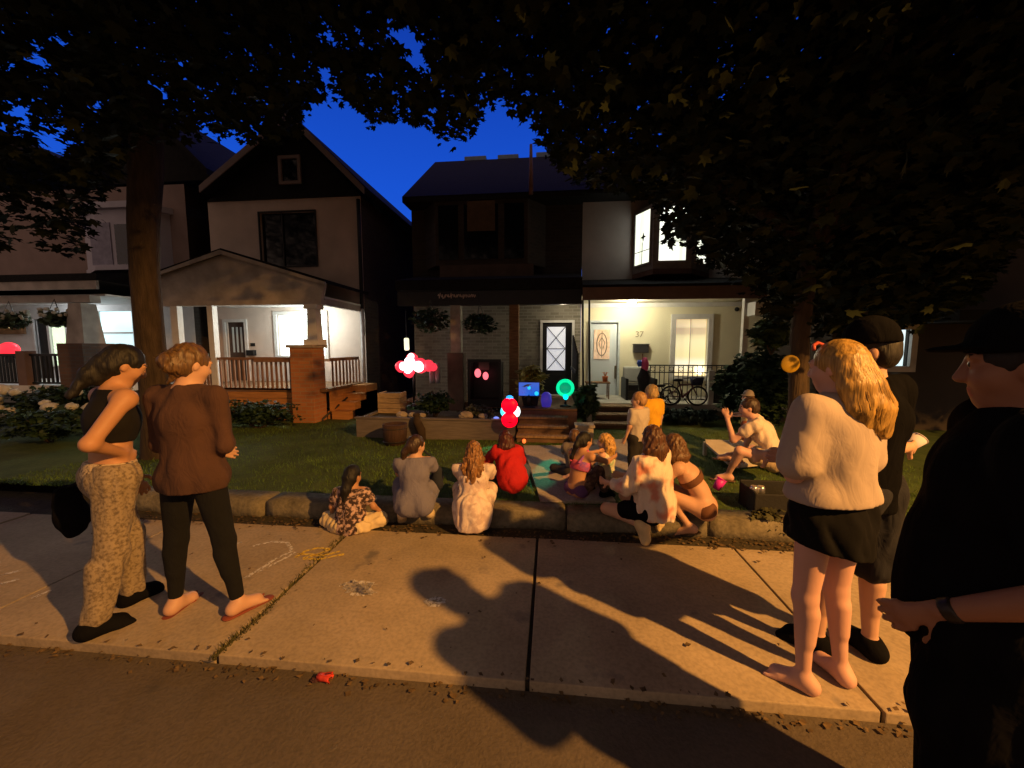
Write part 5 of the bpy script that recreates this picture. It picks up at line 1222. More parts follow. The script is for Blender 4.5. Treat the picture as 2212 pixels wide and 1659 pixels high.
# blue screen on a stand
y_ = 6.75; t = thing("blue_screen", "blue glowing display screen on a short black stand", "screen", tuple(P(1143, 866, y_)))
k0, k1 = X(1119.5, y_, 840), X(1166, y_, 840); za, zb_ = Z(856, y_, 1143), Z(825, y_, 1143)
sm = bpy.data.materials.new("blue screen"); sm.use_nodes = True; N = sm.node_tree.nodes; L = sm.node_tree.links; bs = N["Principled BSDF"]; bs.inputs["Roughness"].default_value = .2; bs.inputs["Base Color"].default_value = (.01, .01, .02, 1)
tc = N.new("ShaderNodeTexCoord"); gr = N.new("ShaderNodeSeparateXYZ"); L.new(tc.outputs["Generated"], gr.inputs[0]); rp = N.new("ShaderNodeValToRGB"); rp.color_ramp.elements[0].color = (.0, .12, .70, 1); rp.color_ramp.elements[1].color = (.06, .14, .62, 1); L.new(gr.outputs["Z"], rp.inputs["Fac"]); L.new(rp.outputs["Color"], bs.inputs["Emission Color"]); bs.inputs["Emission Strength"].default_value = .95
b = B(); b.box(k0 + .012, k1 - .012, y_ - .006, y_ - .001, za + .012, zb_ - .012); b.obj("display", sm, t)
b = B(); c = P(1143, 838, y_ - .012); b.ball((c[0], y_ - .010, c[2]), .030, 14, 8, (1, .2, 1)); b.obj("bright_dot", emit("cyan dot", (.02, .62, .95), 1.1), t, True); b = B(); c = P(1159, 850, y_ - .012); b.ball((c[0], y_ - .010, c[2]), .036, 14, 8, (1, .2, 1)); b.obj("bright_dot", emit("cyan dot", (.02, .62, .95), 1.1), t, True)
b = B(); b.box(k0, k1, y_, y_ + .03, za, zb_); b.obj("case", mat("blue case", (.05, .07, .3), .4), t, bevel=.01)
b = B(); b.tube([((k0 + k1) / 2, y_ + .015, zdk), ((k0 + k1) / 2, y_ + .015, za + .03)], .025, 8); b.lathe(((k0 + k1) / 2, y_ + .015, zdk + .001), [(.12, 0), (.12, .015), (.03, .03)], 16); b.obj("stand", m_black, t, True)
c = P(1180, 876, 6.8); b = B(); b.lathe((c[0], 6.85, zdk + .002), [(.075, 0), (.10, .10), (.085, .22), (.04, .26)], 16); o = b.obj("purple_vase", emit("violet glow", (.06, .04, .55), .35), None, True); tag(o, "small violet glowing vase between the blue screen and the green lamp", "lamp")
c = P(1128, 945, 5.93); b = B(); c = P(1132, 957, 5.9); b.ball((c[0], 5.9, ZL + .03), .03, 12, 8, (1, .8, 1.2)); o = b.obj("red_light", emit("orange red LED", (1, .16, .03), 1.6), None, True); tag(o, "tiny orange red light at the foot of the timber steps", "light")
# cluster of white and red glowing lamps
y_ = 7.5; t = thing("lamp_cluster", "cluster of overexposed white and red party lamps on the dark porch", "party light", tuple(P(895, 815, y_)))
for u, v, r_, m_ in ((871, 791, 9, 0), (885, 783, 12, 0), (881, 797, 10, 0), (904, 792, 12, 0), (888, 770, 7, 0), (866, 792, 13, 1), (884, 804, 13, 1), (890, 776, 14, 1), (908, 790, 17, 1), (926, 790, 13, 1), (936, 793, 9, 1)):
    c = P(u, v, y_ + (.09 if m_ else -.03)); b = B(); b.ball(tuple(c), r_ / F * y_, 14, 9, (1, .8, 1), .12); b.obj("bulb", (emit("white party bulb", (1, .86, .88), 3.5), emit("red party bulb", (1, .04, .07), 1.1))[m_], t, True)
b = B(); c = P(890, 815, y_); b.tube([(c[0], y_ + .08, .42), (c[0], y_ + .08, c[2] + .2)], .02, 8); b.lathe((c[0], y_ + .08, .421), [(.15, 0), (.15, .02), (.04, .04)], 14); b.obj("stand", m_black, t, True)
y_ = 7.7; c0_, c1_ = P(879, 757, y_), P(878, 730, y_); t = thing("tube_lamp", "short upright pale yellow tube lamp above the lamp cluster", "lamp", tuple(c0_))
b = B(); b.tube([c0_ + (0, 0, .0), c0_ + (0, 0, .02), c1_ - (0, 0, .02), c1_], [.03, .05, .05, .03], 12); b.obj("tube", emit("pale tube", (.95, .92, .60), 1.3), t, True); b = B(); b.tube([c1_, c1_ + (0, 0, .55)], .006, 6); b.obj("cord", m_black, t)
# dark cabinet, its red reflections made as two glowing balls
y_ = 7.6; t = thing("dark_cabinet", "black glass fronted cabinet with two red reflections made as glows", "cabinet", tuple(P(1040, 840, y_)))
k0, k1 = X(1010, y_, 800), X(1082, y_, 800); za, zb_ = .42, Z(776, y_, 1040)
b = B(); b.box(k0, k1, y_, y_ + .04, zb_ - .06, zb_); b.box(k0, k0 + .05, y_, y_ + .4, za, zb_ - .061); b.box(k1 - .05, k1, y_, y_ + .4, za, zb_ - .061); b.box(k0 + .051, k1 - .051, y_ + .36, y_ + .4, za, zb_ - .061); b.box(k0 + .051, k1 - .051, y_, y_ + .35, za, za + .15); b.obj("case", m_black, t)
b = B()
for u, v, a in ((1032, 806, 9), (1049, 812, 8)):
    c = P(u, v, y_ + .1); b.ball(tuple(c), a / F * y_, 12, 8, (.8, .6, 1.1))
b.obj("red_reflection", emit("pink red reflection", (1, .16, .2), 1.6), t, True)
b = B(); b.box(X(1030, y_, 790), X(1053, y_, 790), y_ + .2, y_ + .22, Z(800, y_, 1040), Z(783, y_, 1040)); b.obj("shelf_panel", mat("dull panel", (.10, .09, .08), .6), t)
for k, u in enumerate((933, 945)):
    c = P(u, 805, 7.9); b = B(); b.lathe((c[0], 7.9, c[2] - .22), [(.05, 0), (.06, .1), (.055, .4), (.03, .43)], 12); o = b.obj("pale_bottle", mat("pale blue plastic", (.30, .34, .38), .4), None, True); tag(o, "pale blue upright container on the dark porch beside the lamp cluster", "container", "containers on the dark porch")

# ---- things on the cream porch
zpf = .45
c = (X(1291, 8.9, 830), 8.95); t = thing("side_table", "small thin legged brown side table by the pale door", "table", (c[0], c[1], zpf))
b = B(); ztt = Z(825, 8.9, 1291); b.box(c[0] - .27, c[0] + .27, c[1] - .16, c[1] + .16, ztt - .03, ztt); b.obj("tabletop", m_wood, t)
for sx in (-1, 1):
    for sy in (-1, 1): b = B(); b.box(c[0] + sx * .24 - .012, c[0] + sx * .24 + .012, c[1] + sy * .13 - .012, c[1] + sy * .13 + .012, zpf, ztt - .03); b.obj("leg", m_wood, t)
t = thing("flower_pot", "orange flower pot on the brown side table", "pot", (c[0] + .17, c[1], ztt)); b = B(); b.lathe((c[0] + .17, c[1], ztt + .001), [(.05, 0), (.065, .10), (.07, .13), (.06, .13), (.05, .1)], 16); b.obj("pot_body", mat("terracotta orange", (.55, .16, .06), .7), t, True)
b = B()
for k in range(7): a = k * .9; b.tube([(c[0] + .17, c[1], ztt + .1), (c[0] + .17 + .05 * math.cos(a), c[1] + .05 * math.sin(a), ztt + .22), (c[0] + .17 + .09 * math.cos(a), c[1] + .09 * math.sin(a), ztt + .2)], [.008, .006, .002], 5)
b.obj("sprigs", mat("dry orange sprig", (.45, .16, .07), .8), t)
# wicker seat
y_ = 9.0; t = thing("porch_armchair", "dark wicker armchair with a pale back cushion on the porch", "armchair", (X(1380, y_, 850), y_, zpf))
k0, k1 = X(1346, y_, 840), X(1412, y_, 840); b = B(); b.box(k0 + .05, k1 - .05, y_ - .3, y_ + .25, zpf + .2, zpf + .34); b.obj("seat", m_black, t, bevel=.02)
b = B(); b.box(k0 + .03, k1 - .03, y_ + .18, y_ + .3, zpf + .35, zpf + .72); b.obj("back_cushion", mat("pale grey cushion", (.42, .43, .40), .9, .08, 6), t, bevel=.04)
for x_ in (k0, k1 - .06): b = B(); b.box(x_, x_ + .06, y_ - .32, y_ + .3, zpf, zpf + .48); b.obj("arm", m_black, t, bevel=.02)
b = B(); b.box(k0 + .06, k1 - .06, y_ - .28, y_ - .25, zpf + .02, zpf + .199); b.obj("front_panel", mat("dark wicker", (.05, .045, .035), .8), t)
# furled flag hanging from a pole
y_ = 8.15; c0_, c1_ = P(1388, 764, y_), P(1390, 850, y_)
t = thing("furled_flag", "furled pink blue and black flag on an upright pole at the porch front", "flag", tuple(c1_))
b = B(); b.tube([(c0_[0], y_, zpf), c0_], .016, 8); b.obj("pole", m_wood, t, True)
for nm, col, du, v0, v1, w_ in (("pink_fold", (.75, .12, .30), 3, 772, 803, .085), ("blue_fold", (.06, .13, .60), -9, 778, 792, .06), ("black_fold", (.03, .03, .035), 0, 792, 850, .13), ("grey_fold", (.12, .11, .10), 8, 800, 858, .07)):
    b = B(); pa_, pb_ = P(1390 + du, v0, y_ - .02), P(1390 + du * .8, v1, y_ - .02); b.tube([pa_, pa_ * .6 + pb_ * .4, pb_], [.035, w_, w_ * .65], 10); b.obj(nm, mat("flag cloth " + nm, col, .8, .1, 10), t, True)
# bicycles
def bicycle(u0, u1, v, y, label, fcol, basket=False, rz=0):
    c = P((u0 + u1) / 2, v, y); xa, xb = X(u0, y, v), X(u1, y, v); zw = zpf; L_ = xb - xa; r_ = L_ * .205
    t = thing("bicycle", label, "bicycle", (c[0], y, zw), rz, "bicycles on the lit porch")
    fm = mat("bicycle paint " + str(fcol), fcol, .35, .05, 5, spec=.6)
    wa, wb = (xa + r_, y, zw + r_ + .012), (xb - r_, y, zw + r_ + .012)
    for w_ in (wa, wb):
        b = B(); b.torus(w_, r_, .019, "y", 36, 8); o = b.obj("wheel", mat("tyre rubber", (.02, .018, .018), .8), t, True)
        b = B(); b.torus(w_, r_ * .93, .010, "y", 32, 6)
        for k in range(14): a = math.pi * 2 * k / 14; b.tube([(w_[0], y + (.02 if k % 2 else -.02), w_[2]), (w_[0] + r_ * .92 * math.cos(a), y, w_[2] + r_ * .92 * math.sin(a))], .0022, 4)
        b.tube([(w_[0], y - .04, w_[2]), (w_[0], y + .04, w_[2])], .018, 8); b.obj("rim", mat("bare steel", (.5, .5, .48), .35, metal=.8), o, True)
    bb = ((wa[0] * .55 + wb[0] * .45), y, zw + r_ * .9); st = (wa[0] + L_ * .20, y, zw + r_ * 2.25); hd = (wb[0] - L_ * .14, y, zw + r_ * 2.35); hb = (wb[0] - L_ * .10, y, zw + r_ * 1.95)
    b = B(); b.tube([bb, st], .017); b.tube([st, hd], .017); b.tube([bb, hb], .02); b.tube([hd, hb], .02); b.tube([wa, bb], .012); b.tube([wa, st], .011); b.tube([hb, wb], .014); b.obj("frame", fm, t, True)
    b = B(); b.tube([st, (st[0] - .02, y, st[2] + .08)], .013); b.ball((st[0] - .04, y, st[2] + .10), .09, 12, 7, (1.2, .6, .35)); b.obj("saddle", m_black, t, True)
    b = B(); b.tube([hd, (hd[0] - .01, y, hd[2] + .10)], .012); b.tube([(hd[0] - .06, y - .26, hd[2] + .10), (hd[0] + .02, y - .12, hd[2] + .12), (hd[0] + .02, y + .12, hd[2] + .12), (hd[0] - .06, y + .26, hd[2] + .10)], .013); b.obj("handlebar", m_black, t, True)
    b = B(); b.torus(bb, .07, .008, "y", 20, 5); b.tube([(bb[0], y - .07, bb[2]), (bb[0] + .1, y - .07, bb[2] - .12)], .01); b.tube([(bb[0], y + .07, bb[2]), (bb[0] - .1, y + .07, bb[2] + .12)], .01); b.obj("crank", m_iron, t, True)
    if basket: b = B(); b.lathe((hd[0] + .10, y, hd[2] - .02), [(.10, 0), (.14, .16), (.13, .16)], 14); b.obj("basket", mat("navy bag", (.03, .03, .07), .8), t, True)
bicycle(1428, 1528, 840, 8.02, "bicycle with a dark bag on its handlebar leaning at the porch railing", (.10, .02, .03), True, R(6))
bicycle(1405, 1470, 842, 8.20, "dark bicycle half hidden behind the one with the handlebar bag", (.05, .015, .02), False, R(-9))
# dark boxes at the right end of the porch
c = P(1558, 852, 8.5); t = thing("storage_box", "dark storage box beside the white railing post", "box", tuple(c)); b = B(); b.box(c[0] - .22, c[0] + .22, 8.4, 8.75, zpf, zpf + .33); b.obj("box_body", m_black, t, bevel=.02); b = B(); b.box(c[0] - .24, c[0] + .24, 8.38, 8.77, zpf + .332, zpf + .37); b.obj("lid", m_dark, t, bevel=.01)

# ---- cornhole board on the right lawn
t = thing("beanbag_board", "white slanted beanbag toss board with a round hole on the lawn", "game board", tuple(G(1560, 990, ZL)))
A_ = G(1518, 990, ZL); yh = 5.35
pL, pR = P(1516, 948, 5.55), P(1640, 950, 5.55); pF, pG = G(1582, 1006, ZL + .06), G(1700, 1000, ZL + .06)
n_ = 22; hc = pL * .30 + pR * .33 + pF * .17 + pG * .20
b = B(); top = [pL, pR, pG, pF]; th = np.array([0, 0, -.03])
U_ = nrm(pR - pL); W_ = nrm(np.cross(np.cross(U_, pF - pL), U_)); hr_ = .085
ring = [hc + U_ * hr_ * math.cos(2 * math.pi * k / n_) + W_ * hr_ * math.sin(2 * math.pi * k / n_) for k in range(n_)]
outer = []
for k in range(n_):
    a = 2 * math.pi * k / n_; d = U_ * math.cos(a) + W_ * math.sin(a); best = 9
    for i in range(4):
        e0_, e1_ = top[i], top[(i + 1) % 4]; M_ = np.array([[d @ U_, -(e1_ - e0_) @ U_], [d @ W_, -(e1_ - e0_) @ W_]]); rhs = np.array([(e0_ - hc) @ U_, (e0_ - hc) @ W_])
        if abs(np.linalg.det(M_)) > 1e-9:
            s_, q_ = np.linalg.solve(M_, rhs)
            if s_ > 0 and -.001 <= q_ <= 1.001: best = min(best, s_)
    outer.append(hc + d * best)
V = ring + outer + [p + th for p in ring] + [p + th for p in outer]
Fc = []
for k in range(n_):
    j = (k + 1) % n_; Fc += [(k, j, n_ + j, n_ + k), (2 * n_ + k, 3 * n_ + k, 3 * n_ + j, 2 * n_ + j), (k, 2 * n_ + k, 2 * n_ + j, j), (n_ + k, n_ + j, 3 * n_ + j, 3 * n_ + k)]
b.add(V, Fc); b.obj("board", mat("worn white board", (.48, .42, .33), .7, .15, 6), t)
for p in (pL + (.03, -.02, 0), pR + (-.03, -.02, 0)): b = B(); b.box(p[0] - .02, p[0] + .02, p[1] - .05, p[1] + .0, ZL - .02, p[2] - .032); b.obj("leg", mat("worn white board", (.48, .42, .33)), t)
# drinks cooler bag with cans beside the blonde woman
c = G(1655, 1112, ZL); t = thing("cooler_bag", "dark open cooler bag on the lawn edge holding cans", "bag", tuple(c))
b = B(); k0, k1 = c[0] - .10, c[0] + .38; b.box(k0, k1, c[1], c[1] + .02, ZL, ZL + .19); b.box(k0, k1, c[1] + .28, c[1] + .30, ZL, ZL + .22); b.box(k0, k0 + .02, c[1] + .02, c[1] + .28, ZL, ZL + .2); b.box(k1 - .02, k1, c[1] + .02, c[1] + .28, ZL, ZL + .2); b.box(k0 + .02, k1 - .02, c[1] + .02, c[1] + .28, ZL, ZL + .10); b.obj("bag_body", mat("black nylon", (.015, .015, .015), .7, .2, 12, .2), t, bevel=.01)
for k, (u, v) in enumerate(((1627, 1083), (1642, 1086))):
    p = P(u, v, c[1] + .10); b = B(); b.lathe((p[0], p[1], ZL + .11), [(.025, 0), (.032, .012), (.032, .10), (.026, .118), (.024, .118)], 16); o = b.obj("drinks_can", mat("silver can", (.62, .60, .58), .28, .05, 10, metal=.9), None, True)
    tag(o, ("silver can at the left in the dark cooler bag", "shiny silver can next to another in the dark cooler bag")[k], "can", "cans in the cooler bag")
bush("verge_plant", "tuft of tall weeds by the edging in front of the cooler bag", (X(1665, 3.45, 1140), 3.45, .0), (.2, .12, .12), 260, .07, mat("weed leaf", (.05, .05, .02), .7, .4, 6), 47, cat="plant")
c = G(1560, 1062, ZL); t = thing("pink_cup", "bright magenta plastic cup tilted on the grass by the squatting girl", "cup", tuple(c))
Mx = Matrix.Translation(tuple(P(1553, 1046, c[1] - .05))) @ Matrix.Rotation(R(28), 4, "Y"); b = B(); b.lathe((0, 0, -.06), [(.036, 0), (.048, .12), (.045, .12), (.034, .01)], 18); b.v = [tuple(Mx @ Vector(p)) for p in b.v]; b.obj("cup_body", mat("magenta plastic", (.62, .03, .40), .4), t, True); b = B(); b.torus((0, 0, .06), .048, .004, "z", 18, 5); b.v = [tuple(Mx @ Vector(p)) for p in b.v]; b.obj("rim", mat("magenta plastic", (.62, .03, .40)), t, True)
# overhead wire
b = B(); pa_, pb_ = P(380, 290, 8), P(560, 395, 14); b.tube([P(330, 247, 9), P(400, 297, 10.3), P(455, 336, 11.6), P(540, 400, 14)], .022, 6); o = b.obj("overhead_wire", m_black); tag(o, "thin overhead wire sloping down behind the big maple", "wire")

# ------------------------------------------------------------------ light
W = bpy.data.worlds.new("World"); SC.world = W; W.use_nodes = True
N = W.node_tree.nodes; L = W.node_tree.links; bg = N["Background"]
tc = N.new("ShaderNodeTexCoord"); sx = N.new("ShaderNodeSeparateXYZ"); L.new(tc.outputs["Generated"], sx.inputs[0])
rp = N.new("ShaderNodeValToRGB"); e = rp.color_ramp.elements
e[0].position = .0; e[0].color = (*srgb(34, 92, 205), 1); e[1].position = .75; e[1].color = (*srgb(10, 38, 130), 1); k = e.new(.35); k.color = (*srgb(21, 74, 190), 1)
L.new(sx.outputs["Z"], rp.inputs["Fac"])
vd = N.new("ShaderNodeVectorMath"); vd.operation = "DOT_PRODUCT"; vd.inputs[1].default_value = nrm((-.08, .86, .42)); L.new(tc.outputs["Generated"], vd.inputs[0])
mr = N.new("ShaderNodeMapRange"); mr.interpolation_type = "SMOOTHSTEP"; mr.inputs["From Min"].default_value = .20; mr.inputs["From Max"].default_value = .55; L.new(vd.outputs["Value"], mr.inputs["Value"])
mxs = N.new("ShaderNodeMix"); mxs.data_type = "RGBA"; L.new(mr.outputs[0], mxs.inputs[0]); mxs.inputs[6].default_value = (.31, .205, .155, 1)   # warm fill added to the unseen sky to lift the shadows
L.new(rp.outputs["Color"], mxs.inputs[7]); L.new(mxs.outputs[2], bg.inputs["Color"]); bg.inputs["Strength"].default_value = 1.25
def lamp(name, typ, loc, col, power, rad=.1, target=None, **kw):
    d = bpy.data.lights.new(name, typ); d.color = col; d.energy = power
    if typ != "SUN": d.shadow_soft_size = rad
    for k_, v_ in kw.items(): setattr(d, k_, v_)
    o = bpy.data.objects.new(name, d); COL.objects.link(o); o.location = loc
    if target is not None: o.rotation_euler = (Vector(target) - Vector(loc)).to_track_quat("-Z", "Y").to_euler()
    return o
LAMP = LAMP_POS
lamp("street_light", "SPOT", LAMP, (1.0, .46, .105), 4900, .07, (LAMP[0] - .25, LAMP[1] + .3, 0), spot_size=R(172), spot_blend=.35)
lamp("porch_light", "POINT", lamp_pos, (1, .90, .62), 125, .09)
lamp("green_projector", "SPOT", tuple(P(1221, 845, 6.75)), (.05, 1, .45), 170, .02, tuple(G(1182, 1020, ZL)), spot_size=R(9), spot_blend=.5)
lamp("teal_projector", "SPOT", tuple(P(1101, 876, 5.78)), (.06, .85, .60), 26, .02, tuple(G(1068, 968, ZL)), spot_size=R(34), spot_blend=.6)
lamp("left_porch_light", "POINT", (X(120, 8.2), 8.3, Z(655, 8.2)), (.85, .95, 1), 26, .08)
lamp("gable_porch_light", "POINT", (X(640, 8.2), 8.3, Z(690, 8.2)), (.92, 1, .92), 75, .12)
lamp("dark_porch_light", "POINT", (X(1215, 9.2), 9.1, 2.4), (1, .86, .6), 5, .06)
SC.view_settings.view_transform = "Standard"; SC.view_settings.look = "None"; SC.view_settings.exposure = 0; SC.view_settings.gamma = 1
SC.cycles.use_denoising = True
SC.cycles.max_bounces = 6; SC.cycles.sample_clamp_indirect = 6
# ------------------------------------------------------------------ people
sk1 = mat("warm skin", (.50, .30, .21), .55, .05, 6, .05, sss=.06)
sk2 = mat("tan skin", (.42, .22, .12), .55, .05, 6, .05, sss=.06)
sk3 = mat("fair pink skin", (.56, .33, .27), .55, .05, 6, .05, sss=.06)
def hairmat(n, c, var=.5, r=.45): return mat(n, c, r, var, 9, .25, stretch=(9, 9, .5), bscale=16, spec=.4)
h_black = hairmat("black hair", (.005, .004, .004), .4, .62); h_dkb = hairmat("dark brown hair", (.035, .018, .010)); h_brn = hairmat("brown hair", (.10, .05, .022)); h_gold = hairmat("golden brown hair", (.10, .055, .022))
h_blond = hairmat("blonde hair", (.33, .20, .052), .55, .40); h_lblond = hairmat("pale blond hair", (.48, .33, .14)); h_auburn = hairmat("auburn hair", (.055, .012, .008))
c_black = mat("black cotton", (.006, .006, .007), .95, .2, 9, spec=.03, wrinkle=.25); c_blk2 = mat("black jersey", (.005, .005, .006), .95, .2, 9, spec=.02, wrinkle=.36)
PEOPLE = []
SQ = {"l": ((-.28, .88, .38), (.08, -.52, -.86)), "r": ((.28, .88, .38), (-.08, -.52, -.86))}
AFWD = {"l": ((-.12, .75, -.65), (.3, .85, -.15)), "r": ((.12, .75, -.65), (-.3, .85, -.15))}
def person(label, loc, yaw, skin=sk1, voxel=.010, group="onlookers watching the porch show", **kw):
    t = thing("person", label, "person", tuple(map(float, loc)), R(yaw), group)
    p = Person(**kw); PEOPLE.append((label, t, p)); p.body(skin, t, voxel); p.t = t
    return p, t
def shoes(p, t, m, name="shoe", infl=.010, sole=None, voxel=.008):
    for q in "lr": p.wear(name, m, t, [("foot" + q, 0, 1)], infl * p.k, voxel=voxel, k=.015, cuts=[(p.J["ank" + q] + np.array([0, 0, .03 * p.k]), (0, 0, 1))] if abs(p.fd[q][2]) < .5 else ())
def sandals(p, t, m):
    for q in "lr":
        J = p.J["ank" + q]; fd = p.fd[q]; k = p.k; dn = nrm(np.array([0, 0, -1.]) - fd * (-fd[2])); sd = nrm(np.cross(fd, dn))
        p.wear("sandal", m, t, raw=[(J + dn * .068 * k - fd * .05 * k, J + dn * .070 * k + fd * .16 * k, .042 * k, .04 * k, (dn, .22), .01), (J + dn * .03 * k + fd * .14 * k, J + dn * .055 * k + fd * .09 * k + sd * .035 * k, .007, .007, None, .005), (J + dn * .03 * k + fd * .14 * k, J + dn * .055 * k + fd * .09 * k - sd * .035 * k, .007, .007, None, .005)], voxel=.007, rel=1)

# --- woman walking at the far left
l = G(268, 1326); p, t = person("woman in profile with dark hair, black sleeveless top and beige crochet trousers, walking", l, -22, sk2, .0085, H=1.66, lean=(0, .10, 1), head=(-6, 26, 0),
    legs={"l": ((-.03, .20, -1), (0, .0, -1)), "r": ((.03, -.12, -1), (0, -.26, -1))}, feet={"l": (-.1, 1, .0), "r": (.05, 1, -.12)},
    arms={"r": ((.28, -.62, -.75), (-.55, .62, -.40)), "l": ((-.10, .10, -1), (.3, .25, -.9))})
J = p.J
p.wear("tank_top", mat("black ribbed top", (.006, .005, .005), .9, .2, 20), t, [("chest", .1, 1, .016), ("shoulders", .22, .78, .006)], .016, raw=[(J["waist"] + p.up2 * .04, J["chest"], .112, .135, (p.fw, .76), .05)], cuts=[(J["waist"] + p.up2 * .045, -p.up2), (J["neck"] + p.up2 * .0, p.up2)], fold=.0025, voxel=.009)
p.wear("crochet_trousers", voro("beige crochet", (.17, .13, .085), (.26, .205, .14), 60, .45, third=(.115, .085, .055)), t, [("pelvis", 0, 1, .014), ("thighl", 0, 1, .016), ("thighr", 0, 1, .016), ("shinl", 0, .93, .030), ("shinr", 0, .93, .030)], raw=[(J["pel"], J["pel"] + p.up1 * .09, .135, .125, (p.fw1, .82), .05)], cuts=[(J["pel"] + p.up1 * .085, p.up1)], fold=.006, wl=.07, stretch=(1, 1, .3), voxel=.010)
p.wear("crochet_waistband", voro("open crochet band", (.06, .045, .03), (.48, .38, .25), 60, .5), t, raw=[(J["pel"] + p.up1 * .02, J["pel"] + p.up1 * .075, .147, .136, (p.fw1, .82), .03)], cuts=[(J["pel"] + p.up1 * .09, p.up1), (J["pel"] + p.up1 * .0, -p.up1)], voxel=.009)
shoes(p, t, c_black, "boot", .014)
q = [((0, -.09, -.03), (.0, -.115, -.10), .05, .035, .03), ((.0, -.115, -.10), (.0, -.13, -.24), .035, .022, .03), ((0, -.06, -.06), (0, -.075, -.12), .05, .04, .03)]
p.hair(h_black, t, "pony", extra=q, fold=.003)
# her bag
bp_ = P(148, 1100, 2.12); tb_ = thing("shoulder_bag", "black soft bag hanging behind the woman in crochet trousers", "bag", tuple(bp_))
Fd = Field(bp_ - .25, bp_ + .25, .010); Fd.cap(bp_ + (0, 0, .10), bp_ + (.02, 0, -.06), .060, .085, ((.77, -.64, 0), .9), .04); Fd.cap(bp_ + (.02, 0, -.05), bp_ + (.03, 0, -.13), .07, .05, None, .04); Fd.ripple(.008, .09, 5); V, Q = Fd.nets(); link("bag_body", np_mesh("bag_body", relax(V, Q), Q), c_black, tb_)
b = B(); wr = np.array(t.matrix_basis @ Vector(p.J["shr"])) if False else None
Mw = Matrix.Translation(t.location) @ Matrix.Rotation(t.rotation_euler.z, 4, "Z"); s0_ = np.array(Mw @ Vector(p.J["wrir"])); b.tube([bp_ + (0, 0, .14), bp_ * .5 + s0_ * .5 + (-.03, 0, .03), s0_ + (0, 0, .0)], .012, 7); b.obj("strap", c_black, tb_, True)

# --- woman seen from behind in the brown sweater
l = G(440, 1318); p, t = person("woman from behind in brown sweater, black leggings and flip flops, hair in a bun", l, 6, sk1, .0085, H=1.655, head=(-24, 16, 0),
    legs={"l": ((-.13, .02, -1), (-.06, -.04, -1)), "r": ((.20, -.02, -1), (.20, -.06, -1))}, feet={"l": (.1, 1, 0), "r": (.55, .8, 0)},
    arms={"l": ((-.08, .06, -1), (.75, .62, -.30)), "r": ((.10, .02, -1), (-.80, .55, -.30))})
J = p.J; m_sw = mat("brown knit sweater", (.064, .032, .024), .95, .12, 5, .35, bscale=150, wrinkle=.36)
p.wear("sweater", m_sw, t, [("chest", 0, 1, .016), ("shoulders", 0, 1, .008), ("uarml", 0, 1, .012), ("uarmr", 0, 1, .012), ("farml", 0, .85, .014), ("farmr", 0, .85, .014)], raw=[(J["chest"], J["pel"] - p.up1 * .06, .146, .150, (p.fw, .80), .05), (J["pel"] + p.up1 * .05, J["pel"] - p.up1 * .13, .138, .158, (p.fw, .88), .05), (J["hipl"], J["hipr"], .118, .118, None, .04)], cuts=[(J["pel"] - p.up1 * .085, -p.up1), (J["neck"] + p.up2 * .03, p.up2)], fold=.006, wl=.11, stretch=(1, 1, .4), voxel=.009)
p.wear("leggings", mat("black leggings", (.004, .0045, .006), .95, .2, 12, wrinkle=.36), t, ["pelvis", "thighl", "thighr", ("shinl", 0, .88), ("shinr", 0, .88)], .006, voxel=.009, fold=.0012)
sandals(p, t, mat("red brown flip flop", (.20, .05, .03), .7))
q = [((0, -.085, .01), (.015, -.12, -.01), .055, .045, .02), ((-.02, -.10, -.03), (.03, -.11, -.05), .03, .03, .02), ((0, -.06, -.07), (-.02, -.075, -.13), .022, .010, .02)]
p.hair(h_gold, t, "bun", extra=q, fold=.0045)
r = np.random.default_rng(3); cs = []
for i in range(46):
    a = r.uniform(-.06, .06); f = r.uniform(-.13, -.02); c0 = p.hp(a, f, r.uniform(-.04, .07)); cs.append([c0, c0 + r.normal(0, .018, 3), c0 + r.normal(0, .03, 3) + (0, 0, -.02)])
strands("loose_hair", h_gold, t, cs, .0022)

# --- the blonde woman
l = G(1765, 1474); p, t = person("barefoot woman from behind with long blonde hair, loose pale top and black skirt", l, 20, sk3, .0070, H=1.66, build=.94, lean=(.0, .0, 1), head=(14, 8, 0),
    legs={"l": ((-.05, .02, -1), (.0, -.05, -1)), "r": ((.03, .05, -1), (.05, -.10, -1))}, feet={"l": (-.50, .85, 0), "r": (.15, 1, 0)},
    arms={"l": ((-.16, .04, -1), (.70, .70, .10)), "r": ((.10, .06, -1), (-.75, .65, .05))})
J = p.J; m_top = mat("oatmeal knit top", (.38, .31, .275), .92, .05, 3, .06, bscale=160, wrinkle=.2)
p.wear("top", m_top, t, [("chest", 0, 1, .024), ("shoulders", 0, 1, .012), ("uarml", 0, .80, .022), ("uarmr", 0, .80, .022)], raw=[(J["chest"] + p.up2 * .05, J["pel"] + p.up1 * .05, .150, .166, (p.fw, .86), .06), (J["shl"] - p.up2 * .03 + p.rs * .02, J["elbl"] * .82 + J["shl"] * .18, .058, .068, None, .07), (J["shr"] - p.up2 * .03 - p.rs * .02, J["elbr"] * .82 + J["shr"] * .18, .058, .068, None, .07), (J["hipl"] + p.up1 * .08 - p.rs * .01, J["hipr"] + p.up1 * .08 + p.rs * .01, .125, .125, None, .04), (J["hipl"] - p.rs * .01, J["hipr"] + p.rs * .01, .118, .118, None, .03)], cuts=[(J["pel"] + p.up1 * .055, -p.up1), (J["neck"] + p.up2 * .035, p.up2)], fold=.0045, wl=.17, stretch=(1.1, 1, .30), voxel=.008, seed=12)
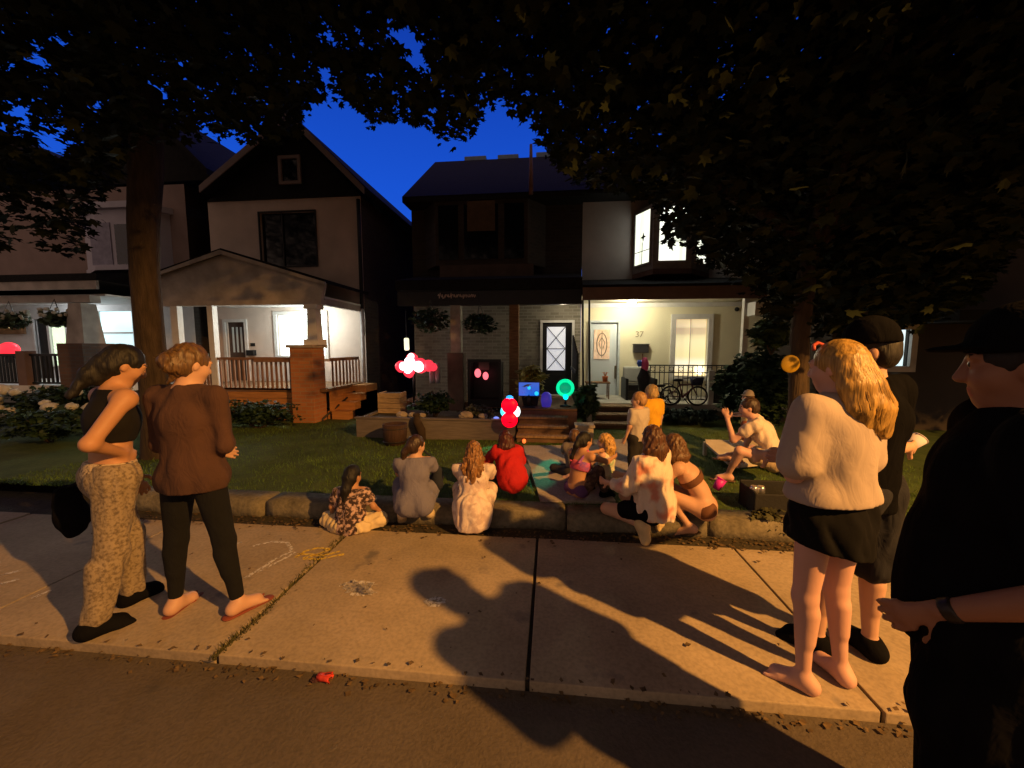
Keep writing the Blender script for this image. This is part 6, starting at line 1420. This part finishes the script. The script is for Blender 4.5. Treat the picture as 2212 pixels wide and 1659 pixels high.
p.wear("skirt", mat("black skirt cloth", (.006, .006, .007), .95, .2, 8, .1, spec=.1), t, [("pelvis", 0, 1, .018), ("thighl", 0, .5, .016), ("thighr", 0, .5, .016)], raw=[(J["pel"] + p.up1 * .03, J["pel"] - (0, 0, .10), .115, .155, (p.fw1, .88), .05), (J["pel"] - (0, 0, .08), J["pel"] - (0, 0, .34), .155, .185, (p.fw1, .92), .04)], cuts=[(J["pel"] - (-.16, 0, .215), (-.20, 0, -1))], fold=.012, wl=.10, stretch=(1, 1, .12), voxel=.0085, seed=8)
# hair in thick locks
H_ = p.hp; ex = []
r = np.random.default_rng(9)
for i in range(15):
    a = -1.30 + 2.6 * i / 14; s_, c_ = math.sin(a), math.cos(a)
    top_ = (.066 * s_, -.016 - .070 * c_, .03); mid = (.088 * s_ + .012, -.035 - .085 * c_, -.09); low_ = (.098 * s_ + .035 + r.normal(0, .008), -.050 - .085 * c_, -.185 + r.normal(0, .01)); end = (.080 * s_ + .052 + r.normal(0, .01), -.045 - .075 * c_, -.265 - .02 * c_ + r.normal(0, .012))
    ex += [(top_, mid, .030, .034, .012), (mid, low_, .034, .036, .012), (low_, end, .036, .026, .012)]
p.hair(h_blond, t, "long", extra=ex, fold=.0016, voxel=.0065)
cs = []
for i in range(760):
    a = r.uniform(-1.42, 1.42); s_, c_ = math.sin(a), math.cos(a); q_ = r.uniform(.97, 1.02); sw = r.normal(0, .003)
    pts = [(.02 * s_, -.01 - .03 * c_, .118), (.080 * s_ * q_, -.018 - .095 * c_ * q_, .045), (.112 * s_ * q_ + .010, -.040 - .115 * c_ * q_, -.085 + sw), (.128 * s_ * q_ + .032 + sw, -.052 - .118 * c_ * q_, -.19), (.092 * s_ * q_ + .052 + sw, -.046 - .090 * c_ * q_, -.272 - .02 * c_ + r.normal(0, .008))]
    pw = [H_(*x) for x in pts]; cv = []
    for j in range(len(pw) - 1):
        for u_ in (0, .33, .66): cv.append(pw[j] * (1 - u_) + pw[j + 1] * u_)
    cv.append(pw[-1]); cs.append(cv)
strands("hair_strands", h_blond, t, cs, .0024, 4)
b = B(); b.tube([H_(-.075, .05, .085), H_(-.05, .06, .105), H_(0, .065, .118), H_(.05, .06, .105), H_(.085, .03, .075), H_(.092, -.03, .05)], .008, 8); b.obj("sunglasses", mat("red sunglasses", (.40, .08, .06), .3), t, True, keep=False)

# --- man in black beside her
l = G(1826, 1418); p, t = person("man in a black cap, black tee and dark shorts standing beside the blonde woman", l, 24, sk1, .0085, H=1.74, male=True, head=(40, 4, 0),
    legs={"l": ((-.05, .16, -1), (0, .02, -1)), "r": ((.08, -.02, -1), (.04, -.04, -1))}, feet={"l": (-.3, 1, 0), "r": (.25, 1, 0)},
    arms={"l": ((-.2, .2, -1), (.1, .9, -.3)), "r": ((.10, .02, -1), (1, .22, -.12))})
J = p.J
p.wear("shirt", c_blk2, t, [("chest", 0, 1, .034), ("shoulders", 0, 1, .018), ("uarml", 0, .74, .030), ("uarmr", 0, .70, .028)], raw=[(J["chest"], J["pel"] - p.up1 * .06, .17, .178, (p.fw, .78), .05)], cuts=[(J["pel"] - p.up1 * .09, -p.up1), (J["neck"] + p.up2 * .035, p.up2)], fold=.008, wl=.13, stretch=(1, 1, .5), voxel=.010)
p.wear("shorts", mat("slate shorts", (.011, .012, .018), .95, .15, 7, wrinkle=.36), t, [("pelvis", 0, 1, .03), ("thighl", 0, .92, .046), ("thighr", 0, .92, .046)], fold=.006, wl=.09, stretch=(1, 1, .3), voxel=.010)
shoes(p, t, c_black, "shoe", .013)
p.hair(h_black, t, "short", fold=.002)
b_ = p.wear("cap", c_blk2, t, raw=[(p.hp(0, -.012, .045), p.hp(0, -.010, .055), .106 * p.hs, .104 * p.hs, None, .02), (p.hp(-.03, .10, .055), p.hp(.03, .10, .055), .055 * p.hs, .055 * p.hs, (p.hu, .16), .02)], cuts=[(p.hp(0, 0, .03), -p.hu)], voxel=.008)
Mw = Matrix.Translation(t.location) @ Matrix.Rotation(t.rotation_euler.z, 4, "Z"); hw = np.array(Mw @ Vector(p.J["wrir"] + nrm(p.J["wrir"] - p.J["elbr"]) * .09))
tc_ = thing("paper_cup", "pale paper cup tilted in the hand of the man in black", "cup", tuple(hw)); Mx = Matrix.Translation(tuple(hw + (.01, .02, .015))) @ Matrix.Rotation(R(50), 4, "Y"); b = B(); b.lathe((0, 0, -.05), [(.028, 0), (.038, .10), (.036, .10), (.026, .006)], 18); b.v = [tuple(Mx @ Vector(x)) for x in b.v]; b.obj("cup_body", mat("pale paper", (.55, .50, .56), .7), tc_, True); b = B(); b.torus((0, 0, .05), .0375, .003, "z", 18, 5); b.v = [tuple(Mx @ Vector(x)) for x in b.v]; b.obj("rim", mat("pale paper", (.55, .50, .56)), tc_, True)

# --- man in the near right foreground
fx, fy = 1.265, 1.17
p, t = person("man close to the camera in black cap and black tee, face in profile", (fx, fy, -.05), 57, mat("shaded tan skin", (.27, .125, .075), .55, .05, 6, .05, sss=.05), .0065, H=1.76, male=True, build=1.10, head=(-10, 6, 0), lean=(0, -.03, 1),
    legs={"l": ((-.10, .04, -1), (0, -.02, -1)), "r": ((.10, .02, -1), (0, -.04, -1))},
    arms={"l": ((-.14, -.16, -1), (.28, .74, -.60)), "r": ((.10, -.02, -1), (-.03, .10, -1))})
J = p.J
p.wear("shirt", c_blk2, t, [("chest", 0, 1, .040), ("shoulders", 0, 1, .020), ("uarml", 0, .92, .042), ("uarmr", 0, .92, .042)], raw=[(J["chest"], J["pel"] - p.up1 * .08, .185, .195, (p.fw, .92), .05), (J["waist"] + p.fw * .05, J["pel"] + p.fw * .05 - p.up1 * .03, .15, .15, None, .05)], cuts=[(J["pel"] - p.up1 * .13, -p.up1), (J["neck"] + p.up2 * .045, p.up2)], fold=.010, wl=.15, stretch=(1, 1, .5), voxel=.010)
p.wear("trousers", mat("black trousers", (.005, .005, .006), .95, .2, 9, spec=.02, wrinkle=.36), t, [("pelvis", 0, 1, .04), ("thighl", 0, 1, .045), ("thighr", 0, 1, .045), ("shinl", 0, .98, .05), ("shinr", 0, .98, .05)], raw=[(J["hipl"] + (-.02, .05, -.02), J["hipl"] + (-.03, .06, -.25), .11, .11, None, .04)], fold=.009, wl=.12, stretch=(1, 1, .4), voxel=.011)
shoes(p, t, c_black, "shoe", .014)
p.hair(h_black, t, "short", fold=.002)
p.wear("cap", c_blk2, t, raw=[(p.hp(0, -.012, .045), p.hp(0, -.010, .055), .107 * p.hs, .106 * p.hs, None, .02), (p.hp(-.035, .105, .052), p.hp(.035, .105, .052), .065 * p.hs, .065 * p.hs, (p.hu, .15), .02)], cuts=[(p.hp(0, 0, .034), -p.hu)], voxel=.007)
w_ = p.J["wril"]; d_ = nrm(p.J["wril"] - p.J["elbl"]); p.wear("wristwatch", mat("dark watch strap", (.02, .015, .012), .4), t, raw=[(w_ - d_ * .035, w_ - d_ * .012, .033, .032, None, .004)], cuts=[(w_ - d_ * .008, d_), (w_ - d_ * .04, -d_)], voxel=.005)

# --- child in the dark floral dress
l = G(758, 1146); p, t = person("small black haired child in dark floral dress and cream skirt sitting on the pavement", l, 6, sk2, H=1.06, kid=1, lean=(.02, .10, 1), head=(-14, 12, 0), voxel=.009,
    legs={"l": ((-.86, .45, .10), (.55, .75, -.10)), "r": ((.86, .45, .10), (-.55, .75, -.10))}, arms={"l": ((-.55, .1, -1), (-.2, .4, -.8)), "r": ((.55, .1, -1), (.3, .5, -.6))})
J = p.J
p.wear("floral_dress", voro("dark floral print", (.035, .018, .016), (.48, .33, .30), 34, .40), t, [("chest", 0, 1, .026), ("shoulders", 0, 1, .012), ("belly", 0, 1, .03), ("uarml", 0, .55, .028), ("uarmr", 0, .55, .028)], raw=[(J["waist"], J["pel"] + (0, .02, .01), .12, .155, (p.fw, .9), .05)], cuts=[(J["neck"], p.up2)], fold=.008, wl=.09)
p.wear("cream_skirt", mat("cream cotton", (.62, .50, .30), .95, .12, 7, .2, wrinkle=.36), t, [("pelvis", 0, 1, .035), ("thighl", 0, .85, .035), ("thighr", 0, .85, .035)], raw=[(J["pel"] + (-.10, .02, -.03), J["pel"] + (.10, .02, -.03), .085, .085, None, .05)], cuts=[((0, 0, .005), (0, 0, -1))], fold=.010, wl=.07)
p.hair(h_black, t, "bun", fold=.003, extra=[((0, -.06, -.03), (-.01, -.085, -.14), .06, .05, .03), ((-.01, -.085, -.14), (-.015, -.08, -.27), .048, .03, .03)])

# --- girl in the grey dress
l = G(897, 1142); p, t = person("girl with dark plait in plain grey dress squatting at the lawn edge", l, 14, sk1, H=1.26, kid=.3, voxel=.009, lean=(0, .22, 1), head=(-46, 8, 4),
    legs=SQ, feet={"l": (-.1, .80, -.62), "r": (.1, .80, -.62)}, arms={"l": ((-.15, .70, -.7), (.3, .8, .1)), "r": ((.30, .55, -.75), (.15, .80, -.45))})
J = p.J; m_gd = mat("grey lilac cotton", (.155, .15, .215), .95, .08, 5, .15, bscale=90, wrinkle=.36)
p.wear("dress", m_gd, t, [("chest", 0, 1, .022), ("shoulders", 0, 1, .010), ("belly", 0, 1, .024), ("pelvis", 0, 1, .03), ("uarml", 0, .42, .022), ("uarmr", 0, .42, .022), ("thighl", 0, .9, .03), ("thighr", 0, .9, .03)], raw=[(J["hipl"], J["kneel"] * .8 + J["hipl"] * .2, .10, .08, None, .05), (J["hipr"], J["kneer"] * .8 + J["hipr"] * .2, .10, .08, None, .05)], cuts=[(J["neck"] + p.up2 * .005, p.up2 + p.fw * -.0)], fold=.006, wl=.11, stretch=(1, 1, .5))
shoes(p, t, mat("cream canvas shoe", (.58, .47, .30), .8, .1), "shoe", .012)
p.hair(h_dkb, t, "pony", fold=.003, extra=[((0, -.095, .0), (-.03, -.125, -.08), .042, .034, .02), ((-.03, -.125, -.08), (-.055, -.115, -.22), .034, .024, .02), ((-.055, -.115, -.22), (-.06, -.10, -.31), .022, .012, .02)])
Mw = Matrix.Translation(t.location) @ Matrix.Rotation(t.rotation_euler.z, 4, "Z"); bb_ = np.array(Mw @ Vector((J["sho"] + J["pel"]) * .5 + (.19, .12, .0)))
tb_ = thing("navy_bag", "small navy bag held at the right side of the girl in grey", "bag", tuple(bb_)); Fd = Field(bb_ - .22, bb_ + .22, .010); Fd.cap(bb_ + (0, 0, .06), bb_ + (0, 0, -.07), .05, .065, ((0, 1, 0), .7), .03); Fd.ripple(.004, .08, 3); V, Q = Fd.nets(); link("bag_body", np_mesh("bag_body", V, Q), mat("navy cloth", (.018, .022, .035), .85), tb_); b = B(); b.tube([bb_ + (-.03, 0, .10), bb_ + (-.05, -.02, .2), bb_ + (-.12, -.03, .26)], .010, 6); b.obj("strap", mat("navy cloth", (.018, .022, .035)), tb_, True)

# --- girl with long wavy hair
l = G(1022, 1140); p, t = person("girl with long wavy brown hair in pale pink dress squatting at the lawn edge", l, 6, sk3, H=1.24, kid=.3, voxel=.009, lean=(0, .26, 1), head=(4, 16, 0), legs=SQ, arms=AFWD)
J = p.J
p.wear("dress", voro("pale pink print", (.68, .57, .53), (.52, .40, .38), 14, .40), t, [("chest", 0, 1, .024), ("shoulders", 0, 1, .012), ("belly", 0, 1, .03), ("pelvis", 0, 1, .045), ("uarml", 0, .5, .03), ("uarmr", 0, .5, .03), ("thighl", 0, .85, .035), ("thighr", 0, .85, .035)], raw=[(J["pel"] + (0, -.03, .02), J["pel"] + (0, -.02, -.10), .15, .165, None, .05)], cuts=[((0, 0, .03), (0, 0, -1)), (J["neck"], p.up2)], fold=.010, wl=.08, stretch=(1, 1, .5))
shoes(p, t, mat("dull sandal", (.16, .11, .08), .8), "shoe", .010)
ex = []; r = np.random.default_rng(2)
for i in range(9):
    a = -1.25 + 2.5 * i / 8; s_, c_ = math.sin(a), math.cos(a); w1, w2 = r.normal(0, .014, 2)
    ex += [((.065 * s_, -.02 - .075 * c_, .02), (.088 * s_ + w1, -.04 - .08 * c_, -.09), .026, .030, .012), ((.088 * s_ + w1, -.04 - .08 * c_, -.09), (.098 * s_ + w2, -.05 - .085 * c_, -.20), .030, .026, .012), ((.098 * s_ + w2, -.05 - .085 * c_, -.20), (.085 * s_ - w1, -.05 - .08 * c_, -.30 - .04 * c_), .026, .012, .012)]
p.hair(hairmat("wavy light brown hair", (.20, .095, .032), .7), t, "long", extra=ex, fold=.007)

# --- girl in red
l = G(1108, 1080, ZL); p, t = person("girl with long auburn hair in bright red top and jeans, bent forward", l + (0, 0, .01), 14, sk3, H=1.04, kid=.5, voxel=.010, lean=(-.12, .40, 1), lean2=(-.20, .55, 1), head=(8, 6, 0),
    legs={"l": ((-.30, .92, .20), (.0, .55, -.75)), "r": ((.42, .88, .20), (0, .55, -.75))}, arms={"l": ((-.5, .5, -.75), (.15, .8, -.4)), "r": ((.35, .55, -.8), (-.1, .8, -.3))})
J = p.J
p.wear("top", mat("red jersey", (.42, .012, .014), .85, .1, 5, .15, wrinkle=.36), t, [("chest", 0, 1, .030), ("shoulders", 0, 1, .015), ("belly", 0, 1, .032), ("uarml", 0, 1, .026), ("uarmr", 0, 1, .026), ("farml", 0, .9, .022), ("farmr", 0, .9, .022)], raw=[(J["waist"], J["pel"] + p.up1 * .03, .14, .15, (p.fw, .9), .05)], fold=.008, wl=.10)
p.wear("jeans", mat("denim", (.055, .075, .14), .9, .2, 14, .2), t, ["pelvis", "thighl", "thighr", ("shinl", 0, .95), ("shinr", 0, .95)], .022, fold=.004, wl=.08)
shoes(p, t, c_black)
ex = []
for i in range(8):
    a = -1.3 + 2.6 * i / 7; s_, c_ = math.sin(a), math.cos(a); ex += [((.065 * s_, -.02 - .075 * c_, .02), (.095 * s_, -.04 - .07 * c_, -.11), .034, .034, .02), ((.095 * s_, -.04 - .07 * c_, -.11), (.09 * s_ + .02, -.01 - .06 * c_, -.25), .034, .02, .02)]
p.hair(h_auburn, t, "long", extra=ex, fold=.005)

# --- girl in the purple bikini top
l = G(1244, 1086, ZL); p, t = person("girl with black ponytail in purple and pink bikini top, arms resting on her knees", l + (0, 0, .01), -44, sk2, H=1.16, kid=.3, voxel=.009, lean=(.0, .16, 1), lean2=(0, .30, 1), head=(-6, 8, 0),
    legs={"l": ((-.16, .80, .62), (0, .40, -.92)), "r": ((.16, .80, .62), (0, .40, -.92))}, arms={"l": ((-.1, .9, -.30), (.25, .95, .05)), "r": ((.2, .9, -.35), (-.2, .95, .05))})
J = p.J; m_bk = voro("purple pink swim print", (.20, .08, .34), (.62, .09, .14), 9, .46)
ch = J["chest"]
p.wear("bikini_top", m_bk, t, [("chest", .45, 1, .012)], cuts=[(ch - p.up2 * .055, -p.up2), (ch + p.up2 * .035, p.up2)], voxel=.008)
for sg in (-1, 1): p.wear("bikini_strap", m_bk, t, raw=[(ch + p.rs * sg * .05 - p.fw * .085 + p.up2 * .02, J["neck"] * .5 + J["sh" + ("l" if sg < 0 else "r")] * .5 + p.up2 * .03, .014, .014, None, .01)], voxel=.008)
p.wear("swim_bottoms", mat("violet swimwear", (.10, .045, .16), .8), t, [("pelvis", 0, 1, .012)], voxel=.009)
p.wear("leggings", voro("dark mottled leggings", (.045, .022, .014), (.11, .07, .05), 26, .42), t, [("thighl", .12, 1), ("thighr", .12, 1), ("shinl", 0, .9), ("shinr", 0, .9)], .014, fold=.004)
shoes(p, t, c_black, "shoe", .014)
p.hair(h_black, t, "pony", fold=.002, extra=[((0, -.10, .02), (.0, -.14, -.06), .045, .035, .02), ((0, -.14, -.06), (-.05, -.15, -.22), .034, .026, .02), ((-.05, -.15, -.22), (-.06, -.12, -.36), .026, .014, .02)])

# --- blond child and brown haired child further in
l = G(1312, 1048, ZL); p, t = person("little blond child in pale mint top sitting on the path, facing left", l, 58, sk3, H=1.02, kid=.9, voxel=.010, lean=(0, .08, 1), head=(12, 6, 0),
    legs={"l": ((-.4, .9, .05), (.2, .9, -.1)), "r": ((.4, .9, .05), (-.2, .9, -.1))}, arms=AFWD)
J = p.J; p.wear("top", voro("mint print", (.34, .46, .30), (.62, .58, .42), 18, .45), t, [("chest", 0, 1, .02), ("belly", 0, 1, .02), ("shoulders", .1, .9, .01)], fold=.004, cuts=[(J["neck"], p.up2)])
p.wear("shorts", mat("sand shorts", (.40, .33, .22), .9), t, [("pelvis", 0, 1, .02), ("thighl", 0, .6, .02), ("thighr", 0, .6, .02)])
ex = []
for i in range(7):
    a = -1.3 + 2.6 * i / 6; s_, c_ = math.sin(a), math.cos(a); ex += [((.065 * s_, -.02 - .075 * c_, .02), (.09 * s_, -.04 - .07 * c_, -.09), .03, .034, .02), ((.09 * s_, -.04 - .07 * c_, -.09), (.085 * s_, -.04 - .06 * c_, -.19), .034, .018, .02)]
p.hair(hairmat("honey blond hair", (.42, .24, .07), .6), t, "long", extra=ex, fold=.006)
l = G(1240, 1030, ZL); p, t = person("child with brown hair mostly hidden behind the girl in the purple bikini top", l, 0, sk1, H=1.0, kid=.8, voxel=.011, lean=(0, .12, 1), head=(-10, 4, 0),
    legs={"l": ((-.75, .6, .0), (.7, .5, -.05)), "r": ((.75, .6, .0), (-.7, .5, -.05))}, arms=AFWD)
p.wear("top", mat("grey tee", (.13, .11, .11), .9, wrinkle=.36), t, [("chest", 0, 1, .02), ("belly", 0, 1, .02), ("shoulders", 0, 1, .01), ("uarml", 0, .5, .02), ("uarmr", 0, .5, .02)], fold=.004); p.wear("trousers", mat("dark trousers", (.03, .025, .03), .9), t, ["pelvis", "thighl", "thighr", ("shinl", 0, .9), ("shinr", 0, .9)], .018)
p.hair(h_brn, t, "bun", fold=.003)

# --- boy in the pale tee and child in yellow
l = G(1374, 1034, ZP); p, t = person("small boy in pale grey tee and dark trousers standing on the path", l, 40, sk1, H=1.01, kid=1, voxel=.0095, head=(28, 4, 0), lean=(0, -.04, 1),
    legs={"l": ((-.05, .02, -1), (0, 0, -1)), "r": ((.06, .02, -1), (0, -.03, -1))}, arms={"l": ((-.22, .08, -1), (-.12, .30, -1)), "r": ((.2, .05, -1), (0, .4, -1))})
J = p.J; p.wear("tee", mat("pale grey tee", (.42, .37, .32), .92, .06, 6, .15, wrinkle=.36), t, [("chest", 0, 1, .022), ("shoulders", 0, 1, .012), ("belly", 0, 1, .024), ("uarml", 0, .62, .022), ("uarmr", 0, .62, .022)], raw=[(J["chest"], J["pel"] - (0, 0, .03), .105, .118, (p.fw, .85), .04)], cuts=[(J["pel"] - (0, 0, .035), (0, 0, -1)), (J["neck"] + p.up2 * .01, p.up2)], fold=.005, wl=.09)
p.wear("trousers", mat("charcoal trousers", (.02, .018, .018), .9), t, ["pelvis", "thighl", "thighr", ("shinl", 0, .96), ("shinr", 0, .96)], .020, fold=.003); shoes(p, t, c_black)
p.hair(hairmat("light brown hair", (.30, .17, .07), .4), t, "short", fold=.003)
l = G(1402, 1010, ZP); p, t = person("small pale blond child in mustard yellow tee standing behind the boy in grey", l, 8, sk1, H=1.05, kid=1, voxel=.0095, head=(20, 2, 0))
J = p.J; p.wear("tee", mat("mustard tee", (.62, .34, .02), .9, .08, 6, .12, wrinkle=.36), t, [("chest", 0, 1, .024), ("shoulders", 0, 1, .012), ("belly", 0, 1, .026), ("uarml", 0, .65, .024), ("uarmr", 0, .65, .024)], raw=[(J["chest"], J["pel"] - (0, 0, .06), .11, .122, (p.fw, .85), .04)], cuts=[(J["pel"] - (0, 0, .07), (0, 0, -1))], fold=.004)
p.wear("trousers", mat("dark trousers", (.03, .025, .03)), t, ["pelvis", "thighl", "thighr", ("shinl", 0, .96), ("shinr", 0, .96)], .018); shoes(p, t, c_black)
p.hair(h_lblond, t, "bun", fold=.005)

# --- kneeling woman
l = G(1412, 1166); p, t = person("kneeling woman with brown hair in blotchy pink and cream blouse and cream trainers", l, 48, sk1, H=1.50, voxel=.0085, lean=(.0, .02, 1), lean2=(0, .10, 1), head=(-30, 4, 0),
    legs={"l": ((-.30, .93, -.10), (.10, -.97, -.16)), "r": ((.12, .96, -.02), (.06, -.97, -.16))}, feet={"l": (.1, -.45, -.88), "r": (.1, -.30, -.95)}, arms={"l": ((-.15, .45, -.9), (.2, .9, -.1)), "r": ((.15, .45, -.9), (-.2, .9, -.1))})
J = p.J
p.wear("blouse", voro("blotchy pink blouse", (.66, .55, .46), (.55, .22, .16), 6.5, .36), t, [("chest", 0, 1, .030), ("shoulders", 0, 1, .014), ("uarml", 0, 1, .032), ("uarmr", 0, 1, .032), ("farml", 0, .5, .03), ("farmr", 0, .5, .03)], raw=[(J["chest"], J["pel"] + (0, 0, -.01), .155, .175, (p.fw, .82), .06), (J["pel"] + (0, 0, .04), J["pel"] - (0, 0, .05), .17, .17, None, .05)], cuts=[((0, 0, J["pel"][2] - .055), (0, 0, -1)), (J["neck"] + p.up2 * .01, p.up2)], fold=.011, wl=.10, stretch=(1, 1, .4), voxel=.009)
p.wear("shorts", c_black, t, [("pelvis", 0, 1, .02), ("thighl", 0, .55, .024), ("thighr", 0, .55, .024)], fold=.003)
shoes(p, t, mat("cream trainer", (.62, .48, .26), .75, .15, 14, .3), "trainer", .014)
ex = []
for i in range(8):
    a = -1.3 + 2.6 * i / 7; s_, c_ = math.sin(a), math.cos(a); ex += [((.065 * s_, -.02 - .075 * c_, .02), (.088 * s_, -.04 - .075 * c_, -.10), .03, .032, .018), ((.088 * s_, -.04 - .075 * c_, -.10), (.07 * s_, -.045 - .065 * c_, -.20), .032, .016, .018)]
p.hair(hairmat("chestnut hair", (.075, .032, .016), .5), t, "long", extra=ex, fold=.005)

# --- squatting girl in the brown bikini
l = G(1524, 1156); p, t = person("girl in brown bikini top squatting low with bare legs and dark sandals", l + (0, .02, 0), 66, sk1, H=1.48, voxel=.0085, lean=(-.05, .42, 1), lean2=(-.08, .72, 1), head=(-20, 8, 0),
    legs={"l": ((-.14, .93, .34), (.06, -.62, -.78)), "r": ((.14, .95, .28), (.0, -.60, -.80))}, feet={"l": (-.1, .95, -.25), "r": (.1, .95, -.25)}, arms={"l": ((-.1, .62, -.78), (.35, .85, -.1)), "r": ((.12, .42, -.9), (-.2, .85, .3))})
J = p.J; m_bb = mat("brown swimwear", (.12, .05, .025), .8); ch = J["chest"]
p.wear("bikini_top", m_bb, t, [("chest", .2, 1, .016)], cuts=[(ch - p.up2 * .075, -p.up2), (ch - p.up2 * .012, p.up2)], voxel=.008)
p.wear("bikini_strap", m_bb, t, raw=[(J["sho"] - p.fw * .07 + p.rs * .07, J["sho"] - p.fw * .05 - p.rs * .07, .012, .012, None, .01)], voxel=.008)
p.wear("bikini_bottoms", m_bb, t, [("pelvis", 0, 1, .010)], cuts=[(J["pel"] + p.up1 * .05, p.up1)], voxel=.009)
sandals(p, t, mat("dark sandal", (.03, .02, .015), .7))
ex = []
for i in range(8):
    a = -1.3 + 2.6 * i / 7; s_, c_ = math.sin(a), math.cos(a); ex += [((.065 * s_, -.02 - .075 * c_, .02), (.092 * s_, -.04 - .075 * c_, -.10), .03, .034, .018), ((.092 * s_, -.04 - .075 * c_, -.10), (.085 * s_, -.015 - .065 * c_, -.23), .034, .016, .018)]
p.hair(h_brn, t, "long", extra=ex, fold=.005)

# --- seated man in white
l = G(1668, 1046, ZL); p, t = person("dark haired man in white shirt sitting by the toss board, hand to his face", l, 62, sk3, H=1.52, male=True, voxel=.010, lean=(0, .30, 1), lean2=(0, .60, 1), head=(6, 12, 0),
    legs={"l": ((-.42, .86, .30), (.30, .30, -.9)), "r": ((.80, .58, .02), (-.75, .62, -.14))}, arms={"l": ((-.05, .72, -.72), (.10, .30, .95)), "r": ((.20, .25, -.95), (-.1, .30, -.95))})
J = p.J
p.wear("shirt", mat("white linen shirt", (.66, .55, .46), .9, .06, 6, .15, wrinkle=.36), t, [("chest", 0, 1, .026), ("shoulders", 0, 1, .014), ("uarml", 0, .45, .026), ("uarmr", 0, .45, .026), ("belly", 0, 1, .02)], subs=[(ch, ch, .001, .001)], fold=.007, wl=.10, cuts=[(J["neck"] + p.up2 * .01, p.up2)])
p.wear("shorts", mat("khaki shorts", (.42, .32, .20), .9, wrinkle=.36), t, [("pelvis", 0, 1, .026), ("thighl", 0, .5, .03), ("thighr", 0, .6, .03)], fold=.005)
sandals(p, t, mat("brown sandal", (.10, .05, .03), .7))
p.hair(h_dkb, t, "short", fold=.003)
# --- toddler behind him
l = P(1612, 930, 5.6); p, t = person("toddler in a pale yellow top and grey hat standing behind the seated man", (l[0], l[1], ZL), 70, sk3, H=.90, kid=1, voxel=.010, head=(10, 0, 0), arms={"l": ((-.2, .4, -.9), (.2, .8, -.1)), "r": ((.25, .35, -.9), (-.1, .9, -.1))})
p.wear("top", mat("pale yellow top", (.60, .48, .26), .9, wrinkle=.36), t, [("chest", 0, 1, .022), ("shoulders", 0, 1, .012), ("belly", 0, 1, .024), ("uarml", 0, .5, .022), ("uarmr", 0, .5, .022)], fold=.004)
p.wear("trousers", mat("rust trousers", (.25, .08, .04), .9), t, ["pelvis", "thighl", "thighr", ("shinl", 0, .9), ("shinr", 0, .9)], .018)
p.hair(h_brn, t, "short"); p.wear("hat", mat("grey sun hat", (.22, .19, .18), .9), t, raw=[(p.hp(0, -.01, .06), p.hp(0, -.01, .065), .100 * p.hs, .098 * p.hs, None, .02), (p.hp(0, -.0, .045), p.hp(0, .01, .045), .125 * p.hs, .125 * p.hs, (p.hu, .12), .02)], cuts=[(p.hp(0, 0, .03), -p.hu)], voxel=.009)
